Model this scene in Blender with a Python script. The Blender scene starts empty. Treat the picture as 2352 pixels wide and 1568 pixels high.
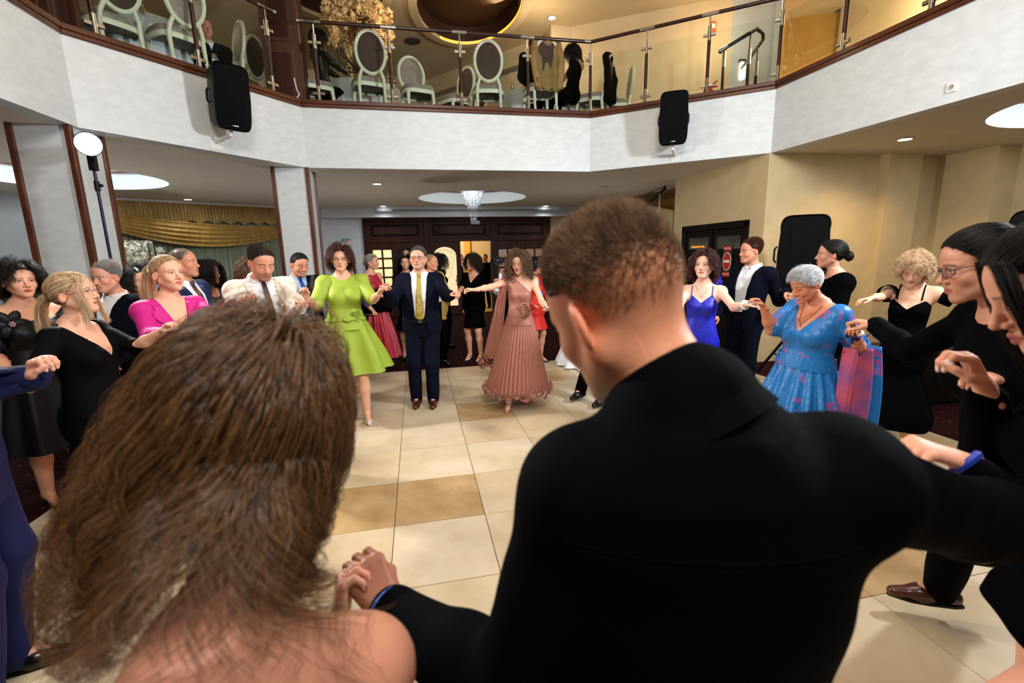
import bpy, bmesh, math, random
import numpy as np
from mathutils import Vector, Matrix
from mathutils.bvhtree import BVHTree
D = bpy.data; SC = bpy.context.scene; COL = SC.collection
random.seed(7); RNG = np.random.default_rng(7)
# ---------------------------------------------------------------- camera
FPX = 1045.0; CXP, CYP = 1176.0, 784.0; HCAM = 1.74
PITCH = math.atan(FPX / 5417.0); ROLL = -math.atan(124 / 5416.0); YAW = math.radians(11.5)
def _rot(v): return np.array([v[0]*math.cos(YAW) + v[1]*math.sin(YAW), -v[0]*math.sin(YAW) + v[1]*math.cos(YAW), v[2]])
_f = np.array([0, math.cos(PITCH), -math.sin(PITCH)]); _u = np.array([0, math.sin(PITCH), math.cos(PITCH)]); _x = np.array([1., 0, 0])
_r = math.cos(ROLL)*_x + math.sin(ROLL)*_u; _up = math.cos(ROLL)*_u - math.sin(ROLL)*_x
CF, CR, CU = _rot(_f), _rot(_r), _rot(_up)          # camera forward / right / up in the room frame
HF = _rot(np.array([0, 1., 0])); HR = _rot(np.array([1., 0, 0]))   # level forward / right
CPOS = np.array([0, 0, HCAM])
cam = D.objects.new('camera', D.cameras.new('camera')); COL.objects.link(cam)
cam.data.sensor_width = 36; cam.data.lens = FPX / 2352 * 36; cam.data.clip_start = 0.02
cam.matrix_world = Matrix(((CR[0], CU[0], -CF[0], 0), (CR[1], CU[1], -CF[1], 0), (CR[2], CU[2], -CF[2], HCAM), (0, 0, 0, 1)))
cam.data.dof.use_dof = True; cam.data.dof.focus_distance = 4.6; cam.data.dof.aperture_fstop = 3.2
SC.camera = cam
SC.view_settings.view_transform = 'Standard'; SC.view_settings.look = 'None'
SC.view_settings.gamma = 1.0; SC.view_settings.use_curve_mapping = False
SC.view_settings.exposure = -0.08
SC.cycles.max_bounces = 6; SC.cycles.transparent_max_bounces = 12; SC.cycles.sample_clamp_indirect = 6.0
SC.cycles.use_denoising = True
def at(px, py, Y):
    d = CF + CR*(px-CXP)/FPX + CU*(CYP-py)/FPX
    return CPOS + d*(Y/(d @ HF))
def onz(px, py, z):
    d = CF + CR*(px-CXP)/FPX + CU*(CYP-py)/FPX
    return CPOS + d*((z-HCAM)/d[2])
def onplane(px, py, n, c):
    d = CF + CR*(px-CXP)/FPX + CU*(CYP-py)/FPX
    return CPOS + d*((c - CPOS @ n)/(d @ n))
# ---------------------------------------------------------------- lights
world = D.worlds.new('world'); SC.world = world; world.use_nodes = True
world.node_tree.nodes['Background'].inputs[0].default_value = (1.0, 0.9, 0.8, 1); world.node_tree.nodes['Background'].inputs[1].default_value = 0.05
def light(kind, name, loc, power, col, size=0.3, aim=None, spot=None, blend=0.6, spread=None):
    l = D.lights.new(name, kind); l.energy = power; l.color = col
    o = D.objects.new(name, l); COL.objects.link(o); o.location = loc
    if kind == 'AREA':
        l.shape = 'DISK'; l.size = size
        if spread: l.spread = math.radians(spread)
    else: l.shadow_soft_size = size
    if kind == 'SPOT': l.spot_size = math.radians(spot or 120); l.spot_blend = blend
    if aim is not None: o.rotation_euler = (Vector(aim)-Vector(loc)).to_track_quat('-Z', 'Y').to_euler()
    return o
COOL = (0.86, 0.93, 1.0); NEUT = (1.0, 0.93, 0.84); WARM = (1.0, 0.78, 0.5); AMB = (1.0, 0.68, 0.36)
STROBE = at(203, 331, 4.35)
light('AREA', 'strobe_light', STROBE + np.array([0.10, -0.12, 0.0]), 165, (1.0, 0.95, 0.88), 0.2, aim=(1.6, 1.6, 2.6), spread=170)
light('AREA', 'right_flash', (4.4, 1.6, 3.4), 265, (0.88, 0.945, 1.0), 0.5, aim=(-1.5, 6.2, 3.2), spread=165)
light('AREA', 'bounce_flash', (0.1, -0.8, 4.7), 190, (1.0, 0.96, 0.92), 1.6, aim=(0.7, 5.2, 2.2), spread=160)
light('AREA', 'atrium_light', (0.9, 2.6, 6.2), 60, (1.0, 0.88, 0.74), 2.6, aim=(0.9, 2.6, 0), spread=150)
for (u, v, p, c) in ((6.21, 5.04, 130, AMB), (-0.62, 9.12, 40, NEUT), (-0.77, 13.0, 30, COOL), (3.74, 13.0, 30, COOL), (-4.8, 11.3, 36, COOL), (6.6, 1.6, 60, AMB), (-5.6, 5.2, 30, COOL)):
    light('SPOT', 'downlight_beam', (u, v, 3.04), p, c, 0.05, aim=(u, v, 0), spot=140, blend=0.8)
for (u, v, p) in ((-4.6, 8.3, 20), (-1.1, 10.1, 15), (3.6, 9.6, 12), (-6.4, 5.0, 18)):
    light('AREA', 'soffit_fill', (u, v, 0.05), p, NEUT, 0.3, aim=(u, v, 3), spread=170)  # added fill lights, hidden behind the guests, to brighten the soffit
for (u, v, p, c) in ((1.38, 11.3, 50, COOL), (-5.3, 8.85, 60, COOL), (6.9, 3.3, 50, COOL)):
    light('POINT', 'cove_light', (u, v, 3.20), p, c, 0.25)
for (u, v, p) in ((2.6, 9.4, 34), (0.2, 8.9, 22), (-3.6, 8.8, 20), (5.4, 8.0, 40), (8.0, 6.8, 50), (-5.2, 5.6, 14)):
    light('POINT', 'upper_lamp', (u, v, 5.7), p, WARM, 0.3)
light('POINT', 'lobby_light', (1.2, 15.6, 2.5), 120, (1.0, 0.84, 0.6), 0.3)
light('POINT', 'stair_lamp', (7.55, 9.15, 4.25), 60, (1.0, 0.8, 0.5), 0.08)
# ---------------------------------------------------------------- materials
def srgb(c):
    return tuple((x/255/12.92 if x/255 <= 0.04045 else ((x/255+0.055)/1.055)**2.4) for x in c)
MATS = {}
def nt(name):
    m = D.materials.new(name); m.use_nodes = True; t = m.node_tree; t.nodes.clear(); return m, t
def N(t, kind, **kw):
    n = t.nodes.new(kind)
    for k, v in kw.items():
        if hasattr(n, k): setattr(n, k, v)
        else: n.inputs[k].default_value = v
    return n
def mat(name, col, rough=0.6, metal=0.0, spec=0.5, var=0.0, vscale=6.0, stretch=(1, 1, 1), bump=0.0, bscale=30.0, bstretch=(1, 1, 1),
        emit=0.0, emitcol=None, sheen=0.0, sss=0.0, coat=0.0, aniso=0.0, col2=None, alpha=None, trans=0.0, detail=4.0):
    """Principled material with noise-driven colour variation and fine relief."""
    if name in MATS: return MATS[name]
    m, t = nt(name); c = srgb(col)
    out = N(t, 'ShaderNodeOutputMaterial'); b = N(t, 'ShaderNodeBsdfPrincipled')
    t.links.new(b.outputs[0], out.inputs[0])
    I = b.inputs
    I['Base Color'].default_value = (*c, 1); I['Roughness'].default_value = rough; I['Metallic'].default_value = metal
    I['Specular IOR Level'].default_value = spec
    if sheen: I['Sheen Weight'].default_value = sheen
    if coat: I['Coat Weight'].default_value = coat; I['Coat Roughness'].default_value = 0.1
    if sss: I['Subsurface Weight'].default_value = sss; I['Subsurface Radius'].default_value = (1, 0.35, 0.2); I['Subsurface Scale'].default_value = 0.012
    if trans: I['Transmission Weight'].default_value = trans
    if alpha is not None: I['Alpha'].default_value = alpha
    if emit: I['Emission Color'].default_value = (*srgb(emitcol or col), 1); I['Emission Strength'].default_value = emit
    if var or bump:
        tc = N(t, 'ShaderNodeTexCoord')
    if var:
        mp = N(t, 'ShaderNodeMapping'); mp.inputs['Scale'].default_value = stretch; t.links.new(tc.outputs['Object'], mp.inputs[0])
        nz = N(t, 'ShaderNodeTexNoise'); nz.inputs['Scale'].default_value = vscale; nz.inputs['Detail'].default_value = detail; t.links.new(mp.outputs[0], nz.inputs[0])
        r = N(t, 'ShaderNodeValToRGB'); t.links.new(nz.outputs[0], r.inputs[0])
        c2 = srgb(col2) if col2 else tuple(x*(1-var) for x in c); c1 = c if col2 else tuple(min(1, x*(1+var*0.5)) for x in c)
        r.color_ramp.elements[0].position = 0.35; r.color_ramp.elements[1].position = 0.65
        r.color_ramp.elements[0].color = (*c2, 1); r.color_ramp.elements[1].color = (*c1, 1)
        t.links.new(r.outputs[0], I['Base Color'])
    if bump:
        mp = N(t, 'ShaderNodeMapping'); mp.inputs['Scale'].default_value = bstretch; t.links.new(tc.outputs['Object'], mp.inputs[0])
        nz = N(t, 'ShaderNodeTexNoise'); nz.inputs['Scale'].default_value = bscale; nz.inputs['Detail'].default_value = 5; t.links.new(mp.outputs[0], nz.inputs[0])
        bp = N(t, 'ShaderNodeBump'); bp.inputs['Strength'].default_value = bump; bp.inputs['Distance'].default_value = 0.02
        t.links.new(nz.outputs[0], bp.inputs['Height']); t.links.new(bp.outputs[0], I['Normal'])
    MATS[name] = m; return m
def glass_mat(name, tint=(1, 1, 1), refl=1.0, rough=0.0):
    if name in MATS: return MATS[name]
    m, t = nt(name); out = N(t, 'ShaderNodeOutputMaterial'); mx = N(t, 'ShaderNodeMixShader')
    tr = N(t, 'ShaderNodeBsdfTransparent'); tr.inputs[0].default_value = (*tint, 1)
    gl = N(t, 'ShaderNodeBsdfGlossy'); gl.inputs['Roughness'].default_value = rough
    fr = N(t, 'ShaderNodeFresnel'); fr.inputs[0].default_value = 1.45
    ml = N(t, 'ShaderNodeMath', operation='MULTIPLY'); ml.inputs[1].default_value = refl; t.links.new(fr.outputs[0], ml.inputs[0])
    t.links.new(ml.outputs[0], mx.inputs[0]); t.links.new(tr.outputs[0], mx.inputs[1]); t.links.new(gl.outputs[0], mx.inputs[2]); t.links.new(mx.outputs[0], out.inputs[0])
    MATS[name] = m; return m
def vcol_mat(name, rough=0.5, sss=0.08, spec=0.4, bump=0.03, bscale=120):
    """skin: base colour read from the mesh's own colour attribute (lips, brows, make-up belong to the person)."""
    if name in MATS: return MATS[name]
    m, t = nt(name); out = N(t, 'ShaderNodeOutputMaterial'); b = N(t, 'ShaderNodeBsdfPrincipled'); t.links.new(b.outputs[0], out.inputs[0])
    a = N(t, 'ShaderNodeAttribute', attribute_name='tint'); tc = N(t, 'ShaderNodeTexCoord')
    nz = N(t, 'ShaderNodeTexNoise'); nz.inputs['Scale'].default_value = 22; t.links.new(tc.outputs['Object'], nz.inputs[0])
    mx = N(t, 'ShaderNodeMix', data_type='RGBA', blend_type='MULTIPLY'); mx.inputs[0].default_value = 0.18
    r = N(t, 'ShaderNodeValToRGB'); r.color_ramp.elements[0].color = (0.8, 0.55, 0.5, 1); r.color_ramp.elements[1].color = (1, 1, 1, 1)
    t.links.new(nz.outputs[0], r.inputs[0]); t.links.new(a.outputs[0], mx.inputs[6]); t.links.new(r.outputs[0], mx.inputs[7]); t.links.new(mx.outputs[2], b.inputs['Base Color'])
    b.inputs['Roughness'].default_value = rough; b.inputs['Specular IOR Level'].default_value = spec
    if sss: b.inputs['Subsurface Weight'].default_value = sss; b.inputs['Subsurface Radius'].default_value = (1, 0.35, 0.2); b.inputs['Subsurface Scale'].default_value = 0.01
    n2 = N(t, 'ShaderNodeTexNoise'); n2.inputs['Scale'].default_value = bscale; t.links.new(tc.outputs['Object'], n2.inputs[0])
    bp = N(t, 'ShaderNodeBump'); bp.inputs['Strength'].default_value = bump*4; bp.inputs['Distance'].default_value = 0.004
    t.links.new(n2.outputs[0], bp.inputs['Height']); t.links.new(bp.outputs[0], b.inputs['Normal'])
    MATS[name] = m; return m
# ---------------------------------------------------------------- mesh helpers
def link(o, parent=None):
    COL.objects.link(o)
    if parent is not None:
        o.parent = parent
        o.matrix_parent_inverse = Matrix.Translation(-Vector(parent.location)) if parent.get('_flat', True) and parent.rotation_euler[2] == 0 else parent.matrix_basis.inverted()
    return o
def tag(o, label=None, cat=None, group=None, kind=None):
    if label: o['label'] = label
    if cat: o['category'] = cat
    if group: o['group'] = group
    if kind: o['kind'] = kind
    return o
def empty(name, loc, label=None, cat=None, group=None, kind=None):
    o = D.objects.new(name, None); o.location = Vector(loc); o.empty_display_size = 0.1; COL.objects.link(o)
    return tag(o, label, cat, group, kind)
def mesh_obj(name, verts, faces, m, parent=None, smooth=False):
    me = D.meshes.new(name)
    if isinstance(verts, np.ndarray) and isinstance(faces, np.ndarray):
        nv, nf, k = len(verts), len(faces), faces.shape[1] if len(faces) else 3
        me.vertices.add(nv); me.vertices.foreach_set('co', np.ascontiguousarray(verts, np.float32).ravel())
        me.loops.add(nf*k); me.loops.foreach_set('vertex_index', np.ascontiguousarray(faces, np.int32).ravel())
        me.polygons.add(nf); me.polygons.foreach_set('loop_start', np.arange(0, nf*k, k, dtype=np.int32))
        me.update(calc_edges=True)
    else:
        me.from_pydata([tuple(v) for v in verts], [], [tuple(f) for f in faces]); me.update()
    if smooth and len(me.polygons): me.polygons.foreach_set('use_smooth', np.ones(len(me.polygons), bool))
    for mm in (m if isinstance(m, (list, tuple)) else [m]): me.materials.append(mm)
    o = D.objects.new(name, me); return link(o, parent)
def frame_of(d):
    d = np.asarray(d, float); d = d/np.linalg.norm(d); a = np.array([0, 0, 1.]) if abs(d[2]) < 0.9 else np.array([1., 0, 0])
    x = np.cross(a, d); x /= np.linalg.norm(x); return x, np.cross(d, x), d
class MB:
    """collects boxes, prisms, tubes and lathes into one mesh"""
    def __init__(s): s.v = []; s.f = []
    def add(s, vs, fs):
        n = len(s.v); s.v += [tuple(map(float, p)) for p in vs]; s.f += [tuple(n+i for i in q) for q in fs]; return s
    def box(s, lo, hi, M=None):
        (a, b, c), (d, e, f) = lo, hi
        vs = [(a,b,c),(d,b,c),(d,e,c),(a,e,c),(a,b,f),(d,b,f),(d,e,f),(a,e,f)]
        if M is not None: vs = [tuple(M @ Vector(p)) for p in vs]
        return s.add(vs, [(0,3,2,1),(4,5,6,7),(0,1,5,4),(1,2,6,5),(2,3,7,6),(3,0,4,7)])
    def bar(s, a, b, w, h, up=(0, 0, 1)):
        a, b = np.array(a, float), np.array(b, float); d = b-a; d = d/np.linalg.norm(d); up = np.array(up, float)
        x = np.cross(d, up); x /= np.linalg.norm(x); z = np.cross(x, d)
        vs = []
        for p in (a, b):
            for (i, j) in ((-1,-1),(1,-1),(1,1),(-1,1)): vs.append(p + x*i*w/2 + z*j*h/2)
        return s.add(vs, [(3,2,1,0),(4,5,6,7),(0,1,5,4),(1,2,6,5),(2,3,7,6),(3,0,4,7)])
    def prism(s, poly, z0, z1, M=None):
        n = len(poly); vs = [(x, y, z0) for x, y in poly] + [(x, y, z1) for x, y in poly]
        if M is not None: vs = [tuple(M @ Vector(p)) for p in vs]
        return s.add(vs, [tuple(range(n-1, -1, -1)), tuple(range(n, 2*n))] + [(i, (i+1) % n, (i+1) % n+n, i+n) for i in range(n)])
    def tube(s, path, r, n=8, closed=False, cap=True, flat=1.0):
        path = [np.array(p, float) for p in path]; L = len(path); rs = r if hasattr(r, '__len__') else [r]*L
        x = None; vs = []
        for i, p in enumerate(path):
            d = path[(i+1) % L]-path[i-1] if closed else path[min(i+1, L-1)]-path[max(i-1, 0)]
            d = d/(np.linalg.norm(d)+1e-9)
            if x is None: x, y, _ = frame_of(d)
            else:
                x = x-d*(x @ d); x /= np.linalg.norm(x)+1e-9; y = np.cross(d, x)
            for k in range(n):
                a = 2*math.pi*k/n; vs.append(p + (x*math.cos(a) + y*math.sin(a)*flat)*rs[i])
        fs = []
        for i in range(L if closed else L-1):
            for k in range(n):
                a, b = i*n+k, i*n+(k+1) % n; c, d2 = ((i+1) % L)*n+(k+1) % n, ((i+1) % L)*n+k; fs.append((a, b, c, d2))
        if cap and not closed: fs += [tuple(range(n-1, -1, -1)), tuple((L-1)*n+k for k in range(n))]
        return s.add(vs, fs)
    def lathe(s, prof, c=(0, 0, 0), n=16, axis=None, sx=1.0, sy=1.0):
        vs = []; 
        X, Y, Z = (np.array([1., 0, 0]), np.array([0, 1., 0]), np.array([0, 0, 1.])) if axis is None else frame_of(axis)
        c = np.array(c, float)
        for (r, z) in prof:
            for k in range(n):
                a = 2*math.pi*k/n; vs.append(c + X*(r*math.cos(a)*sx) + Y*(r*math.sin(a)*sy) + Z*z)
        fs = []; L = len(prof)
        for i in range(L-1):
            for k in range(n): fs.append((i*n+k, i*n+(k+1) % n, (i+1)*n+(k+1) % n, (i+1)*n+k))
        fs += [tuple(range(n-1, -1, -1)), tuple((L-1)*n+k for k in range(n))]
        return s.add(vs, fs)
    def ball(s, c, r, n=10, m=6, sc=(1, 1, 1)):
        prof = []; vs = []; c = np.array(c, float)
        for i in range(m+1):
            t = -math.pi/2 + math.pi*i/m
            for k in range(n):
                a = 2*math.pi*k/n; vs.append(c + r*np.array([math.cos(t)*math.cos(a)*sc[0], math.cos(t)*math.sin(a)*sc[1], math.sin(t)*sc[2]]))
        return s.add(vs, [(i*n+k, i*n+(k+1) % n, (i+1)*n+(k+1) % n, (i+1)*n+k) for i in range(m) for k in range(n)])
    def grid(s, P, wrap=False):
        """P: array (rows, cols, 3)"""
        R, C = P.shape[:2]; fs = []
        for i in range(R-1):
            for j in range(C if wrap else C-1): fs.append((i*C+j, i*C+(j+1) % C, (i+1)*C+(j+1) % C, (i+1)*C+j))
        return s.add(P.reshape(-1, 3), fs)
    def xf(s, M): s.v = [tuple(M @ Vector(p)) for p in s.v]; return s
    def build(s, name, m, parent=None, smooth=False, bevel=0.0, solid=0.0, sharp=40):
        o = mesh_obj(name, s.v, s.f, m, parent, smooth)
        if smooth and sharp:
            bm = bmesh.new(); bm.from_mesh(o.data)
            for e in bm.edges:
                if len(e.link_faces) == 2 and e.calc_face_angle(0) > math.radians(sharp): e.smooth = False
            bm.to_mesh(o.data); bm.free()
        if solid: md = o.modifiers.new('solid', 'SOLIDIFY'); md.thickness = solid; md.offset = 0
        if bevel: md = o.modifiers.new('bevel', 'BEVEL'); md.width = bevel; md.segments = 2; md.limit_method = 'ANGLE'
        return o
def copy_tree(o, loc=None, rotz=None, label=None, group=None):
    c = o.copy(); COL.objects.link(c)
    if loc is not None: c.location = Vector(loc)
    if rotz is not None: c.rotation_euler = (0, 0, rotz)
    if label: c['label'] = label
    if group: c['group'] = group
    for ch in o.children:
        k = ch.copy(); COL.objects.link(k); k.parent = c
        for g in ch.children:
            q = g.copy(); COL.objects.link(q); q.parent = k
    return c
# ================================================================ the setting
PLAS = mat('venetian_plaster', (214, 218, 220), 0.42, var=0.07, vscale=7, stretch=(1, 1, 2.2), bump=0.05, bscale=16, detail=8)
PLAW = mat('cream_plaster', (208, 186, 142), 0.5, var=0.07, vscale=5, bump=0.05, bscale=14, detail=8)
PLAU = mat('upper_plaster', (206, 184, 146), 0.6, var=0.04, vscale=4)
PLAB = mat('bluish_plaster', (180, 184, 186), 0.55, var=0.05, vscale=4)
PLAY = mat('ochre_plaster', (214, 166, 84), 0.6, var=0.04, vscale=4)
SOFF = mat('soffit_paint', (222, 212, 198), 0.7, var=0.03, vscale=3)
COVE = mat('cove_white', (236, 240, 238), 0.6)
TRIM = mat('mahogany_trim', (92, 46, 24), 0.32, var=0.35, vscale=3, stretch=(6, 6, 1), bump=0.04, bscale=40, coat=0.3)
TRIMH = mat('mahogany_rail', (84, 42, 22), 0.3, var=0.4, vscale=2, stretch=(1, 1, 14), bump=0.04, bscale=30, coat=0.3)
DWOOD = mat('dark_walnut', (58, 25, 12), 0.55, spec=0.2, var=0.4, vscale=3, stretch=(1, 1, 0.15), bump=0.05, bscale=30, coat=0.0)
MWOOD = mat('panel_walnut', (74, 38, 22), 0.36, var=0.4, vscale=3, stretch=(1, 1, 0.15), bump=0.05, bscale=30, coat=0.2)
BLKW = mat('black_wood', (16, 9, 6), 0.6, spec=0.15, var=0.3, vscale=4, stretch=(1, 1, 0.2))
CHROME = mat('chrome', (205, 205, 205), 0.14, metal=1.0)
GLASS = glass_mat('rail_glass', (0.93, 0.97, 0.95), 0.14)
WGLASS = glass_mat('door_glass', (0.75, 0.8, 0.8), 1.2)
IVORY = mat('ivory_paint', (214, 212, 190), 0.4, var=0.05)
WHITE = mat('white_plastic', (228, 226, 220), 0.4)
BLACKP = mat('black_plastic', (8, 8, 10), 0.5, bump=0.08, bscale=260, spec=0.25)
GRILLE = mat('speaker_grille', (6, 6, 8), 0.7, bump=0.5, bscale=420, spec=0.12)
BLACKM = mat('black_metal', (16, 16, 20), 0.35, metal=0.3)
OCT = [(-3.2, 5.6), (-1.5, 7.62), (2.95, 7.62), (5.04, 5.97), (5.2, 1.0), (3.4, -1.2), (-1.4, -1.2), (-3.2, 1.0)]
ZS, ZF, ZU = 3.07, 3.92, 6.4
OUT = [(-7.0, 10.9), (-6.3, 11.55), (-3.2, 13.75), (5.3, 13.75), (8.45, 13.75), (8.45, -4.5), (-8.2, -4.5), (-8.2, 9.9)]
def poly_with_holes(name, outer, holes, z, m, parent=None, flip=False):
    bm = bmesh.new(); loops = [outer] + holes; es = []
    for lp in loops:
        vs = [bm.verts.new((x, y, z)) for x, y in lp]
        es += [bm.edges.new((vs[i], vs[(i+1) % len(vs)])) for i in range(len(vs))]
    bmesh.ops.triangle_fill(bm, edges=es, use_beauty=True)
    for f in bm.faces:
        f.normal_update()
        if (f.normal.z > 0) == flip: f.normal_flip()
    me = D.meshes.new(name); bm.to_mesh(me); bm.free(); me.materials.append(m)
    return link(D.objects.new(name, me), parent)
def circ(c, rx, ry=None, n=48, rot=0.0):
    ry = ry or rx
    return [(c[0] + rx*math.cos(a)*math.cos(rot) - ry*math.sin(a)*math.sin(rot), c[1] + rx*math.cos(a)*math.sin(rot) + ry*math.sin(a)*math.cos(rot)) for a in (2*math.pi*k/n for k in range(n))]
COVES = [((1.42, 11.32), 1.28), ((-5.3, 8.85), 1.27), ((6.95, 3.3), 1.15)]
soff = poly_with_holes('ceiling', OUT, [OCT] + [circ(c, r) for c, r in COVES], ZS, SOFF); tag(soff, 'low taupe ceiling under the balcony with round lit recesses', kind='structure')
EMW = mat('cove_strip_glow', (255, 255, 250), emit=5.0, emitcol=(235, 248, 255))
for c, r in COVES:
    P = np.array([[(x, y, z) for x, y in circ(c, r)] for z in (ZS, ZS+0.34)])
    w = MB().grid(P, wrap=True).build('cove_wall', COVE, soff, smooth=True)
    MB().prism(circ(c, r), ZS+0.34, ZS+0.37).build('cove_lid', COVE, soff)
    q = np.array([[(x, y, z) for x, y in circ(c, rr)] for rr, z in ((r-0.001, ZS+0.30), (r-0.12, ZS+0.30), (r-0.12, ZS+0.27), (r-0.001, ZS+0.27), (r-0.001, ZS+0.30))])
    MB().grid(q, wrap=True).build('cove_ledge', TRIM, soff)
# floor: carpet slab and individually laid tiles on the octagonal dance floor
def carpet_mat():
    m, t = nt('maroon_carpet'); out = N(t, 'ShaderNodeOutputMaterial'); b = N(t, 'ShaderNodeBsdfPrincipled'); t.links.new(b.outputs[0], out.inputs[0])
    tc = N(t, 'ShaderNodeTexCoord'); vo = N(t, 'ShaderNodeTexVoronoi'); vo.inputs['Scale'].default_value = 9.0; vo.inputs['Randomness'].default_value = 0.15; t.links.new(tc.outputs['Object'], vo.inputs[0])
    r = N(t, 'ShaderNodeValToRGB'); t.links.new(vo.outputs['Distance'], r.inputs[0])
    r.color_ramp.elements[0].position = 0.10; r.color_ramp.elements[0].color = (0.26, 0.08, 0.03, 1); r.color_ramp.elements[1].position = 0.17; r.color_ramp.elements[1].color = (0.030, 0.004, 0.006, 1)
    nz = N(t, 'ShaderNodeTexNoise'); nz.inputs['Scale'].default_value = 60; t.links.new(tc.outputs['Object'], nz.inputs[0])
    mx = N(t, 'ShaderNodeMix', data_type='RGBA', blend_type='MULTIPLY'); mx.inputs[0].default_value = 0.6; t.links.new(r.outputs[0], mx.inputs[6]); t.links.new(nz.outputs[0], mx.inputs[7]); t.links.new(mx.outputs[2], b.inputs[0])
    b.inputs['Roughness'].default_value = 0.95; b.inputs['Specular IOR Level'].default_value = 0.1
    n2 = N(t, 'ShaderNodeTexNoise'); n2.inputs['Scale'].default_value = 300; t.links.new(tc.outputs['Object'], n2.inputs[0])
    bp = N(t, 'ShaderNodeBump'); bp.inputs['Strength'].default_value = 0.5; bp.inputs['Distance'].default_value = 0.01; t.links.new(n2.outputs[0], bp.inputs['Height']); t.links.new(bp.outputs[0], b.inputs['Normal'])
    return m
CARPET = carpet_mat()
floor = tag(MB().box((-8.4, -4.6, -0.12), (8.6, 13.9, -0.006)).build('floor', CARPET), 'dark maroon carpet with small pale flecks around the tiled dance floor', kind='structure')
def tile_mat(name, a, b_, c3):
    m, t = nt(name); out = N(t, 'ShaderNodeOutputMaterial'); b = N(t, 'ShaderNodeBsdfPrincipled'); t.links.new(b.outputs[0], out.inputs[0])
    geo = N(t, 'ShaderNodeNewGeometry'); oi = N(t, 'ShaderNodeObjectInfo')
    ad = N(t, 'ShaderNodeVectorMath', operation='ADD'); ml = N(t, 'ShaderNodeVectorMath', operation='SCALE'); ml.inputs['Scale'].default_value = 37.0
    t.links.new(oi.outputs['Random'], ml.inputs[0]); t.links.new(geo.outputs['Position'], ad.inputs[0]); t.links.new(ml.outputs[0], ad.inputs[1])
    n1 = N(t, 'ShaderNodeTexNoise'); n1.inputs['Scale'].default_value = 2.6; n1.inputs['Detail'].default_value = 6; n1.inputs['Roughness'].default_value = 0.62; t.links.new(ad.outputs[0], n1.inputs[0])
    r = N(t, 'ShaderNodeValToRGB'); t.links.new(n1.outputs[0], r.inputs[0]); r.color_ramp.elements[0].position = 0.3; r.color_ramp.elements[1].position = 0.68
    r.color_ramp.elements[0].color = (*srgb(a), 1); r.color_ramp.elements[1].color = (*srgb(b_), 1)
    e = r.color_ramp.elements.new(0.48); e.color = (*srgb(c3), 1)
    t.links.new(r.outputs[0], b.inputs[0])
    b.inputs['Roughness'].default_value = 0.33; b.inputs['Specular IOR Level'].default_value = 0.4
    n2 = N(t, 'ShaderNodeTexNoise'); n2.inputs['Scale'].default_value = 45; t.links.new(ad.outputs[0], n2.inputs[0])
    bp = N(t, 'ShaderNodeBump'); bp.inputs['Strength'].default_value = 0.05; bp.inputs['Distance'].default_value = 0.01; t.links.new(n2.outputs[0], bp.inputs['Height']); t.links.new(bp.outputs[0], b.inputs['Normal'])
    return m
TILES = [tile_mat('tile_cream', (182, 164, 136), (208, 192, 168), (198, 181, 153)), tile_mat('tile_sand', (176, 156, 124), (202, 184, 154), (192, 172, 141)), tile_mat('tile_tan', (150, 118, 76), (190, 160, 116), (172, 140, 98))]
FO = [(-2.7, 5.35), (-1.25, 7.01), (2.75, 7.01), (4.6, 5.45), (4.7, 1.2), (3.1, -0.8), (-1.2, -0.8), (-2.7, 1.2)]
def clip(poly, a, b):
    out = []; nx, ny = b[1]-a[1], -(b[0]-a[0])
    f = lambda p: (p[0]-a[0])*nx + (p[1]-a[1])*ny
    for i in range(len(poly)):
        p, q = poly[i], poly[(i+1) % len(poly)]; fp, fq = f(p), f(q)
        if fp >= 0: out.append(p)
        if fp*fq < 0: t = fp/(fp-fq); out.append((p[0]+(q[0]-p[0])*t, p[1]+(q[1]-p[1])*t))
    return out
TAN = {(-1, 0), (0, 0), (-2, 0), (1, 3), (4, -2), (-3, 3), (3, 5), (5, 1), (-4, 2), (3, -2), (-2, 5)}
rt = random.Random(3)
for i in range(-6, 10):
    for j in range(-7, 8):
        u0, v0 = -0.243+0.6*i, 2.81+0.6*j; g = 0.0022
        p = [(u0+g, v0+g), (u0+0.6-g, v0+g), (u0+0.6-g, v0+0.6-g), (u0+g, v0+0.6-g)]
        for k in range(8): p = clip(p, FO[k], FO[(k+1) % 8]) if p else p
        if len(p) < 3: continue
        m = TILES[2] if (i, j) in TAN else TILES[0 if rt.random() < 0.62 else 1]
        MB().prism(p, -0.012, rt.uniform(-0.0006, 0.0006)).build('tile', m, floor)
# balcony fascia, floor slab, coping
fas = empty('wall_balcony', (0.9, 3.0, ZS), 'pale plastered balcony front running round the dance floor', kind='structure')
def off_oct(d):
    c = np.mean(np.array(OCT), 0); pts = []; n = len(OCT)
    for i in range(n):
        p0, p1, p2 = (np.array(OCT[(i+k) % n], float) for k in (-1, 0, 1))
        d1 = (p1-p0)/np.linalg.norm(p1-p0); d2 = (p2-p1)/np.linalg.norm(p2-p1)
        n1 = np.array([-d1[1], d1[0]]); n2 = np.array([-d2[1], d2[0]])     # polygon is clockwise: left normal points outward
        b = n1+n2; b /= (1+n1 @ n2); pts.append(tuple(p1+b*d))
    return pts
OW = off_oct(0.16)
for i in range(8):
    j = (i+1) % 8
    MB().prism([OCT[i], OW[i], OW[j], OCT[j]], ZS-0.005, ZF-0.02).build('fascia_panel', PLAS, fas)
    a, b, c, d = off_oct(-0.035), off_oct(0.19), off_oct(-0.02), off_oct(0.17)
    MB().prism([a[i], b[i], b[j], a[j]], ZF+0.03, ZF+0.085).prism([c[i], d[i], d[j], c[j]], ZF-0.02, ZF+0.03).build('coping', TRIMH, fas, bevel=0.008)
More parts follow.
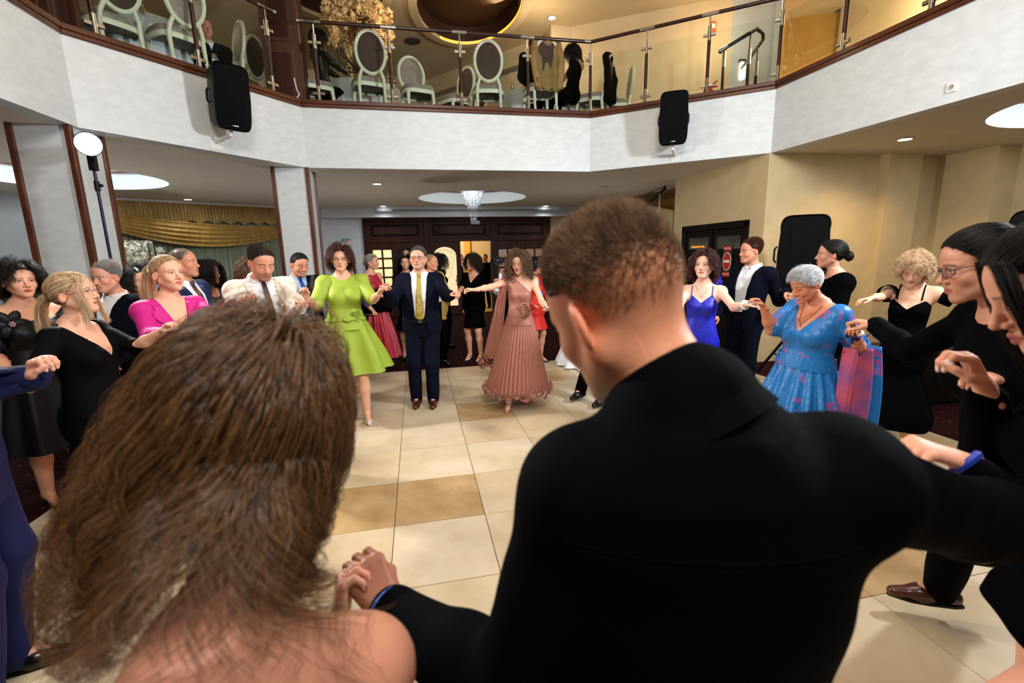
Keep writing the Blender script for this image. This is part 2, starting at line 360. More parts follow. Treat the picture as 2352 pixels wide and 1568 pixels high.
slab = poly_with_holes('floor_balcony', OUT, [OW], ZF+0.05, CARPET, flip=True); tag(slab, 'upper balcony floor behind the railing', kind='structure')
# outer walls
def wall(name, a, b, z0, z1, m, th=0.15, label=None):
    a, b = np.array(a, float), np.array(b, float); d = (b-a)/np.linalg.norm(b-a); n = np.array([-d[1], d[0]])*th
    return tag(MB().prism([tuple(a), tuple(b), tuple(b+n), tuple(a+n)][::-1], z0, z1).build(name, m), label, kind='structure')
wall('wall_left', (-8.2, -4.5), (-8.2, 9.9), 0, ZU, PLAB, -0.15 * -1)
wall('wall_left_corner', (-8.2, 9.9), (-7.0, 10.9), 0, ZS, PLAB)
wall('wall_window', (-7.2, 10.95), (-3.0, 13.8), 0, ZS, PLAB)
wall('wall_front', (8.45, -4.5), (-8.2, -4.5), 0, ZU, PLAU)
wall('wall_right', (8.45, 5.3), (8.45, -4.5), 0, ZU, PLAW)
# back wall with the entrance opening (u -1.41..4.05, z 0..2.78)
bw = empty('wall_back', (0, 13.75, 0), 'white back wall around the dark wooden entrance', kind='structure')
MB().box((-3.3, 13.75, 0), (-1.41, 13.95, ZS)).build('wall_segment', PLAS, bw)
MB().box((4.05, 13.75, 0), (8.45, 13.95, ZS)).build('wall_segment', PLAW, bw)
MB().box((-1.41, 13.75, 2.78), (4.05, 13.95, ZS)).build('wall_segment', PLAS, bw)
bmx = empty('trim_beam', (1.2, 13.4, 2.83), 'stepped plaster beam in front of the back wall', kind='structure')
MB().box((-2.4, 13.33, 2.80), (5.0, 13.75, ZS)).build('beam_body', PLAS, bmx)
MB().box((-0.95, 13.22, 2.95), (4.3, 13.33, ZS)).build('beam_step', PLAS, bmx)
MB().box((-0.55, 13.205, 2.955), (4.0, 13.222, 2.985)).build('vent_slot', mat('slot_grey', (120, 124, 124), 0.5), bmx)
# columns with mahogany corner strips
def column(name, x0, y0, w, label, z0=0.0, z1=ZS, m=PLAS):
    c = empty(name, (x0+w/2, y0+w/2, z0), label, kind='structure')
    MB().box((x0, y0, z0), (x0+w, y0+w, z1)).build('column_shaft', m, c)
    for (x, y) in ((x0, y0), (x0+w, y0), (x0, y0+w), (x0+w, y0+w)):
        MB().box((x-0.028, y-0.028, z0), (x+0.028, y+0.028, z1-0.002)).build('corner_strip', TRIM, c, bevel=0.008)
    return c
column('column', -3.72, 5.52, 0.48, 'square plaster column with mahogany corners behind the floodlight stand')
column('column', -1.98, 7.6, 0.47, 'square plaster column with mahogany corners right of the gold curtain')
# right hand walls
wd = empty('wall_door', (5.02, 7.2, 0), 'cream wall holding the dark no-entry door', kind='structure')
MB().box((5.02, 5.97, 0), (5.2, 6.27, ZS)).box((5.02, 8.08, 0), (5.2, 8.4, ZS)).box((5.02, 6.27, 2.16), (5.2, 8.08, ZS)).build('wall_segment', PLAW, wd)
wall('wall_alcove', (5.2, 5.972), (8.6, 5.972), 0, ZS, PLAW, 0.15, 'warm cream wall behind the loudspeaker')
wall('wall_stair', (5.3, 8.4), (8.45, 8.4), 0, ZS, PLAW, 0.12)
tag(MB().box((6.95, 5.82, 0), (7.55, 5.98, ZS)).build('pilaster_wall', PLAW), 'flat pilaster on the cream wall right of the loudspeaker', kind='structure')
tag(MB().box((8.05, 5.2, 0), (8.45, 5.98, ZS)).build('wall_return', PLAW), 'cream wall return in the right corner', kind='structure')
tag(MB().box((7.95, 5.955, 0), (8.02, 5.975, 1.5)).build('trim_corner', PLAW), 'slim corner bead at the recess', kind='structure')
# stairs glimpsed under the balcony on the right
sb = empty('wall_staircase', (5.6, 10.6, 0), 'warm lit sloping staircase side seen under the balcony', kind='structure')
MB().add([(5.35, 9.0, 2.55), (5.35, 11.6, 3.07), (5.35, 11.6, 1.2), (5.35, 9.0, 0.9), (5.5, 9.0, 2.55), (5.5, 11.6, 3.07), (5.5, 11.6, 1.2), (5.5, 9.0, 0.9)], [(0,1,2,3),(7,6,5,4),(0,4,5,1),(1,5,6,2),(2,6,7,3),(3,7,4,0)]).build('stair_string', PLAW, sb)
MB().box((6.6, 8.6, 0), (6.7, 13.7, ZS)).build('stair_wall', PLAY, sb)
MB().tube([(5.2, 9.1, 3.02), (5.2, 11.4, 2.2)], 0.03, 8).build('stair_handrail', BLACKM, sb, smooth=True)
for k in range(3): MB().tube([(5.2, 9.3+k*0.8, 2.2-k*0.2), (5.2, 9.3+k*0.8, 2.95-k*0.28)], 0.02, 8).build('stair_baluster', CHROME, sb, smooth=True)
# ---- upper storey
uc = poly_with_holes('ceiling_upper', [(-8.2, -4.5), (-8.2, 13.9), (8.6, 13.9), (8.6, -4.5)], [circ((1.28, 9.62), 0.98, 1.55), circ((-1.2, 8.95), 0.98, 1.55), circ((-4.1, 8.1), 0.9, 1.3)], ZU, PLAU); tag(uc, 'beige upper ceiling with dark oval recesses', kind='structure')
OVAL = mat('oval_brown', (58, 34, 18), 0.55, var=0.1); LEDW = mat('warm_led_strip', (255, 190, 80), emit=2.2, emitcol=(255, 176, 60))
for (c, rx, ry) in (((1.28, 9.62), 0.98, 1.55), ((-1.2, 8.95), 0.98, 1.55), ((-4.1, 8.1), 0.9, 1.3)):
    e = tag(MB().grid(np.array([[(x, y, z) for x, y in circ(c, rx, ry)] for z in (ZU, ZU+0.28)]), wrap=True).build('ceiling_oval', OVAL, None, smooth=True), kind='structure')
    e.parent = uc
    MB().prism(circ(c, rx, ry), ZU+0.28, ZU+0.3).build('oval_lid', OVAL, uc)
    q = np.array([[(x, y, z) for x, y in circ(c, rx+dr, ry+dr)] for dr, z in ((0.16, ZU-0.002), (0.16, ZU-0.07), (0.0, ZU-0.07), (0.0, ZU-0.002))])
    MB().grid(q, wrap=True).build('oval_rim', PLAU, uc)
led = MB()
led.grid(np.array([[(x, y, z) for x, y in circ((1.28, 9.62), 0.965, 1.535)[-8:] + circ((1.28, 9.62), 0.965, 1.535)[:17]] for z in (ZU-0.055, ZU-0.015)])).build('led_strip', LEDW, uc)
light('AREA', 'oval_glow', (1.9, 10.0, ZU+0.05), 6, AMB, 0.5, aim=(1.2, 9.2, ZU+0.28))
def uwall(name, a, b, m, z0=ZF-0.06, label=None): return wall(name, a, b, z0, ZU, m, 0.12, label)
uwall('wall_upper_left', (-8.2, 9.5), (-3.2, 13.2), PLAU)
uwall('wall_upper_back', (-3.2, 13.2), (0.6, 13.55), PLAU)
uwall('wall_upper_diagonal', (0.6, 13.55), (3.05, 10.7), PLAU)
tag(MB().box((3.05, 10.15, ZF-0.06), (3.5, 10.75, ZU)).build('wall_upper_pier', PLAU), 'plaster pier upstairs behind the woman with the phone', kind='structure')
uwall('wall_upper_right', (3.5, 10.15), (6.15, 8.55), PLAU)
uwall('wall_upper_corner', (6.15, 8.55), (6.95, 8.2), PLAB)
uwall('wall_stairwell', (6.95, 9.55), (9.8, 8.2), PLAY, 2.0)
uwall('wall_upper_far', (6.95, 8.2), (6.95, 9.6), PLAB)
uwall('wall_upper_side', (8.6, 8.6), (8.45, -4.5), PLAU)
tag(MB().box((8.3, 4.2, ZF), (8.46, 5.3, ZU)).build('wall_upper_strip', PLAB), 'bluish plaster strip upstairs at the right', kind='structure')
st = tag(MB().bar((0.62, 13.5, 5.95), (3.02, 10.68, 5.95), 0.02, 0.1).build('trim_vent', mat('vent_grey', (110, 100, 88), 0.6)), 'long grey slot vent under the upper ceiling', kind='structure')
# wood clad column tops on the balcony
def clad(name, x0, y0, w, label):
    c = empty(name, (x0+w/2, y0+w/2, ZF-0.06), label, kind='structure')
    MB().box((x0, y0, ZF-0.06), (x0+w, y0+w, ZU)).build('column_core', MWOOD, c)
    for (dx, dy) in ((0, -1), (1, 0), (-1, 0)):
        for (z0, z1) in ((4.05, 4.75), (4.85, 5.6), (5.7, 6.3)):
            cx, cy = x0+w/2+dx*w/2, y0+w/2+dy*w/2
            tx, ty = abs(dy), abs(dx); hw = w/2-0.07; t = 0.014
            MB().box((cx-tx*hw-ty*t, cy-ty*hw-tx*t, z0), (cx+tx*hw+ty*t, cy+ty*hw+tx*t, z1)).build('panel', MWOOD, c, bevel=0.012)
            hw2 = hw-0.05
            MB().box((cx-tx*hw2-ty*(t+0.01), cy-ty*hw2-tx*(t+0.01), z0+0.05), (cx+tx*hw2+ty*(t+0.01), cy+ty*hw2+tx*(t+0.01), z1-0.05)).build('panel', DWOOD, c, bevel=0.012)
    MB().box((x0-0.03, y0-0.03, ZF+0.02), (x0+w+0.03, y0+w+0.03, ZF+0.16)).build('plinth', MWOOD, c, bevel=0.01)
clad('column_wood', -2.0, 7.85, 0.5, 'panelled dark wooden pillar between the two railings upstairs')
clad('column_wood', -3.85, 5.75, 0.5, 'panelled dark wooden pillar at the left edge of the balcony')
# ================================================================ fixtures and furniture
def thing(name, loc, label, cat, group=None): return empty(name, loc, label, cat, group)
# ---- entrance
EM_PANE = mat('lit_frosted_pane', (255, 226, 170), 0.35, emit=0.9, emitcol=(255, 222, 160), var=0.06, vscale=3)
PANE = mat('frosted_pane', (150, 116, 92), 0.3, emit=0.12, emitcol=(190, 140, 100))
dr = empty('door_1', (1.3, 13.75, 0), 'dark wooden entrance front with glazed doors and three transom panels', kind='structure')
MB().box((-1.41, 13.66, 2.70), (4.05, 13.8, 2.79)).box((-1.41, 13.66, 0), (-1.33, 13.8, 2.7)).box((3.97, 13.66, 0), (4.05, 13.8, 2.7)).box((0.27, 13.66, 0), (0.37, 13.8, 2.7)).box((2.2, 13.66, 0), (2.3, 13.8, 2.7)).box((-1.33, 13.67, 2.13), (3.97, 13.8, 2.22)).build('door_frame', DWOOD, dr, bevel=0.008)
for (a, b) in ((-1.33, 0.27), (0.37, 2.2), (2.3, 3.97)):
    MB().box((a, 13.72, 2.22), (b, 13.78, 2.70)).build('transom_panel', DWOOD, dr)
    MB().box((a+0.14, 13.695, 2.31), (b-0.14, 13.72, 2.62)).build('transom_field', BLKW, dr, bevel=0.012)
    MB().box((a+0.2, 13.69, 2.36), (b-0.2, 13.70, 2.57)).build('transom_field', DWOOD, dr, bevel=0.006)
def leaf(x0, x1, glow, nx, nz, zt, zb):
    MB().box((x0, 13.70, 0), (x0+0.12, 13.76, 2.13)).box((x1-0.12, 13.70, 0), (x1, 13.76, 2.13)).box((x0+0.12, 13.70, zt), (x1-0.12, 13.76, 2.13)).box((x0+0.12, 13.70, 0), (x1-0.12, 13.76, zb)).build('door_leaf', DWOOD, dr, bevel=0.006)
    w = (x1-x0-0.24)/nx; h = (zt-zb)/nz
    for i in range(nx):
        for k in range(nz):
            MB().box((x0+0.12+i*w+0.025, 13.725, zb+k*h+0.025), (x0+0.12+(i+1)*w-0.025, 13.737, zb+(k+1)*h-0.025)).build('pane', glow, dr)
    b = MB()
    for i in range(nx+1): b.box((x0+0.12+i*w-0.025, 13.705, zb), (x0+0.12+i*w+0.025, 13.755, zt))
    for k in range(nz+1): b.box((x0+0.12, 13.706, zb+k*h-0.025), (x1-0.12, 13.754, zb+k*h+0.025))
    b.build('glazing_bar', DWOOD, dr)
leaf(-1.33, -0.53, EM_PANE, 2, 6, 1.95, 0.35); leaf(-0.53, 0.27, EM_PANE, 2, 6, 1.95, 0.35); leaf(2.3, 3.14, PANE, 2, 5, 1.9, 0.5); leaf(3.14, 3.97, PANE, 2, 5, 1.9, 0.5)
# arched glass leaf
arch = [(0.37, 0.0), (1.3, 0.0), (1.3, 2.13), (0.37, 2.13)]
def archpts(x0, x1, zb, zs, zt, n=10):
    c = (x0+x1)/2; return [(x0, zb), (x1, zb)] + [(c+(x1-x0)/2*math.cos(a), zs+(zt-zs)*math.sin(a)) for a in (math.pi*k/n for k in range(n+1))]
ap = archpts(0.50, 1.17, 0.25, 1.72, 1.98)
bm = bmesh.new(); es = []
for lp in (arch, ap):
    vs = [bm.verts.new((x, 13.70, z)) for x, z in lp]; es += [bm.edges.new((vs[i], vs[(i+1) % len(vs)])) for i in range(len(vs))]
bmesh.ops.triangle_fill(bm, edges=es, use_beauty=True)
g = bmesh.ops.extrude_face_region(bm, geom=bm.faces[:]); bmesh.ops.translate(bm, vec=(0, 0.06, 0), verts=[e for e in g['geom'] if isinstance(e, bmesh.types.BMVert)])
me = D.meshes.new('arched_leaf'); bm.to_mesh(me); bm.free(); me.materials.append(DWOOD); link(D.objects.new('arched_leaf', me), dr)
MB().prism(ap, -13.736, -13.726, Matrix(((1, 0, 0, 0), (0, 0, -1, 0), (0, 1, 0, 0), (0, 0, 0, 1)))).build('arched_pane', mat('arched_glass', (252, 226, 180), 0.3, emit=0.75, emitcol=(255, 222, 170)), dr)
sc = MB()
for k in range(5):
    pts = [(1.10-0.10*math.sin(t*1.2+k)*math.exp(-t*0.3)-0.09*k*0.4, 13.722, 1.9-0.17*k-t*0.05) for t in np.linspace(0, 4, 14)]; sc.tube(pts, 0.005, 4)
sc.tube([(0.56+0.5*(1-math.cos(a))*0.5, 13.722, 1.62+0.28*math.sin(a)) for a in np.linspace(0.2, 2.6, 14)], 0.006, 4)
sc.build('etched_scroll', mat('etched_grey', (150, 140, 116), 0.6), dr)
MB().box((1.12, 13.64, 0.98), (1.18, 13.69, 1.02)).tube([(1.15, 13.63, 0.85), (1.15, 13.63, 1.15)], 0.012, 6).build('door_handle', CHROME, dr)
# lobby behind
LOB = mat('lobby_cream', (224, 200, 156), 0.6)
for nm, lo, hi in (('wall_lobby_back', (-2, 17.2, 0), (6, 17.3, 3)), ('ceiling_lobby', (-2, 13.95, 2.9), (6, 17.2, 3)), ('wall_lobby_left', (-2, 13.95, 0), (-1.9, 17.2, 2.9)), ('wall_lobby_right', (5.9, 13.95, 0), (6, 17.2, 2.9))): tag(MB().box(lo, hi).build(nm, LOB), 'cream lobby shell beyond the open entrance', kind='structure')
tag(MB().box((-1.9, 13.95, -0.1), (5.9, 17.2, 0.0)).build('floor_lobby', mat('lobby_floor', (196, 160, 96), 0.4)), 'tan lobby floor beyond the open entrance', kind='structure')
tag(MB().box((1.78, 17.05, 0.004), (1.98, 17.195, 2.6)).build('banner', mat('gold_banner', (226, 170, 60), 0.7)), 'narrow golden banner hanging in the lobby beyond the open doorway', 'banner')
tag(MB().box((2.62, 14.6, 0.002), (2.9, 14.7, 2.5)).build('folding_screen', BLKW), 'dark upright screen in the lobby behind the doorway', 'screen')
# emergency lamp above entrance, small lamps and notice on back wall
el = thing('emergency_lamp', (1.75, 13.68, 2.74), 'small greenish emergency lamp on the dark transom over the entrance', 'lamp')
MB().box((1.62, 13.62, 2.60), (1.9, 13.69, 2.72)).build('lamp_housing', mat('dull_green', (96, 112, 104), 0.5), el, bevel=0.006)
MB().box((1.64, 13.612, 2.62), (1.88, 13.622, 2.70)).build('diffuser', mat('dull_green_lens', (120, 140, 128), 0.3), el)
ne = thing('wall_notice', (-1.85, 13.73, 2.1), 'pale printed notice on the back wall left of the entrance', 'notice')
MB().box((-2.06, 13.735, 1.72), (-1.72, 13.75, 2.12)).build('sheet', mat('notice_sheet', (196, 214, 208), 0.6, var=0.25, vscale=9), ne)
MB().box((-2.0, 13.732, 2.0), (-1.78, 13.736, 2.06)).box((-2.0, 13.732, 1.9), (-1.82, 13.736, 1.93)).box((-2.0, 13.732, 1.84), (-1.78, 13.736, 1.86)).build('print', mat('notice_print', (110, 150, 130), 0.7), ne)
al = thing('alarm_panel', (-1.85, 13.73, 2.2), 'small grey alarm panel with a red light above the notice', 'alarm panel')
MB().box((-2.0, 13.7, 2.17), (-1.76, 13.75, 2.27)).build('panel_box', mat('panel_grey', (170, 186, 184), 0.5), al, bevel=0.005)
MB().ball((-1.80, 13.695, 2.18), 0.02).build('red_light', mat('red_led', (255, 60, 40), emit=4, emitcol=(255, 40, 30)), al)
for k in range(3): MB().box((-1.985+k*0.075, 13.695, 2.2), (-1.93+k*0.075, 13.702, 2.25)).build('cell', mat('cell_teal', (110, 150, 146), 0.4), al)
tag(MB().box((-1.62, 13.735, 2.42), (-1.56, 13.75, 2.5)).build('thermostat', WHITE, bevel=0.004), 'small white thermostat on the back wall near the entrance corner', 'thermostat')
# ---- curtains in the left bay (along the window wall)
GOLD = mat('gold_satin', (172, 132, 56), 0.36, sheen=0.2, var=0.25, vscale=5, stretch=(3, 3, 0.5), bump=0.1, bscale=30, bstretch=(6, 6, 0.6))
SHEER = mat('sage_voile', (140, 146, 122), 0.75, var=0.25, vscale=6, stretch=(4, 4, 0.3), bump=0.1, bscale=20, bstretch=(8, 8, 0.4))
P0, P1 = np.array([-7.0, 11.0]), np.array([-3.3, 13.45]); PD = (P1-P0)/np.linalg.norm(P1-P0); PN = np.array([PD[1], -PD[0]]); PL = np.linalg.norm(P1-P0)
def drape(name, z0, z1, m, amp, nfold, off, parent=None, top_amp=0.4, bot=None, rows=10, cols=260, seed=1):
    r = np.random.default_rng(seed); ph = np.cumsum(r.uniform(0.6, 1.4, cols)); ph = ph/ph[-1]*nfold*2*math.pi
    P = np.zeros((rows, cols, 3)); s = np.linspace(0, PL, cols)
    for i in range(rows):
        t = i/(rows-1); a = amp*(top_amp+(1-top_amp)*t); w = np.sin(ph)*a + 0.3*a*np.sin(2.1*ph+t*2)
        q = P0 + np.outer(s, PD) + np.outer(off+w, PN); P[i, :, :2] = q; zb = z0 if bot is None else z0+bot(s/PL); P[i, :, 2] = z1+(zb-z1)*t
    return MB().grid(P).build(name, m, parent, smooth=True, sharp=0)
cur = thing('curtain', (-5.15, 12.2, 0), 'sage voile curtain with gold pleated valance and swag in the left bay', 'curtain')
drape('voile', 0.02, 2.95, SHEER, 0.045, 46, 0.14, cur)
drape('valance', 2.62, 3.05, GOLD, 0.03, 64, 0.26, cur, seed=4, bot=lambda t: 0.03*np.sin(t*90)-0.04*np.sin(t*math.pi)*0, rows=5)
rows, cols = 30, 60; P = np.zeros((rows, cols, 3)); s = np.linspace(0.3, PL-0.05, cols); tt = np.linspace(0, 1, cols)
for i in range(rows):
    t = i/(rows-1); sag = np.sin(tt*math.pi)**0.9
    zt = 2.82-0.25*tt - sag*0.10; zb = zt-0.20-sag*0.34
    fold = 0.03*np.sin(t*34+0.6*np.sin(tt*3)); q = P0 + np.outer(s, PD) + np.outer(0.34+0.06*math.sin(t*math.pi)+fold, PN)
    P[i, :, :2] = q; P[i, :, 2] = zt+(zb-zt)*t
MB().grid(P).build('swag', GOLD, cur, smooth=True, sharp=0)
tag(MB().bar((*(P0+PN*0.2), 3.04), (*(P1+PN*0.2), 3.04), 0.3, 0.05).build('trim_pelmet', WHITE), 'white curtain pelmet board under the low ceiling', kind='structure')
# pale curtain in the far left bay
c2 = thing('curtain', (-8.0, 8.3, 0), 'grey green curtain hanging behind the column at the far left', 'curtain')
yy = np.linspace(4.5, 9.8, 120); P = np.array([[( -8.02+0.05*math.sin(y*17)+0.02*math.sin(y*31), y, z) for y in yy] for z in np.linspace(0.02, 2.9, 6)])
MB().grid(P).build('voile', mat('grey_voile', (120, 134, 130), 0.8, var=0.2, vscale=5, stretch=(3, 3, 0.4)), c2, smooth=True, sharp=0)
# ---- downlights
DLE = mat('downlight_glow', (255, 252, 240), emit=14, emitcol=(240, 248, 255)); DLW = mat('downlight_warm_glow', (255, 236, 190), emit=14, emitcol=(255, 226, 160)); RING = mat('satin_ring', (200, 198, 190), 0.3, metal=0.6)
def downlight(u, v, z, m, label, r=0.075):
    t = thing('downlight', (u, v, z), label, 'ceiling light', 'recessed downlights')
    MB().lathe([(r+0.022, -0.004), (r+0.022, -0.012), (r, -0.014), (r-0.004, -0.004)], (u, v, z), 20).build('bezel', RING, t, smooth=True)
    MB().lathe([(r, -0.0141), (r*0.6, -0.018), (0.004, -0.019)], (u, v, z), 20).build('lens', m, t, smooth=True)
for (u, v, m, l) in ((-0.62, 9.12, DLE, 'recessed downlight in the low ceiling behind the middle balcony edge'), (-0.77, 13.05, DLE, 'recessed downlight over the left end of the beam by the entrance'), (3.74, 13.08, DLE, 'recessed downlight over the right end of the beam by the entrance'),
                     (-4.8, 11.57, DLE, 'recessed downlight in front of the gold valance'), (6.21, 5.04, DLW, 'warm recessed downlight over the loudspeaker corner'), (6.6, 1.2, DLW, 'warm recessed downlight in the low ceiling outside the right edge')):
    downlight(u, v, ZS, m, l)
downlight(3.92, 9.31, ZS, mat('unlit_lens', (196, 184, 166), 0.5), 'unlit round downlight in the low ceiling right of the chandelier')
downlight(2.98, 9.85, ZU, DLW, 'bright downlight in the upper ceiling near the plaster pier')
tag(MB().lathe([(0.17, 0), (0.17, -0.02), (0.13, -0.025), (0.01, -0.025)], (0.22, 11.3, ZU), 20).build('ceiling_vent', mat('dark_mesh', (70, 60, 52), 0.7), smooth=True), 'round dark air vent in the upper ceiling left of the oval recess', 'vent')
# ---- crystal chandelier in the cove
cx, cy = 1.42, 11.3
ch = thing('chandelier', (cx, cy, ZS+0.34), 'crystal drop chandelier hanging from the round ceiling recess', 'chandelier')
CRY = mat('crystal', (235, 240, 245), 0.05, spec=1.0, trans=0.7)
MB().lathe([(0.3, 0), (0.3, -0.03), (0.27, -0.04), (0.02, -0.04)], (cx, cy, ZS+0.34), 24).build('ceiling_plate', CHROME, ch, smooth=True)
for (n, R, zt, zb, br) in ((16, 0.25, ZS+0.3, ZS+0.10, 0.03), (14, 0.2, ZS+0.3, ZS-0.02, 0.03), (12, 0.17, ZS+0.3, ZS-0.14, 0.034), (9, 0.11, ZS+0.3, ZS-0.22, 0.03), (8, 0.1, ZS+0.3, ZS-0.42, 0.03), (5, 0.05, ZS+0.3, ZS-0.5, 0.034)):
    for k in range(n):
        a = 2*math.pi*k/n + R*20; x, y = cx+R*math.cos(a), cy+R*math.sin(a)
        dp = MB().ball((x, y, zb), br, 8, 6).tube([(x, y, zt), (x, y, zb)], 0.003, 4).build('crystal_drop', CRY, ch, smooth=True)
# ---- wall sockets
def socket(loc, n, label):
    n = np.array(n, float); t = np.array([-n[1], n[0], 0]); z = np.array([0, 0, 1.]); c = np.array(loc, float)
    M = Matrix(((t[0], 0, n[0], c[0]), (t[1], 0, n[1], c[1]), (0, 1, 0, c[2]), (0, 0, 0, 1)))
    s = thing('wall_socket', c, label, 'socket')
    MB().box((-0.045, -0.045, 0), (0.045, 0.045, 0.01), M).build('plate', WHITE, s, bevel=0.004)
    MB().lathe([(0.024, 0.0101), (0.024, 0.014), (0.019, 0.014), (0.018, 0.0105), (0.001, 0.0105)], (0, 0, 0), 16).xf(M).build('rim', mat('socket_grey', (170, 166, 158), 0.5), s, smooth=True)  # rim greyer than the white plate
    MB().box((-0.01, -0.003, 0.0106), (-0.005, 0.003, 0.012), M).box((0.005, -0.003, 0.0106), (0.01, 0.003, 0.012), M).build('pin_holes', BLACKP, s)
dDE = np.array([5.2-5.04, 1.0-5.97]); dDE /= np.linalg.norm(dDE); nDE = np.array([dDE[1], -dDE[0], 0])
ps = onplane(2187, 200, nDE, float(np.array([5.04, 5.97, 0]) @ nDE)); socket(ps+nDE*0.001 if nDE[0] < 0 else ps, nDE if nDE[0] < 0 else -nDE, 'white double-pole wall socket on the right balcony front')
# ---- railings
RAILW = mat('rail_wood', (44, 18, 10), 0.3, var=0.3, vscale=6, coat=0.3)
def railing(a, b, fr, label, h0=None, h1=None, endcaps=(False, False), panels=None):
    a, b = np.array(a, float), np.array(b, float); d = (b-a)/np.linalg.norm(b-a); L = np.linalg.norm(b-a)
    r = thing('railing', (*((a+b)/2), ZF+0.085), label, 'railing', None)
    zb = ZF+0.083; P = lambda s: a+d*s
    for s in fr:
        p = P(s)
        po = MB().tube([(*p, zb+0.2), (*p, zb+0.72)], 0.026, 10).build('post', RAILW, r, smooth=True)
        MB().tube([(*p, zb+0.012), (*p, zb+0.21)], 0.028, 10).tube([(*p, zb), (*p, zb+0.012)], 0.045, 12).build('post_foot', CHROME, po, smooth=True)
        MB().tube([(*p, zb+0.71), (*p, zb+0.9)], 0.028, 10).tube([(*p, zb+0.89), (*p, zb+1.04)], 0.011, 8).build('post_head', CHROME, po, smooth=True)
        for z in (0.11, 0.79):
            for sg in (-1, 1):
                if 0.0 <= s+sg*0.08 <= L: MB().bar((*(p+d*0.02*sg), zb+z), (*(p+d*0.085*sg), zb+z), 0.03, 0.04).build('glass_clamp', CHROME, po, bevel=0.004)
    for s0, s1 in (panels or list(zip(fr[:-1], fr[1:]))):
        MB().bar((*P(s0+0.05), zb+0.45), (*P(s1-0.05), zb+0.45), 0.008, 0.76).build('glass_panel', GLASS, r)
    q0, q1 = (P(h0) if h0 is not None else a), (P(h1) if h1 is not None else b); zr = zb+1.06
    hr = MB().tube([(*q0, zr), (*q1, zr)], 0.026, 12).build('handrail', RAILW, r, smooth=True)
    l2 = np.linalg.norm(q1-q0); off = 0 if h0 is None else h0
    for s in fr: MB().tube([(*P(max(off, s-0.11)), zr), (*P(min(off+l2, s+0.11)), zr)], 0.0285, 12).build('handrail_sleeve', CHROME, hr, smooth=True)
    for e, q, sg in ((endcaps[0], q0, 1), (endcaps[1], q1, -1)):
        if e: MB().tube([(*q, zr), (*(q+d*sg*0.22), zr)], 0.0285, 12).ball((*q, zr), 0.034).build('handrail_end', CHROME, hr, smooth=True)
    return r
RO = off_oct(0.06); A_, B_, C_, D_, E_ = (np.array(RO[k]) for k in range(5)); Z_ = np.array(RO[7])
lenAB = np.linalg.norm(B_-A_); lenBC = np.linalg.norm(C_-B_); lenCD = np.linalg.norm(D_-C_); lenDE = np.linalg.norm(E_-D_)
ub = B_[0]
railing(B_, C_, [-1.25-ub, -0.2-ub, 0.85-ub, 1.92-ub, lenBC], 'long glass railing with dark handrail along the middle of the balcony', h0=0.08, endcaps=(True, False))
railing(C_, D_, [0.89, 1.78, lenCD-0.02], 'glass railing on the balcony right of the middle section', panels=[(0.0, 0.89), (0.89, 1.78), (1.78, lenCD)])
railing(D_, E_, [0.95, 1.9, 2.85], 'glass railing climbing out of view at the right of the balcony', panels=[(0.0, 0.95), (0.95, 1.9), (1.9, 2.85)])
railing(A_, B_, [0.33, 1.32, 2.28], 'glass railing on the left of the balcony above the mounted loudspeaker', h0=0.2, h1=2.42, endcaps=(False, True), panels=[(0.33, 1.32), (1.32, 2.28)])
railing(Z_, A_, [2.0, 3.0, 4.0], 'glass railing at the far left end of the balcony', h1=4.3)
tag(MB().tube([(*(B_+np.array([-0.02, -0.12])), ZF+0.35), (*(B_+np.array([0.0, -0.115])), ZF+0.2), (*(B_+np.array([0.03, -0.115])), ZF+0.14), (*(B_+np.array([-0.01, -0.11])), ZF+0.09), (*(B_+np.array([0.0, -0.105])), ZF-0.02)], 0.008, 6).build('cable', WHITE, smooth=True), 'short white cable drooping over the coping at the balcony corner', 'cable')
# stair rail seen behind the right railing
srl = thing('stair_rail', at(1700, 190, 8.2), 'small bent chrome and dark handrail at the head of the stairs upstairs', 'railing')
q = [at(1655, 117, 8.0), at(1722, 76, 7.9), at(1738, 66, 7.88), at(1752, 76, 7.95), at(1753, 90, 8.1), at(1725, 130, 9.0), at(1668, 203, 10.6)]
MB().tube(q, 0.028, 10).build('handrail', BLACKM, srl, smooth=True)
MB().tube(q[1:4], 0.031, 10).ball(q[0], 0.04).tube([q[0], q[0]+(q[1]-q[0])*0.25], 0.031, 10).build('handrail_sleeve', CHROME, srl, smooth=True)
for (px, py, Y) in ((1664, 113, 8.0), (1724, 78, 7.9), (1741, 105, 8.4)):
    t_ = at(px, py, Y)
    MB().tube([t_, (t_[0], t_[1], ZF+0.7)], 0.012, 8).tube([(t_[0], t_[1], ZF+0.72), (t_[0], t_[1], ZF-0.02)], 0.026, 8).build('post', RAILW, srl, smooth=True)
    MB().tube([(t_[0], t_[1], ZF+0.9), (t_[0], t_[1], ZF+0.68)], 0.028, 8).build('post_sleeve', CHROME, srl, smooth=True)
wl = thing('wall_lamp', (7.3, 9.35, 4.2), 'glowing wall lamp at the foot of the ochre stairwell wall upstairs', 'lamp')
wp = at(1712, 165, 9.6)
MB().box(tuple(wp-np.array([0.14, 0.05, 0.16])), tuple(wp+np.array([0.14, 0.05, 0.16]))).build('shade', mat('lamp_shade_glow', (255, 244, 214), emit=7, emitcol=(255, 236, 190)), wl, bevel=0.03)
MB().box(tuple(wp+np.array([-0.16, -0.06, 0.16])), tuple(wp+np.array([0.16, 0.06, 0.2]))).build('cap', BLACKM, wl)
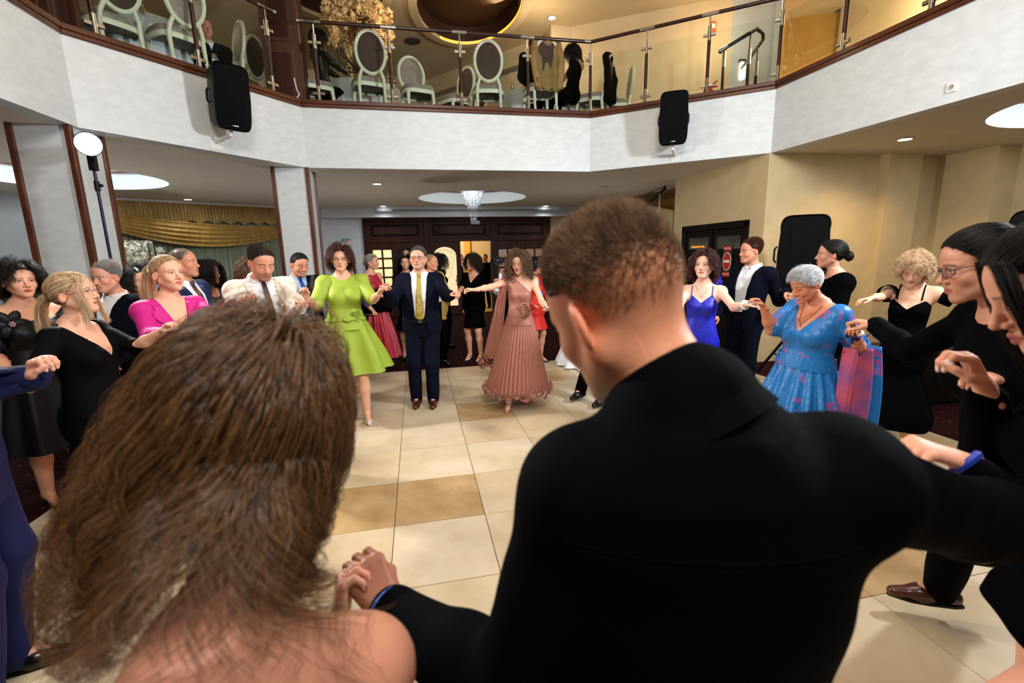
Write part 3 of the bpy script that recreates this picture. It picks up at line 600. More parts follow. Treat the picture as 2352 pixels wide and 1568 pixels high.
# ---- loudspeakers
def speaker_mesh(root, W, Hh, Dp, M, logo=True, round_=0.06):
    """cabinet with rounded trapezoid plan, convex grille, waist notches, horn and woofer rings"""
    prof = []
    n = 40; outline = []
    for k in range(n):
        a = 2*math.pi*k/n; ca, sa = math.cos(a), math.sin(a); e = 0.28
        x = W/2*abs(ca)**e*(1 if ca > 0 else -1); z = Hh/2*abs(sa)**e*(1 if sa > 0 else -1)
        x *= 1-0.10*math.exp(-((z-Hh*0.22)/(Hh*0.10))**2)*(1 if abs(ca) > 0.3 else 0) - 0.05*(abs(z)/(Hh/2))**3
        outline.append((x, z))
    P = []
    for (y, s) in ((-Dp*0.55, 0.70), (-Dp*0.5, 0.76), (0, 0.93), (Dp*0.32, 1.0), (Dp*0.45, 1.0), (Dp*0.5, 0.97)):
        P.append([(x*s, y, z*(0.5+s*0.5)) for x, z in outline])
    MB().grid(np.array(P), wrap=True).add([(x*0.70, -Dp*0.55, z*0.85) for x, z in outline], [tuple(range(n-1, -1, -1))]).xf(M).build('cabinet', BLACKP, root, smooth=True, sharp=50)
    G = []
    for s in (0.955, 0.9, 0.7, 0.45, 0.2, 0.02): G.append([(x*s, Dp*0.5+0.035*(1-s*s)-0.004, z*s) for x, z in outline])
    gr = MB().grid(np.array(G), wrap=True).xf(M).build('grille', GRILLE, root, smooth=True)
    rg = MB()
    for rr in (0.30, 0.24, 0.16, 0.08): rg.tube([(rr*W*math.cos(a)*1.15, Dp*0.5+0.037*(1-0.5)+0.014-0.03*rr, -Hh*0.17+rr*W*math.sin(a)*1.15) for a in np.linspace(0, 2*math.pi, 25)[:-1]], 0.002, 4, closed=True)
    rg.xf(M).build('cone_ring', BLACKP, root, smooth=True)
    if logo is False: MB().box((-W*0.30, Dp*0.5+0.012, Hh*0.14), (W*0.30, Dp*0.5+0.026, Hh*0.36)).xf(M).build('horn', GRILLE, root, bevel=0.02)
    for sg in (-1, 1): MB().tube([(sg*W*0.475, -Dp*0.05, Hh*0.10), (sg*W*0.52, -Dp*0.05, Hh*0.06), (sg*W*0.52, -Dp*0.05, -Hh*0.08), (sg*W*0.475, -Dp*0.05, -Hh*0.12)], 0.012, 6).xf(M).build('side_handle', BLACKP, root, smooth=True)
    if logo:
        MB().box((-0.035, Dp*0.5+0.008, -Hh*0.435), (0.012, Dp*0.5+0.018, -Hh*0.42)).xf(M).build('badge', mat('badge_grey', (190, 195, 195), 0.3), root)
        MB().add([(0.016, Dp*0.5+0.019, -Hh*0.437), (0.04, Dp*0.5+0.019, -Hh*0.437), (0.016, Dp*0.5+0.019, -Hh*0.415)], [(0, 2, 1)]).xf(M).build('badge_mark', mat('badge_green', (40, 140, 70), 0.4), root)
def fmat(c, f, tilt=0.0, roll=0.0):
    f = np.array(f, float); f /= np.linalg.norm(f); x = np.array([f[1], -f[0], 0]); 
    R = Matrix(((x[0], f[0], 0), (x[1], f[1], 0), (0, 0, 1))).to_4x4()
    return Matrix.Translation(Vector(c)) @ R @ Matrix.Rotation(-tilt, 4, 'X') @ Matrix.Rotation(roll, 4, 'Y')
nAB = np.array([0.765, -0.644, 0]); nCD = np.array([-0.62, -0.785, 0])
for (px, py, nrm, c0, face, label, w) in ((522, 226, nAB, OCT[0], (0.62, -0.78), 'black loudspeaker on a white bracket on the left balcony front', 0.40), (1547, 274, nCD, OCT[2], (-0.50, -0.86), 'black loudspeaker on a white bracket on the right balcony front', 0.40)):
    pw = onplane(px, py, nrm, float(np.array([*c0, 0]) @ nrm)+0.36)
    s = thing('wall_speaker', pw, label, 'loudspeaker', None)
    speaker_mesh(s, w, 0.71, 0.34, fmat(pw, face, 0.16))
    b0 = pw - nrm*0.02; b0[2] = pw[2]-0.40; b1 = pw-nrm*0.36; b1[2] = pw[2]-0.48
    MB().tube([pw+np.array([0, 0, -0.3]), b0+np.array([0, 0, 0.0]), b1+np.array([0, 0, 0.04])], 0.026, 8).build('bracket_arm', WHITE, s, smooth=True)
    tn = np.array([-nrm[1], nrm[0], 0]); M = Matrix(((tn[0], 0, nrm[0], b1[0]), (tn[1], 0, nrm[1], b1[1]), (0, 1, 0, b1[2]), (0, 0, 0, 1)))
    MB().box((-0.07, -0.05, 0.0), (0.07, 0.06, 0.012), M).build('bracket_plate', WHITE, s, bevel=0.003)
# tripod PA speaker right, and a second at the far right edge
def tripod(root, c, h, r=0.55, a0=0.4, m=BLACKM):
    MB().tube([(c[0], c[1], 0.25), (c[0], c[1], h)], 0.018, 10).build('pole', m, root, smooth=True)
    MB().tube([(c[0], c[1], 0.62), (c[0], c[1], 0.74)], 0.03, 10).build('collar', m, root, smooth=True)
    for k in range(3):
        a = a0+k*2.094; f = (c[0]+r*math.cos(a), c[1]+r*math.sin(a), 0.02)
        lg = MB().bar((c[0]+0.02*math.cos(a), c[1]+0.02*math.sin(a), 0.68), f, 0.03, 0.022).bar((c[0], c[1], 0.28), (c[0]+r*0.55*math.cos(a), c[1]+r*0.55*math.sin(a), 0.33), 0.02, 0.015).build('leg', m, root)
        MB().ball(f, 0.024).build('rubber_foot', BLACKP, lg, smooth=True)
ps = at(1837, 590, 5.75)
s = thing('pa_speaker', (ps[0], ps[1], 1.35), 'large black loudspeaker on a tripod in front of the cream wall', 'loudspeaker')
speaker_mesh(s, 0.54, 0.92, 0.40, fmat((ps[0], ps[1], 1.66), (-0.55, -0.84), 0.0), logo=False)
s = thing('speaker_stand', (ps[0], ps[1], 0), 'black tripod stand under the large loudspeaker', 'speaker stand'); tripod(s, ps, 1.17, 0.58, 3.6)
ps2 = at(2400, 600, 3.4); s = thing('pa_speaker', (ps2[0], ps2[1], 1.35), 'black loudspeaker cut by the right edge of the picture', 'loudspeaker')
speaker_mesh(s, 0.42, 0.7, 0.36, fmat((ps2[0], ps2[1], 1.62), (-0.9, -0.4), 0.0), logo=False)
s = thing('speaker_stand', (ps2[0], ps2[1], 0), 'black tripod stand at the right edge behind the woman with glasses', 'speaker stand'); tripod(s, ps2, 1.3, 0.5, 1.0)
# ---- floodlight on stand
sp = STROBE; s = thing('flood_light', (sp[0], sp[1], sp[2]), 'blazing white round floodlight on a tall stand at the left column', 'floodlight')
aim = np.array([0.42, -0.84, -0.10]); aim /= np.linalg.norm(aim)
MB().lathe([(0.05, -0.34), (0.075, -0.33), (0.08, -0.1), (0.085, -0.06), (0.10, 0.0), (0.103, 0.012), (0.095, 0.012), (0.085, -0.03), (0.02, -0.03)], sp, 24, aim).build('lamp_body', BLACKP, s, smooth=True)
MB().lathe([(0.095, 0.008), (0.08, 0.028), (0.05, 0.04), (0.003, 0.045)], sp, 24, aim).build('dome_diffuser', mat('strobe_glow', (255, 255, 255), emit=30, emitcol=(240, 246, 255)), s, smooth=True)
pole_top = sp - aim*0.14 - np.array([0, 0, 0.08]); fx, fy = pole_top[0], pole_top[1]
MB().bar(pole_top+np.array([0, 0, 0.02]), pole_top-np.array([0, 0, 0.14]), 0.05, 0.06, up=(1, 0, 0)).tube([pole_top-aim*0.12-np.array([0, 0, 0.06]), pole_top], 0.012, 6).build('swivel', BLACKP, s, bevel=0.005)
s = thing('light_stand', (fx, fy, 0), 'tall dark blue stand carrying the floodlight at the left', 'light stand')
tripod(s, (fx, fy), 1.4, 0.45, 0.3, mat('stand_blue', (24, 26, 62), 0.35, metal=0.4)); MB().tube([(fx, fy, 1.35), (fx, fy, pole_top[2]-0.1)], 0.013, 10).build('upper_pole', MATS['stand_blue'], s, smooth=True)
for z in (1.4, 2.45): MB().tube([(fx, fy, z-0.05), (fx, fy, z+0.04)], 0.022, 10).ball((fx+0.035, fy, z), 0.016).build('clamp', BLACKP, s, smooth=True)
# ---- right-hand dark door with the no-entry sign
d2 = empty('door_2', (5.02, 7.18, 0), 'dark double door with small panes in the cream wall at the right', kind='structure')
MB().box((5.0, 6.27, 0), (5.12, 6.37, 2.16)).box((5.0, 7.98, 0), (5.12, 8.08, 2.16)).box((5.0, 6.27, 2.07), (5.12, 8.08, 2.17)).build('door_frame', BLKW, d2, bevel=0.01)
for (a, b) in ((6.37, 7.17), (7.18, 7.98)):
    lf = MB().box((5.05, a, 0.02), (5.1, b, 2.07)).build('door_leaf', BLKW, d2)
    MB().box((5.03, a+0.03, 0.05), (5.05, a+0.1, 2.05)).box((5.03, b-0.1, 0.05), (5.05, b-0.03, 2.05)).box((5.03, a+0.1, 1.95), (5.05, b-0.1, 2.05)).box((5.03, a+0.1, 1.66), (5.05, b-0.1, 1.74)).box((5.03, a+0.1, 0.85), (5.05, b-0.1, 0.98)).box((5.03, a+0.1, 0.05), (5.05, b-0.1, 0.2)).build('stile', BLKW, lf, bevel=0.006)
    MB().box((5.042, a+0.1, 1.74), (5.05, b-0.1, 1.95)).build('pane', mat('dark_pane', (70, 74, 70), 0.12, var=0.4, vscale=6), lf)
    MB().box((5.042, a+0.15, 0.3), (5.05, b-0.15, 0.75)).build('panel', BLKW, lf, bevel=0.01)
MB().box((5.038, 7.4, 1.77), (5.046, 7.8, 1.80)).build('pane_reflection', mat('amber_reflection', (230, 160, 40), emit=0.8, emitcol=(230, 150, 30)), d2)  # glowing strip painted on as a lamp's reflection in the pane
ns = thing('no_entry_sign', (5.025, 6.62, 1.5), 'red and white round no-entry sign on the dark door', 'sign')
RED = mat('sign_red', (186, 30, 28), 0.4); WHT = mat('sign_white', (235, 232, 226), 0.4)
pn = onplane(1669, 600, np.array([1., 0, 0]), 5.025); RY = Matrix(((0, 0, -1, 5.028), (-1, 0, 0, pn[1]), (0, 1, 0, pn[2]), (0, 0, 0, 1)))
MB().box((-0.11, -0.26, -0.008), (0.11, 0.26, 0.0)).xf(RY).build('backing', mat('sign_back', (40, 34, 30), 0.5), ns)
MB().box((-0.095, 0.17, 0.0005), (0.095, 0.25, 0.003)).box((-0.095, -0.25, 0.0005), (0.095, -0.17, 0.003)).xf(RY).build('word_plate', RED, ns)
MB().lathe([(0.15, 0.0005), (0.15, 0.003), (0.002, 0.003)], n=28, sx=0.72, sy=1.0).xf(RY).build('white_disc', WHT, ns)
MB().lathe([(0.135, 0.003), (0.135, 0.005), (0.002, 0.005)], n=28, sx=0.70, sy=1.0).xf(RY).build('red_disc', RED, ns)
MB().box((-0.07, -0.022, 0.005), (0.07, 0.022, 0.007)).xf(RY).build('white_bar', WHT, ns)
def text(s, M, size, m, parent, name='lettering'):
    c = D.curves.new(name, 'FONT'); c.body = s; c.size = size; c.align_x = 'CENTER'; c.align_y = 'CENTER'; c.extrude = 0.0008; c.materials.append(m)
    o = D.objects.new(name, c); COL.objects.link(o); bpy.context.view_layer.update(); me = D.meshes.new_from_object(o); D.objects.remove(o)
    o2 = D.objects.new(name, me); o2.matrix_world = M; me.transform(M); o2.matrix_world = Matrix.Identity(4); me.materials.clear(); me.materials.append(m); return link(o2, parent)
text('ACCESUL', RY @ Matrix.Translation((0, 0.21, 0.0045)), 0.042, WHT, ns); text('INTERZIS', RY @ Matrix.Translation((0, -0.21, 0.0045)), 0.042, WHT, ns)
# exit sign and extinguisher upstairs
nC = np.array([-0.401, -0.916, 0]); pe = onplane(1638, 62, nC, float(np.array([6.15, 8.55, 0]) @ nC))+nC*0.015; xs = thing('exit_sign', pe, 'small orange-red sign on the bluish upstairs wall strip', 'sign')
MB().box(tuple(pe-np.array([0.05, 0.01, 0.09])), tuple(pe+np.array([0.05, 0.01, 0.09]))).build('plate', mat('sign_orange', (214, 96, 40), 0.5), xs); MB().box(tuple(pe-np.array([0.035, 0.014, 0.03])), tuple(pe+np.array([0.035, -0.009, 0.05]))).build('pictogram', WHT, xs)
px_ = onz(1632, 214, ZF+0.0); px_ = at(1630, 200, 7.9); fe = thing('fire_extinguisher', (px_[0], px_[1], ZF-0.06), 'red fire extinguisher on the balcony floor by the stairs', 'extinguisher')
MB().lathe([(0.06, 0), (0.075, 0.02), (0.075, 0.3), (0.06, 0.36), (0.025, 0.39), (0.02, 0.42)], (px_[0], px_[1], ZF-0.05), 16).build('cylinder_body', mat('extinguisher_red', (170, 24, 20), 0.35), fe, smooth=True)
MB().bar((px_[0], px_[1], ZF+0.37), (px_[0]+0.13, px_[1], ZF+0.46), 0.02, 0.02).bar((px_[0], px_[1], ZF+0.36), (px_[0]+0.13, px_[1], ZF+0.38), 0.02, 0.02).build('valve_lever', mat('extinguisher_red', (170, 24, 20)), fe)
MB().tube([(px_[0], px_[1], ZF+0.36), (px_[0]-0.09, px_[1], ZF+0.33), (px_[0]-0.1, px_[1], ZF+0.1)], 0.012, 6).build('hose', BLACKP, fe, smooth=True)
# ---- banquet chairs upstairs
BROWN = mat('brown_velvet', (62, 42, 32), 0.8, var=0.25, vscale=14); DAMASK = mat('grey_damask', (138, 124, 116), 0.6, var=0.25, vscale=18)
def chair(loc, yaw, label, pad=BROWN, group='ivory oval-back banquet chairs'):
    t = thing('banquet_chair', loc, label, 'chair', group); c, s = math.cos(yaw), math.sin(yaw)
    q = 1.06; M = Matrix(((c*q, -s*q, 0, loc[0]), (s*q, c*q, 0, loc[1]), (0, 0, q, loc[2]), (0, 0, 0, 1)))     # local +y = front
    ov = [(0.205*math.cos(a), -0.25-0.10*(0.28*math.sin(a)+0.28), 0.78+0.27*math.sin(a)) for a in np.linspace(0, 2*math.pi, 33)[:-1]]
    MB().tube(ov, 0.026, 8, closed=True).xf(M).build('back_frame', IVORY, t, smooth=True)
    g = [[(0.205*r*math.cos(a), -0.25-0.028*(1+math.sin(a)*r)+dy*math.sqrt(max(0, 1-r*r)), 0.78+0.27*r*math.sin(a)) for a in np.linspace(0, 2*math.pi, 33)[:-1]] for r, dy in ((0.02, 0.03), (0.5, 0.03), (0.8, 0.03), (0.93, 0.03), (0.93, -0.03), (0.8, -0.03), (0.5, -0.03), (0.02, -0.03))]
    MB().grid(np.array(g), wrap=True).xf(M).build('back_pad', pad, t, smooth=True)
    so = [(0.25*abs(math.cos(a))**0.6*(1 if math.cos(a) > 0 else -1), 0.02+0.24*abs(math.sin(a))**0.6*(1 if math.sin(a) > 0 else -1)) for a in np.linspace(0, 2*math.pi, 29)[:-1]]
    MB().grid(np.array([[(x*k, y*k, z) for x, y in so] for k, z in ((0.02, 0.395), (0.97, 0.395), (1.0, 0.42), (1.0, 0.45), (0.93, 0.485), (0.6, 0.505), (0.02, 0.51))]), wrap=True).xf(M).build('seat', DAMASK if pad is BROWN else pad, t, smooth=True)
    MB().grid(np.array([[(x*k, y*k, z) for x, y in so] for k, z in ((0.9, 0.36), (0.99, 0.36), (1.02, 0.38), (1.0, 0.415), (0.9, 0.415))]), wrap=True).xf(M).build('seat_rail', IVORY, t, smooth=True)
    for sx in (-1, 1):
        MB().tube([(sx*0.19, 0.2, 0.38), (sx*0.2, 0.215, 0.28), (sx*0.19, 0.2, 0.1), (sx*0.195, 0.215, 0.0)], [0.03, 0.027, 0.017, 0.02], 8).xf(M).build('leg', IVORY, t, smooth=True)
        MB().tube([(sx*0.13, -0.26, 0.56), (sx*0.17, -0.235, 0.46), (sx*0.18, -0.21, 0.36), (sx*0.18, -0.23, 0.15), (sx*0.19, -0.29, 0.0)], [0.022, 0.024, 0.026, 0.02, 0.018], 8).xf(M).build('leg', IVORY, t, smooth=True)
    return t
ZB = ZF+0.05
def cpos(px, py, ztop=1.14, back=0.0): p = onz(px, py, ZB+ztop)+np.array([-0.765, 0.644, 0])*back; return (p[0], p[1], ZB)
# yaw pi = back towards +v ; yaw 0 = front towards +v (its back faces the hall)
chair(cpos(840, 87), 0.25, 'ivory chair with a brown oval back in front of the blossom centrepiece')
chair(cpos(952, 110), 3.4, 'ivory chair with a grey damask oval back at the middle of the balcony', DAMASK)
chair(cpos(1040, 140), 2.2, 'ivory brown-backed chair turned sideways left of the girl upstairs')
chair(cpos(1118, 110), -0.1, 'ivory chair with a brown oval back right of the girl upstairs')
cj1 = cpos(1240, 105); chair(cj1, 0.1, 'ivory chair under the tan jacket upstairs')
cj2 = cpos(1362, 135); chair(cj2, 0.9, 'ivory chair under the black jacket by the railing corner')
chair(cpos(1412, 152), 1.35, 'narrow-looking ivory chair seen edge-on right of the black jacket', DAMASK)
chair(cpos(712, 95), -1.15, 'ivory chair under the woman in black sequins')
chair(cpos(420, -78, back=0.36), 0.87, 'large ivory chair with a pale oval back behind the left railing', DAMASK)
chair(cpos(255, -118, back=0.3), 0.87, 'ivory chair with a dark oval back at the left end of the balcony')
chair(cpos(497, 22, back=0.1), 2.2, 'ivory chair seen edge-on beside the seated man upstairs', DAMASK)
chair(cpos(540, 85), 1.2, 'brown-backed chair half hidden behind the wooden pillar upstairs')
chair(cpos(1090, 175), 3.0, 'ivory chair under the dark-haired girl upstairs')
# ---- round tables upstairs
CLOTH = mat('white_cloth', (196, 198, 202), 0.7, var=0.08, vscale=5, sheen=0.1)
def table(c, r, label, h=0.74):
    t = thing('banquet_table', (c[0], c[1], ZB), label, 'table', 'round banquet tables upstairs'); n = 72
    rows = []
    for (k, z, a) in ((0.02, h, 0), (0.97, h, 0), (1.0, h-0.01, 0), (1.01, h-0.1, 0.010), (1.02, h-0.3, 0.03), (1.03, 0.06, 0.05)):
        rows.append([(c[0]+(r*k+a*math.sin(12*th+1.3*math.sin(3*th)))*math.cos(th), c[1]+(r*k+a*math.sin(12*th+1.3*math.sin(3*th)))*math.sin(th), ZB+z) for th in (2*math.pi*i/n for i in range(n))])
    MB().grid(np.array(rows), wrap=True).build('tablecloth', CLOTH, t, smooth=True)
    MB().lathe([(0.3, 0), (0.3, 0.03), (0.05, 0.06), (0.05, h-0.03), (0.6*r, h-0.02)], (c[0], c[1], ZB), 16).build('pedestal', BLACKM, t, smooth=True)
    return t
T1 = (0, 0)
fc0 = at(818, 62, 9.05); T1 = (fc0[0], fc0[1]); table(T1, 0.72, 'round table in white cloth under the blossom centrepiece')
pt = at(1235, 200, 9.7); T2 = (pt[0], pt[1]); table(T2, 0.8, 'round table in white cloth in front of the woman with the phone')
pt = at(318, 30, 6.6); T3 = (pt[0], pt[1]); table(T3, 0.6, 'round table in white cloth behind the left railing')
WINE = glass_mat('wine_glass', (0.92, 0.94, 0.94), 2.0)
def wineglass(x, y, label, grp):
    t = thing('wine_glass', (x, y, ZB+0.74), label, 'glass', grp)
    MB().lathe([(0.035, 0.0), (0.033, 0.004), (0.005, 0.01), (0.004, 0.085), (0.02, 0.1), (0.036, 0.14), (0.034, 0.19), (0.03, 0.21)], (x, y, ZB+0.742), 12).build('glass_bowl', WINE, t, smooth=True)
ORD = ('first', 'second', 'third', 'fourth', 'fifth', 'sixth', 'seventh')
for k in range(7):
    a = 3.6+k*0.42; wineglass(T1[0]+0.6*math.cos(a), T1[1]+0.6*math.sin(a), ORD[k]+' stemmed wine glass counted along the near rim of the blossom centrepiece table', 'wine glasses on the blossom table')
for k in range(4):
    a = 3.4+k*0.6; wineglass(T2[0]+0.55*math.cos(a), T2[1]+0.55*math.sin(a), ORD[k]+' stemmed wine glass counted along the near rim of the phone woman\'s table', 'wine glasses on the phone table')
b_ = thing('bottle', (T3[0]+0.1, T3[1]-0.1, ZB+0.74), 'clear water bottle with a purple cap on the left upstairs table', 'bottle')
MB().lathe([(0.035, 0), (0.038, 0.02), (0.038, 0.16), (0.015, 0.22), (0.014, 0.25)], (T3[0]+0.1, T3[1]-0.1, ZB+0.742), 14).build('bottle_body', mat('amber_bottle', (230, 190, 120), 0.1, trans=0.6), b_, smooth=True)
MB().lathe([(0.017, 0.25), (0.017, 0.285), (0.002, 0.287)], (T3[0]+0.1, T3[1]-0.1, ZB+0.742), 12).build('cap', mat('purple_cap', (90, 50, 130), 0.4), b_, smooth=True)
tag(MB().grid(np.array([[(T2[0]+0.15+0.3*i/7, T2[1]-0.45+0.25*j/7, ZB+0.75+0.05*abs(math.sin(i*1.1)*math.cos(j*0.9))) for j in range(8)] for i in range(8)])).build('napkin', CLOTH, smooth=True, solid=0.006), 'crumpled white napkin on the table by the woman with the phone', 'napkin')
# ---- blossom trees (upstairs centrepiece, and the bouquet by the curtain)
def petals(centers, size, rng):
    """five-petal blossoms: one small rosette of bent quads each"""
    V, Fc = [], []
    for c in centers:
        d = rng.normal(size=3); d /= np.linalg.norm(d); x, y, z = frame_of(d); s = size*rng.uniform(0.7, 1.25); a0 = rng.uniform(0, 6)
        for k in range(5):
            a = a0+k*1.2566; u = x*math.cos(a)+y*math.sin(a); w = -x*math.sin(a)+y*math.cos(a); n = len(V)
            V += [c, c+u*s*0.6+w*s*0.38+z*s*0.28, c+u*s*1.0+z*s*0.5, c+u*s*0.6-w*s*0.38+z*s*0.28]; Fc.append((n, n+1, n+2, n+3))
    return np.array(V), np.array(Fc)
def blossom(root, c, R, n, size, m, sq=(1, 1, 0.8), hang=6, seed=1, name='blossom'):
    rng = np.random.default_rng(seed); cl = []
    for k in range(n//26):
        d = rng.normal(size=3); d /= np.linalg.norm(d)
        if d[2] < -0.25: d[2] = abs(d[2])
        cc = np.array(c) + d*np.array(sq)*R*rng.uniform(0.62, 1.0); cl.append(cc + rng.normal(size=(26, 3))*R*0.10)
    for k in range(hang):
        a = rng.uniform(0, 6.28); bx_ = np.array(c)+np.array([math.cos(a)*R*0.85, math.sin(a)*R*0.85, -R*0.1]); L = rng.uniform(0.4, 1.0)*R
        for j in range(12): cl.append(bx_ + np.array([0, 0, -L*j/12]) + rng.normal(size=(9, 3))*R*0.06*(1-j/18))
    V, Fc = petals(np.concatenate(cl), size, rng); o = mesh_obj(name, V, Fc, m, root); o['kind'] = 'stuff'; return o
BLOS = mat('cream_blossom', (238, 204, 142), 0.6, var=0.12, vscale=8); BRANCH = mat('branch_brown', (46, 30, 20), 0.8)
fc = at(818, 62, 9.05); ft = thing('flower_centrepiece', (fc[0], fc[1], ZB+0.75), 'tall tree-like centrepiece of cream blossoms on the upstairs table', 'flowers')
blossom(ft, (fc[0], fc[1], fc[2]+0.0), 0.60, 3000, 0.046, BLOS, sq=(1, 1, 0.75), hang=8, seed=5)
br = MB(); base = np.array([fc[0], fc[1], ZB+0.75]); rb = np.random.default_rng(2)
br.tube([base, base+np.array([0, 0, 0.3])], 0.03, 8)
for k in range(16):
    a = k*2.4; e = np.array([fc[0], fc[1], fc[2]])+np.array([math.cos(a)*0.5, math.sin(a)*0.5, 0.25*math.sin(k*1.7)]); br.tube([base+np.array([0, 0, 0.3]), (base+e)/2+rb.normal(size=3)*0.06+np.array([0, 0, -0.02]), e], [0.014, 0.010, 0.004], 6)
br.build('branches', BRANCH, ft, smooth=True)
MB().lathe([(0.14, 0), (0.15, 0.02), (0.06, 0.05), (0.05, 0.3)], base, 16).build('vase', CHROME, ft, smooth=True)
fb = at(318, 598, 8.6); ft = thing('flower_centrepiece', (fb[0], fb[1], 0.75), 'white blossom bouquet in front of the sage curtain', 'flowers')
blossom(ft, (fb[0], fb[1], fb[2]), 0.42, 1500, 0.045, mat('white_blossom', (226, 222, 200), 0.6, var=0.1), hang=4, seed=9)
MB().lathe([(0.09, 0), (0.1, 0.02), (0.04, 0.05), (0.05, 0.6), (0.08, 0.75)], (fb[0], fb[1], 0.76), 16).build('vase', WINE, ft, smooth=True)
br = MB()
for k in range(8): br.tube([(fb[0], fb[1], 1.2), (fb[0]+0.25*math.cos(k), fb[1]+0.25*math.sin(k), fb[2]+0.1)], 0.006, 5)
br.build('branches', BRANCH, ft)
gv = at(352, 592, 8.4); cv = thing('candle_vase', (gv[0], gv[1], 0.75), 'slim clear glass cylinder beside the white bouquet', 'vase')
MB().lathe([(0.055, 0), (0.055, 1.32), (0.05, 1.32), (0.05, 0.02)], (gv[0], gv[1], 0.752), 16).build('glass_cylinder', WINE, cv, smooth=True)
tb = thing('banquet_table', (fb[0], fb[1], 0), 'round white table carrying the bouquet before the sage curtain', 'table'); n = 60
MB().grid(np.array([[(fb[0]+(0.8*k+a*math.sin(11*th))*math.cos(th), fb[1]+(0.8*k+a*math.sin(11*th))*math.sin(th), z) for th in (2*math.pi*i/n for i in range(n))] for k, z, a in ((0.02, 0.75, 0), (0.98, 0.75, 0), (1.0, 0.74, 0), (1.02, 0.5, 0.02), (1.05, 0.02, 0.05))]), wrap=True).build('tablecloth', CLOTH, tb, smooth=True)
# ---- candelabra behind the green dress woman
cb = at(806, 610, 12.6); cd = thing('candelabra', (cb[0], cb[1], 0), 'tall thin golden candelabra standing near the back wall', 'candelabra')
m_ = MB().tube([(cb[0], cb[1], 0.02), (cb[0], cb[1], 1.35)], 0.012, 8).lathe([(0.14, 0), (0.13, 0.03), (0.02, 0.05)], (cb[0], cb[1], 0), 16)
for k, dx in enumerate((-0.16, -0.05, 0.06, 0.17)): m_.tube([(cb[0], cb[1], 1.2), (cb[0]+dx, cb[1], 1.32), (cb[0]+dx, cb[1], 1.5)], 0.007, 6)
m_.build('stand', mat('pale_gold', (214, 190, 130), 0.3, metal=0.8), cd, smooth=True)
for k, dx in enumerate((-0.16, -0.05, 0.06, 0.17)): MB().tube([(cb[0]+dx, cb[1], 1.5), (cb[0]+dx, cb[1], 1.72+0.05*(k % 2))], 0.012, 8).build('candle', mat('candle_ivory', (240, 226, 190), 0.5), cd, smooth=True)
# ---- black equipment table at the right and cable
eq = at(2060, 860, 4.9); et = thing('equipment_case', (eq[0], eq[1], 0), 'low black equipment case behind the woman in the off-shoulder dress', 'case')
MB().box((eq[0]-0.75, eq[1]-0.2, 0.0), (eq[0]+0.9, eq[1]+0.4, 0.56)).build('case_body', BLACKP, et, bevel=0.02)
MB().box((eq[0]-0.77, eq[1]-0.22, 0.56), (eq[0]+0.92, eq[1]+0.42, 0.6)).build('case_lid', BLACKP, et, bevel=0.01)
for k in range(2): MB().box((eq[0]-0.3+k*0.6, eq[1]-0.235, 0.3), (eq[0]-0.2+k*0.6, eq[1]-0.2, 0.36)).build('latch', BLACKM, et, bevel=0.003)
dl = at(1852, 690, 5.0); ds = thing('party_light', (dl[0], dl[1], dl[2]), 'black round party light with glowing red beads behind the grey-haired woman', 'lamp')
f_ = -HF + HR*0.1
MB().lathe([(0.05, -0.12), (0.085, -0.1), (0.09, 0.0), (0.08, 0.012), (0.002, 0.012)], dl, 20, f_).build('lamp_body', BLACKP, ds, smooth=True)
xx, yy_, zz = frame_of(f_)
for k in range(7):
    a = k*1.047; r_ = 0.045 if k < 6 else 0; MB().ball(dl+xx*r_*math.cos(a)+yy_*r_*math.sin(a)+zz*0.014, 0.011).build('red_bead', mat('red_bead', (255, 60, 50), emit=5, emitcol=(255, 50, 40)), ds, smooth=True)
s = thing('lamp_stand', (dl[0], dl[1], 0), 'thin black stand under the red party light', 'stand'); MB().tube([(dl[0], dl[1], 0.02), (dl[0], dl[1], dl[2]-0.08)], 0.014, 8).lathe([(0.2, 0), (0.19, 0.02), (0.02, 0.03)], (dl[0], dl[1], 0), 18).build('pole', BLACKM, s, smooth=True)
wc = [at(2002+8*k, 872+4*math.sin(k*1.3), 4.35) for k in range(7)]
for p in wc: p[2] = 0.01
tag(MB().tube([np.array([p[0], p[1], 0.006]) for p in [onz(2000, 1010, 0), onz(2020, 1016, 0), onz(2040, 1008, 0), onz(2060, 1014, 0)]], 0.005, 6).build('cable', WHITE, smooth=True), 'thin white cable lying on the carpet by the equipment case', 'cable')
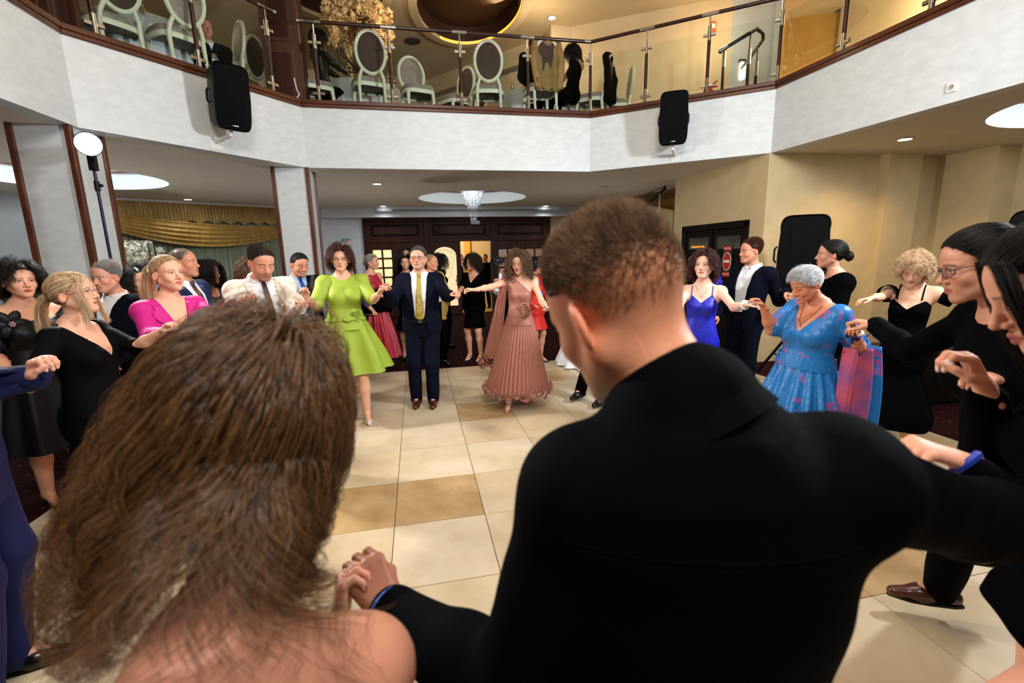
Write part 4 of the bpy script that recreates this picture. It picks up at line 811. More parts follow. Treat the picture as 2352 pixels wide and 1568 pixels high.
# ================================================================ people: signed-distance modelling kit
f32 = np.float32
def nrm(v): v = np.asarray(v, float); return v/(np.linalg.norm(v)+1e-12)
class Field:
    def __init__(s, lo, hi, h):
        s.h = h; lo = np.asarray(lo, float)-3*h; n = np.ceil((np.asarray(hi, float)+3*h-lo)/h).astype(int)+1
        s.ax = [(lo[i]+h*np.arange(n[i])).astype(f32) for i in range(3)]; s.d = np.full(n, 1.0, f32)
    def put(s, fn, lo, hi, k=0.0, op='u', pad=None):
        pad = (k+3*s.h) if pad is None else pad; sl = []
        for i in range(3):
            a = np.searchsorted(s.ax[i], lo[i]-pad); b = np.searchsorted(s.ax[i], hi[i]+pad)
            if b-a < 2: return s
            sl.append(slice(a, b))
        sl = tuple(sl); X, Y, Z = s.ax[0][sl[0]][:, None, None], s.ax[1][sl[1]][None, :, None], s.ax[2][sl[2]][None, None, :]
        v = fn(X, Y, Z); c = s.d[sl]
        if op == 'u':
            if k > 0: hh = np.clip(0.5+0.5*(c-v)/k, 0, 1); s.d[sl] = c+(v-c)*hh-k*hh*(1-hh)
            else: s.d[sl] = np.minimum(c, v)
        elif op == 's':
            if k > 0: hh = np.clip(0.5-0.5*(c+v)/k, 0, 1); s.d[sl] = c+(-v-c)*hh+k*hh*(1-hh)
            else: s.d[sl] = np.maximum(c, -v)
        elif op == 'i': s.d[sl] = np.maximum(c, v)
        return s
    def cone(s, a, b, ra, rb=None, k=0.02, op='u', flat=None):
        rb = ra if rb is None else rb; a = np.asarray(a, float); b = np.asarray(b, float); r = max(ra, rb)
        lo, hi = np.minimum(a, b)-r, np.maximum(a, b)+r; ba = b-a
        if flat is not None:
            w, fz = nrm(flat[0]), flat[1]-1; ba = ba+fz*(ba @ w)*w
        L2 = float(ba @ ba)+1e-12
        def fn(X, Y, Z):
            x, y, z = X-f32(a[0]), Y-f32(a[1]), Z-f32(a[2])
            if flat is not None:
                q = (x*f32(w[0])+y*f32(w[1])+z*f32(w[2]))*f32(fz); x, y, z = x+q*f32(w[0]), y+q*f32(w[1]), z+q*f32(w[2])
            t = np.clip((x*f32(ba[0])+y*f32(ba[1])+z*f32(ba[2]))/f32(L2), 0, 1)
            dx, dy, dz = x-t*f32(ba[0]), y-t*f32(ba[1]), z-t*f32(ba[2])
            return np.sqrt(dx*dx+dy*dy+dz*dz)-(f32(ra)+f32(rb-ra)*t)
        return s.put(fn, lo, hi, k, op)
    def ell(s, c, r, A=None, k=0.02, op='u'):
        c = np.asarray(c, float); r = np.asarray(r, float); A = np.eye(3) if A is None else np.asarray(A, float)
        ext = np.sqrt(((A*r[:, None])**2).sum(0))
        def fn(X, Y, Z):
            x, y, z = X-f32(c[0]), Y-f32(c[1]), Z-f32(c[2]); q = 0; g = 0
            for i in range(3):
                v = (x*f32(A[i, 0])+y*f32(A[i, 1])+z*f32(A[i, 2]))/f32(r[i]); q = q+v*v; g = g+v*v/f32(r[i]**2)
            k0 = np.sqrt(q); return k0*(k0-1)/(np.sqrt(g)+f32(1e-6))
        return s.put(fn, c-ext, c+ext, k, op)
    def mesh(s, smooth=1):
        d = s.d; S = d < 0
        C = np.zeros(tuple(np.array(d.shape)-1), np.int8)
        cs = [(i, j, k) for i in (0, 1) for j in (0, 1) for k in (0, 1)]; n0, n1, n2 = C.shape
        for (i, j, k) in cs: C += S[i:i+n0, j:j+n1, k:k+n2]
        I, J, K = np.nonzero((C > 0) & (C < 8)); m = len(I)
        if m == 0: return np.zeros((0, 3)), np.zeros((0, 4), np.int32)
        V = {c: d[I+c[0], J+c[1], K+c[2]] for c in cs}; P = np.zeros((m, 3)); W = np.zeros(m)
        for a in cs:
            for ax in range(3):
                if a[ax] == 0:
                    b = list(a); b[ax] = 1; b = tuple(b); va, vb = V[a], V[b]; mk = (va < 0) != (vb < 0)
                    t = np.where(mk, va/np.where(mk, va-vb, 1), 0); q = np.zeros((m, 3)); q[:, 0], q[:, 1], q[:, 2] = a; q[:, ax] = t
                    P[mk] += q[mk]; W[mk] += 1
        P = P/W[:, None]+np.stack([I, J, K], 1); idm = np.full(C.shape, -1, np.int32); idm[I, J, K] = np.arange(m)
        F = []
        for ax in range(3):
            sa = [slice(1, -1)]*3; sb = [slice(1, -1)]*3; sa[ax] = slice(0, -1); sb[ax] = slice(1, None)
            A, B = S[tuple(sa)], S[tuple(sb)]; i, j, k = np.nonzero(A != B); sg = A[i, j, k]
            o = [1, 1, 1]; o[ax] = 0; i, j, k = i+o[0], j+o[1], k+o[2]; u, v = (ax+1) % 3, (ax+2) % 3
            def cell(du, dv):
                q = [i.copy(), j.copy(), k.copy()]; q[u] = q[u]+du; q[v] = q[v]+dv; return idm[q[0], q[1], q[2]]
            Q = np.stack([cell(-1, -1), cell(0, -1), cell(0, 0), cell(-1, 0)], 1); Q[~sg] = Q[~sg][:, ::-1]; F.append(Q)
        F = np.concatenate(F); F = F[(F >= 0).all(1)]
        P = P*s.h+np.array([s.ax[q][0] for q in range(3)])
        for _ in range(smooth): P = relax(P, F)
        return P, F
def relax(P, F, w=0.5):
    e = np.concatenate([F[:, [0, 1]], F[:, [1, 2]], F[:, [2, 3]], F[:, [3, 0]]]); n = len(P)
    cnt = np.bincount(e[:, 0], minlength=n)+np.bincount(e[:, 1], minlength=n); Q = np.empty_like(P)
    for a in range(3): Q[:, a] = np.bincount(e[:, 0], P[e[:, 1], a], n)+np.bincount(e[:, 1], P[e[:, 0], a], n)
    return P*(1-w)+w*Q/np.maximum(cnt, 1)[:, None]
def vnormals(P, F):
    n = np.cross(P[F[:, 2]]-P[F[:, 0]], P[F[:, 3]]-P[F[:, 1]]); N_ = np.zeros_like(P)
    for a in range(3):
        for c in range(4): N_[:, a] += np.bincount(F[:, c], n[:, a], len(P))
    return N_/(np.linalg.norm(N_, axis=1, keepdims=True)+1e-12)
def wrinkle(P, F, amp, sc=14, seed=0, ax=None):
    r = np.random.default_rng(seed); q = np.zeros(len(P))
    for i in range(5):
        d = r.normal(size=3); 
        if ax is not None: d = d*0.4+np.asarray(ax)*r.choice([-1, 1])
        d = nrm(d)*sc*r.uniform(0.6, 1.7); o = nrm(r.normal(size=3))*sc*0.5
        q += np.sin(P @ d + 1.6*np.sin(P @ o + r.uniform(0, 6)) + r.uniform(0, 6))/(1+0.4*i)
    return P+vnormals(P, F)*(amp*q/2)[:, None]
def tint_mesh(name, P, F, col, m, parent):
    o = mesh_obj(name, np.asarray(P), np.asarray(F, np.int32), m, parent, True)
    a = o.data.color_attributes.new('tint', 'FLOAT_COLOR', 'POINT'); c = np.ones((len(P), 4), f32); c[:, :3] = col; a.data.foreach_set('color', c.ravel()); return o
def join(parts):
    P, F, Cc, n = [], [], [], 0
    for p, f, c in parts: P.append(p); F.append(f+n); Cc.append(np.broadcast_to(c, (len(p), 3))); n += len(p)
    return np.concatenate(P), np.concatenate(F), np.concatenate(Cc)
# ---------------------------------------------------------------- head
HEADS = {}
def head_mesh(sex, h, shut, smile):
    key = (sex, h, shut, smile)
    if key in HEADS: return HEADS[key]
    m = sex == 'm'; F = Field((-0.10, -0.13, -0.225), (0.10, 0.125, 0.125), h)
    F.ell((0, -0.018, 0.030), (0.0755, 0.098, 0.085)); F.ell((0, 0.034, 0.032), (0.058, 0.048, 0.056), k=0.03)
    F.ell((0, 0.030, -0.038), (0.056 if m else 0.054, 0.054, 0.076), k=0.03)
    for s in (-1, 1):
        F.cone((s*0.054, -0.010, -0.052), (s*(0.018 if m else 0.012), 0.062, -0.102), 0.021 if m else 0.017, 0.019 if m else 0.015, k=0.028)
        F.ell((s*0.040, 0.050, -0.032), (0.022, 0.024, 0.022), k=0.025)
        F.cone((s*0.012, 0.078, 0.018), (s*0.047, 0.062, 0.016), 0.0105 if m else 0.0085, 0.007, k=0.014)
    F.ell((0, 0.071, -0.103), (0.021 if m else 0.017, 0.016, 0.014), k=0.018)
    F.ell((0, 0.064, -0.066), (0.032, 0.024, 0.026), k=0.02)
    F.cone((0, -0.026, -0.05), (0, -0.050, -0.22), 0.055 if m else 0.045, 0.062 if m else 0.050, k=0.035)
    for s in (-1, 1): F.ell((s*0.031, 0.093, -0.001), (0.0165, 0.016, 0.0105), k=0.010, op='s')
    F.cone((0, 0.080, 0.008), (0, 0.102, -0.033), 0.0075, 0.0105, k=0.012); F.ell((0, 0.1045, -0.036), (0.0105, 0.010, 0.009) if m else (0.009, 0.0095, 0.008), k=0.008)
    for s in (-1, 1):
        F.ell((s*0.0125, 0.0915, -0.040), (0.0078, 0.009, 0.007), k=0.006)
        F.cone((s*(0.019 if not smile else 0.022), 0.079, -0.067+0.003*smile), (0, 0.0915, -0.0632), 0.0038, 0.0056, k=0.005)
        F.cone((s*(0.017 if not smile else 0.020), 0.079, -0.0725+0.003*smile), (0, 0.090, -0.0762-0.004*(smile > 1)), 0.0042, 0.0066, k=0.005)
        a = F.cone((s*0.018, 0.0765, 0.003), (s*0.031, 0.0830, 0.0072 if not shut else 0.004), 0.0034, 0.0034, k=0.004); F.cone((s*0.031, 0.0830, 0.0072 if not shut else 0.004), (s*0.0445, 0.0745, 0.002), 0.0034, 0.003, k=0.004)
        F.cone((s*0.019, 0.0755, -0.006), (s*0.031, 0.0805, -0.0088), 0.003, 0.003, k=0.004); F.cone((s*0.031, 0.0805, -0.0088), (s*0.043, 0.0735, -0.006), 0.003, 0.0028, k=0.004)
        if shut: F.ell((s*0.031, 0.0695, -0.001), (0.0135, 0.0135, 0.0125), k=0.003)
        if smile: F.ell((s*0.037, 0.066, -0.046), (0.016, 0.014, 0.014), k=0.012)
        A = np.array([[0.88, -s*-0.47*1.0, 0], [s*-0.45, 0.85, -0.28], [0, 0.28, 0.96]]); A = np.array([nrm(A[0]), nrm(A[1]-A[0]*(nrm(A[0]) @ A[1])/1.0), nrm(np.cross(A[0], A[1]))])
        F.ell((s*0.080, -0.016, -0.013), (0.0075, 0.019, 0.032), A, k=0.006); F.ell((s*0.0865, -0.008, -0.010), (0.006, 0.0105, 0.018), A, k=0.004, op='s')
    P, Q = F.mesh(1); HEADS[key] = (P, Q); return P, Q
def face_tint(P, sk, sex, hair, lip, smile, shut, brow=None, stubble=0.0, blush=0.15, scalp=0.0, shadow=None, hairline=0.0, nape=-0.05):
    sk = np.array(srgb(sk)); c = np.tile(sk, (len(P), 1)); x, y, z = P[:, 0], P[:, 1], P[:, 2]; ax = abs(x); fr = y > 0.03
    def mixc(mask, col): 
        m_ = np.clip(mask, 0, 1)[:, None]; c[:] = c*(1-m_)+np.array(col)*m_
    red = sk*np.array([1.0, 0.62, 0.55])
    mixc(blush*np.exp(-((ax-0.042)/0.018)**2-((z+0.032)/0.018)**2)*fr*1.6, red); mixc(0.35*np.exp(-(ax/0.014)**2-((z+0.036)/0.012)**2)*(y > 0.085), red)
    mixc(0.5*(ax > 0.072)*(y > -0.04)*(y < 0.02), red)
    hc = np.array(srgb(hair))
    if stubble: mixc(stubble*np.clip((-0.045-z)/0.02, 0, 1)*np.clip((y-0.0)/0.03, 0, 1)*(z > -0.125)*(1-0.6*np.exp(-(ax/0.02)**2-((z+0.070)/0.010)**2)), hc*0.8+sk*0.2)
    bz = 0.0195-0.10*np.clip(ax-0.030, 0, 1)*2.2+0.03*np.clip(0.02-ax, 0, 1); bc = np.array(srgb(brow or hair))
    mixc((0.9 if sex == 'm' else 0.8)*np.exp(-((z-bz)/(0.0042 if sex == 'm' else 0.0032))**2)*(ax > 0.011)*(ax < 0.052)*(y > 0.04), bc*0.8)
    if sex == 'f' or shut:
        lz = 0.0035 if not shut else -0.006
        mixc((0.9 if sex == 'f' else 0.6)*np.exp(-((z-(lz-6*(ax-0.031)**2))/0.0026)**2)*(abs(ax-0.032) < 0.0155)*(y > 0.06), (0.02, 0.012, 0.01))
        mixc(0.35*np.exp(-((z-0.009)/0.006)**2-((ax-0.032)/0.013)**2)*(y > 0.055)*(sex == 'f'), sk*0.35)
    lc = np.array(srgb(lip)); lm = (ax < 0.0235)*(y > 0.072)*(abs(z-(-0.0695+0.003*(smile > 0)*(ax/0.02))) < 0.0095*(1-(ax/0.0245)**2)+0.0015)
    mixc(lm*0.85, lc); mz = abs(z-(-0.0698+0.004*(smile > 0)*(ax/0.02)**1.5))
    if smile > 1: mixc((mz < 0.0035)*(ax < 0.017)*(y > 0.072)*1.0, (0.75, 0.7, 0.62))
    else: mixc(np.exp(-(mz/0.0016)**2)*(ax < 0.0215)*(y > 0.07)*0.8, lc*0.2)
    mixc(0.7*np.exp(-((ax-0.0065)/0.0032)**2-((z+0.0445)/0.0028)**2)*(y > 0.08), sk*0.15)
    if scalp: 
        g = (y-0.050)*0.75-(z-0.058-hairline)*0.66; up = np.clip((z-nape)/0.055, 0, 1); sb = (y > 0.012)*(z < 0.012)
        mixc(scalp*np.clip(-g/0.008, 0, 1)*up*np.where(sb, 0.0, 1.0)*(np.where((ax > 0.07) & (abs(y+0.012) < 0.024) & (z < 0.022), 0.0, 1.0)), hc)
    return c
# ---------------------------------------------------------------- hands
HANDS = {}
POSES = {'relax': (18, 28, 18, 0.25), 'hold': (50, 62, 30, 0.6), 'fist': (78, 92, 55, 1.0), 'flat': (6, 8, 5, 0.0), 'hook': (28, 82, 45, 0.5), 'soft': (32, 42, 24, 0.45)}
def hand_mesh(pose, h=0.0034):
    key = (pose, h)
    if key in HANDS: return HANDS[key]
    c1, c2, c3, tc = POSES[pose]; F = Field((-0.06, -0.09, -0.11), (0.10, 0.20, 0.05), h); xs = (0.030, 0.010, -0.011, -0.030); Ls = (0.072, 0.080, 0.074, 0.058); tips = []
    F.cone((0, -0.035, 0), (0, 0.015, 0), 0.0262, 0.024, k=0.012, flat=((0, 0, 1), 1.25))
    for x, L, j in zip(xs, Ls, range(4)):
        yk = 0.088-0.006*(j == 3)-0.002*(j == 0); F.cone((x*0.55, 0.012, 0), (x, yk, 0.002), 0.013, 0.0115, k=0.012)
        p = np.array([x, yk, 0.002]); a = 0.0; dx = x*0.9
        for sl, cc, r0, r1 in ((0.46, c1+3*j, 0.0098, 0.0088), (0.30, c2, 0.0088, 0.0080), (0.24, c3, 0.0078, 0.0066)):
            a += math.radians(cc); q = p+L*sl*np.array([dx*(1 if cc < 30 else 0.3), math.cos(a), -math.sin(a)]); F.cone(p, q, r0*(0.92 if j == 3 else 1), r1*(0.92 if j == 3 else 1), k=0.004); p = q
        tips.append((p, np.array([0, math.sin(a), math.cos(a)]), np.array([0, math.cos(a), -math.sin(a)])))
    F.ell((0.022, 0.035, -0.010), (0.016, 0.026, 0.013), k=0.012)
    t0, t1 = np.array([0.024, 0.028, -0.006]), np.array([0.050-0.006*tc, 0.056, -0.014-0.016*tc]); t2 = t1+0.030*nrm([0.25-0.75*tc, 1, -0.25-0.5*tc]); t3 = t2+0.024*nrm([0.1-0.95*tc, 1, -0.2-0.5*tc])
    F.cone(t0, t1, 0.014, 0.011, k=0.012); F.cone(t1, t2, 0.0108, 0.0098, k=0.006); F.cone(t2, t3, 0.0096, 0.0078, k=0.004); tips.append((t3, nrm([0.55, 0, 0.8]), nrm(t3-t2)))
    P, Q = F.mesh(1); HANDS[key] = (P, Q, tips); return HANDS[key]
def hand_parts(pose, M, side, sc, sk, nail=None, h=0.0034):
    P, Q, tips = hand_mesh(pose, h); c = np.tile(np.array(srgb(sk)), (len(P), 1)); c = c*(1-0.10*np.clip((P[:, 1:2]-0.08)/0.06, 0, 1)*np.array([[0.2, 1, 1]]))
    nc = np.array(srgb(nail)) if nail else np.minimum(np.array(srgb(sk))*1.15+0.03, 1)
    for t, up, d in tips:
        q = P-(t+up*0.0065-d*0.001); mk = np.linalg.norm(q, axis=1) < 0.0078; mk &= (P-t) @ up > 0.001; c[mk] = nc
    P = P.copy(); 
    if side < 0: P[:, 0] *= -1; Q = Q[:, ::-1]
    return (P*sc) @ M[:, :3].T + M[:, 3], Q, c
# ---------------------------------------------------------------- hair strands
def hair_mat(name, c1, c2, rough=0.48, spec=0.3):
    if name in MATS: return MATS[name]
    m, t = nt(name); out = N(t, 'ShaderNodeOutputMaterial'); b = N(t, 'ShaderNodeBsdfPrincipled'); t.links.new(b.outputs[0], out.inputs[0])
    hi = N(t, 'ShaderNodeHairInfo'); tc = N(t, 'ShaderNodeTexCoord'); nz = N(t, 'ShaderNodeTexNoise'); nz.inputs['Scale'].default_value = 45; nz.inputs['Detail'].default_value = 3
    mp = N(t, 'ShaderNodeMapping'); mp.inputs['Scale'].default_value = (1, 1, 0.25); t.links.new(tc.outputs['Object'], mp.inputs[0]); t.links.new(mp.outputs[0], nz.inputs[0])
    ad = N(t, 'ShaderNodeMath', operation='ADD'); s = N(t, 'ShaderNodeMath', operation='MULTIPLY'); s.inputs[1].default_value = 0.55; t.links.new(hi.outputs['Random'], s.inputs[0]); t.links.new(s.outputs[0], ad.inputs[0]); 
    s2 = N(t, 'ShaderNodeMath', operation='MULTIPLY'); s2.inputs[1].default_value = 0.7; t.links.new(nz.outputs[0], s2.inputs[0]); t.links.new(s2.outputs[0], ad.inputs[1])
    r = N(t, 'ShaderNodeValToRGB'); t.links.new(ad.outputs[0], r.inputs[0]); r.color_ramp.elements[0].position = 0.3; r.color_ramp.elements[1].position = 0.85
    r.color_ramp.elements[0].color = (*srgb(c1), 1); r.color_ramp.elements[1].color = (*srgb(c2), 1); t.links.new(r.outputs[0], b.inputs[0])
    b.inputs['Roughness'].default_value = rough; b.inputs['Specular IOR Level'].default_value = spec
    MATS[name] = m; return m
def strand_obj(name, PTS, rad, m, parent, taper=True):
    """PTS (n, k, 3)"""
    n, k = PTS.shape[:2]; hc = D.hair_curves.new(name); hc.add_curves([k]*n)
    hc.attributes['position'].data.foreach_set('vector', np.ascontiguousarray(PTS, f32).ravel())
    r = np.full((n, k), rad, f32)
    if taper: r *= np.linspace(1.0, 0.35, k)[None, :].astype(f32)
    a = hc.attributes.get('radius') or hc.attributes.new('radius', 'FLOAT', 'POINT'); a.data.foreach_set('value', r.ravel())
    hc.materials.append(m); return link(D.objects.new(name, hc), parent)
CR_C = np.array([0, -0.018, 0.030]); CR_R = np.array([0.0755, 0.098, 0.085])
def roots(n, rng, line=0.0, low=-0.055, side=0.012):
    out = []
    while sum(map(len, out)) < n:
        d = rng.normal(size=(n*3, 3)); d /= np.linalg.norm(d, axis=1, keepdims=True); p = CR_C+d*CR_R*1.0
        g = (p[:, 1]-0.050)*0.75-(p[:, 2]-0.058-line)*0.66
        ok = (g < 0) & (p[:, 2] > low+np.clip(p[:, 1]+0.055, 0, 0.05)*1.4) ; out.append(p[ok])
    return np.concatenate(out)[:n]
def strands_fall(R, rng, L, k, out=0.35, wave=0.0, wl=0.07, part=0.0, back=0.4, vol=0.012, clump=60, lift=0.0, Lvar=0.25, cs=0.018, w0=0.0, coll=None, gdir=(0, 0, -1.0), curl=0.0, grav=0.22, frame=None, fringe=0.0, clear=True, g0=0.006, pj=0.35):
    """long hair: leave the scalp, comb sideways from a parting, fall over head, neck and shoulders. Head-local coords."""
    n = len(R); nr = (R-CR_C)/CR_R**2; nr /= np.linalg.norm(nr, axis=1, keepdims=True); s = np.sign(R[:, 0]-part)
    wg = np.clip((R[:, 1]+0.06)/0.08, 0.10, 1); comb = np.stack([s*0.9*wg, np.full(n, -back), np.full(n, 0.05)], 1); comb -= nr*(comb*nr).sum(1, keepdims=True)
    if fringe: 
        fm = (R[:, 1] > 0.02) & (R[:, 2] > 0.06); comb[fm] += np.array([0, fringe, 0])
    d = nr*out+comb; d /= np.linalg.norm(d, axis=1, keepdims=True); Ls = L*(1+Lvar*rng.uniform(-1, 0.4, n)); ds = Ls/(k-1); P = np.zeros((n, k, 3)); P[:, 0] = R; p = R.copy(); g = np.array(gdir)
    layer = rng.uniform(0.15, 1.0, n)*vol
    for i in range(1, k):
        d = d+g*grav*(0.6+1.2*i/k); d /= np.linalg.norm(d, axis=1, keepdims=True); p = p+d*ds[:, None]
        q = (p-CR_C)/(CR_R+layer[:, None]+g0); r = np.linalg.norm(q, axis=1); inside = r < 1
        if inside.any():
            p[inside] = CR_C+(q[inside]/r[inside, None])*(CR_R+layer[inside, None]+g0)
        for (a, b, rad) in (coll or []):
            ba = b-a; t = np.clip(((p-a) @ ba)/(ba @ ba), 0, 1); e = p-(a+t[:, None]*ba); dd = np.linalg.norm(e, axis=1); rr = rad+layer; mk = dd < rr
            if mk.any(): p[mk] += e[mk]/dd[mk, None]*(rr[mk]-dd[mk])[:, None]
        d2 = p-P[:, i-1]; d = d2/(np.linalg.norm(d2, axis=1, keepdims=True)+1e-9); p = P[:, i-1]+d*ds[:, None]; P[:, i] = p
    P = P[~((P[:, :, 1] > 0.060) & (np.abs(P[:, :, 0]) < 0.052) & (P[:, :, 2] < 0.055) & (P[:, :, 2] > -0.13)).any(1)] if clear else P; n = len(P); R = P[:, 0]; Ls = np.linalg.norm(np.diff(P, axis=1), axis=2).sum(1)
    if wave or curl:
        cid = (np.floor(R[:, 0]/cs)*7+np.floor(R[:, 1]/cs)*13+np.floor(R[:, 2]/cs)*29).astype(int) % clump; ph = np.random.default_rng(5).uniform(0, 6.28, clump)[cid]+rng.normal(0, pj, n); am = np.random.default_rng(6).uniform(0.6, 1.2, clump)[cid]
        t = np.linspace(0, 1, k)[None, :]*Ls[:, None]; w = np.clip((t-w0)/(L*0.45), 0, 1)**1.3*wave*am[:, None]
        x = w*np.sin(2*math.pi*t/wl+ph[:, None]); y = w*np.cos(2*math.pi*t/wl*0.93+ph[:, None]*1.7)*0.7
        P[:, :, 0] += x; P[:, :, 1] += y; P[:, :, 2] += 0.3*w*np.sin(2*math.pi*t/wl*1.1+ph[:, None])
        if clear: P = P[~((P[:, :, 1] > 0.066) & (np.abs(P[:, :, 0]) < 0.048) & (P[:, :, 2] < 0.05) & (P[:, :, 2] > -0.13)).any(1)]
    return P
def strands_short(R, rng, L, k=4, sweep=(0, -0.6, 0.3), out=0.7, jit=0.25, g0=0.003):
    nr = (R-CR_C)/CR_R**2; nr /= np.linalg.norm(nr, axis=1, keepdims=True); n = len(R); d = nr*out+np.array(sweep)+rng.normal(size=(n, 3))*jit; d /= np.linalg.norm(d, axis=1, keepdims=True)
    Ls = (L(R) if callable(L) else L)*rng.uniform(0.7, 1.15, n); P = np.zeros((n, k, 3)); P[:, 0] = R; p = R.copy()
    for i in range(1, k):
        p = p+d*(Ls/(k-1))[:, None]; q = (p-CR_C)/(CR_R+g0); r = np.linalg.norm(q, axis=1); ins = r < 1; p[ins] = CR_C+q[ins]/r[ins, None]*(CR_R+g0); d = d+np.array(sweep)*0.35; d /= np.linalg.norm(d, axis=1, keepdims=True); P[:, i] = p
    return P
# ================================================================ people: rig, body, clothes
SKIN = vcol_mat('skin')
EYEW = mat('eye_white', (214, 208, 202), 0.2); EYEB = mat('iris_brown', (38, 24, 16), 0.15); EYEL = mat('iris_blue', (70, 96, 116), 0.15)
TOR = {'m': (np.array([-.30, -.15, 0, .2, .4, .6, .78, .9, 1.0, 1.1]), np.array([.13, .165, .17, .158, .158, .172, .178, .15, .078, .058]), np.array([.09, .118, .12, .112, .114, .124, .116, .095, .066, .058]), np.array([0, -.01, -.005, .01, .015, .012, 0, -.015, -.02, -.012])),
       'f': (np.array([-.30, -.15, 0, .2, .4, .6, .78, .9, 1.0, 1.1]), np.array([.13, .168, .172, .146, .126, .138, .145, .118, .062, .047]), np.array([.09, .122, .122, .104, .094, .104, .098, .08, .056, .047]), np.array([0, -.012, -.008, .006, .008, .006, -.002, -.015, -.018, -.010]))}
def hdg(yaw): a = math.radians(yaw); return -HF*math.cos(a)+HR*math.sin(a), HR*math.cos(a)+HF*math.sin(a)     # forward, own left
def ik(S, T, a, b, pole):
    d = T-S; L = np.linalg.norm(d); Lm = (a+b)*0.998
    if L > Lm: T = S+d/L*Lm; L = Lm; d = T-S
    L = max(L, abs(a-b)+0.03); n = d/np.linalg.norm(d); x = (a*a-b*b+L*L)/(2*L); hgt = math.sqrt(max(a*a-x*x, 0)); p = pole-n*(pole @ n); return S+n*x+nrm(p)*hgt, T
class Rig: pass
def rig(head, yaw, sex='m', *, los=None, hy=None, hp=0, hr=0, lean=(0.0, 0.0), Ht=None, z0=0.0, girth=1.0, L=None, Rr=None, feet=None, seat=None, poles=(None, None), sh=(0, 0), si=(0, 0), nk=(0, 0, 0), hs=None, twist=0, belly=0.0):
    r = Rig(); r.sex = sex; los = math.degrees(math.atan((CXP-head[0])/FPX)) if los is None else los; yaw = yaw+los; hy = None if hy is None else hy+los; f, l = hdg(yaw); up = np.array([0, 0, 1.]); eye = at(*head[:3]); r.f, r.l = f, l
    hy = yaw if hy is None else hy; hf, hl = hdg(hy); p = math.radians(hp); q = math.radians(hr)
    F_ = hf*math.cos(p)-up*math.sin(p); U_ = up*math.cos(p)+hf*math.sin(p); L_ = hl*math.cos(q)+U_*math.sin(q); U_ = U_*math.cos(q)-hl*math.sin(q)
    if Ht is None: Ht = (eye[2]-z0)/0.936
    r.Ht = Ht; k = r.k = Ht/1.75; r.hs = hs or (0.985 if sex == 'm' else 0.945)*k**0.5; r.z0 = z0
    r.HM = np.stack([L_, F_, U_], 1)*r.hs; r.HO = eye-F_*(0.0 if len(head) > 3 else 0.078)*r.hs; r.g = girth; r.belly = belly
    r.N = r.HO+r.HM @ np.array([0, -0.050, -0.165])+l*nk[0]+f*nk[1]+up*nk[2]; 
    pel = r.HO-f*lean[0]-l*lean[1]; r.P = np.array([pel[0], pel[1], z0+0.545*Ht]) if seat is None else np.array([pel[0], pel[1], z0+seat])
    r.t = nrm(r.N-r.P); r.Lt = np.linalg.norm(r.N-r.P); tf, tl = hdg(yaw+twist); r.lt = nrm(tl-r.t*(tl @ r.t)); r.ft = np.cross(r.t, r.lt)*1.0
    if r.ft @ f < 0: r.ft = -r.ft
    sw = (0.170 if sex == 'm' else 0.152)*k*(0.6+0.4*girth); r.S = {}; r.E = {}; r.W = {}; r.pole = {}
    ua, fa = (0.295*k, 0.255*k) if sex == 'm' else (0.275*k, 0.235*k); r.hand = {}
    for s, spec, po, sr, sj in ((1, L, poles[0], sh[0], si[0]), (-1, Rr, poles[1], sh[1], si[1])):
        S = r.N-r.t*(0.068*k)+r.lt*s*(sw-sj)+up*sr-r.ft*0.01; spec = spec or {}
        if 'w' in spec: T = at(*spec['w'])
        elif 'pt' in spec: T = np.array(spec['pt'])
        elif 'rel' in spec: a_, b_, c_ = spec['rel']; T = S+r.l*s*a_+r.f*b_+up*c_
        else: T = S+up*(-0.53*k)+f*0.05+l*s*0.07
        po = nrm(np.array([0, 0, -1.])*1.0+r.l*s*0.35-r.f*0.35) if po is None else nrm(r.l*s*po[0]*0.35+r.f*po[1]+up*po[2])
        E, T2 = ik(S, T, ua, fa, po); r.S[s], r.E[s], r.W[s] = S, E, T2; r.hand[s] = spec
        if DEV and np.linalg.norm(T-T2) > 0.05: print('REACH', head, 'side', s, round(float(np.linalg.norm(T-T2)), 2))
    r.H, r.K, r.A, r.fd = {}, {}, {}, {}
    for s in (1, -1):
        H = r.P+r.l*s*0.085*k-up*0.02*k; ft = None if feet is None else feet[0 if s == 1 else 1]; fd = r.f
        if ft is None: A = np.array([H[0], H[1], 0])+r.l*s*0.02; A[2] = z0+0.085*k
        elif len(ft) >= 3 and isinstance(ft[2], str): A = r.P+r.l*s*0.085*k+r.f*ft[0]+r.l*s*ft[1]; A[2] = z0+0.085*k+(ft[3] if len(ft) > 3 else 0)
        else: A = onz(ft[0], ft[1], z0); A[2] = z0+0.085*k+(ft[2] if len(ft) > 2 else 0)
        K, A2 = ik(H, A, 0.245*Ht, 0.245*Ht, nrm(fd+0.15*r.l*s+(up if seat is not None else 0*up))); r.H[s], r.K[s], r.A[s], r.fd[s] = H, K, A2, fd
    return r
DEV = False
def body_bounds(r, pts, pad=0.2): P = np.array(pts); return P.min(0)-pad, P.max(0)+pad
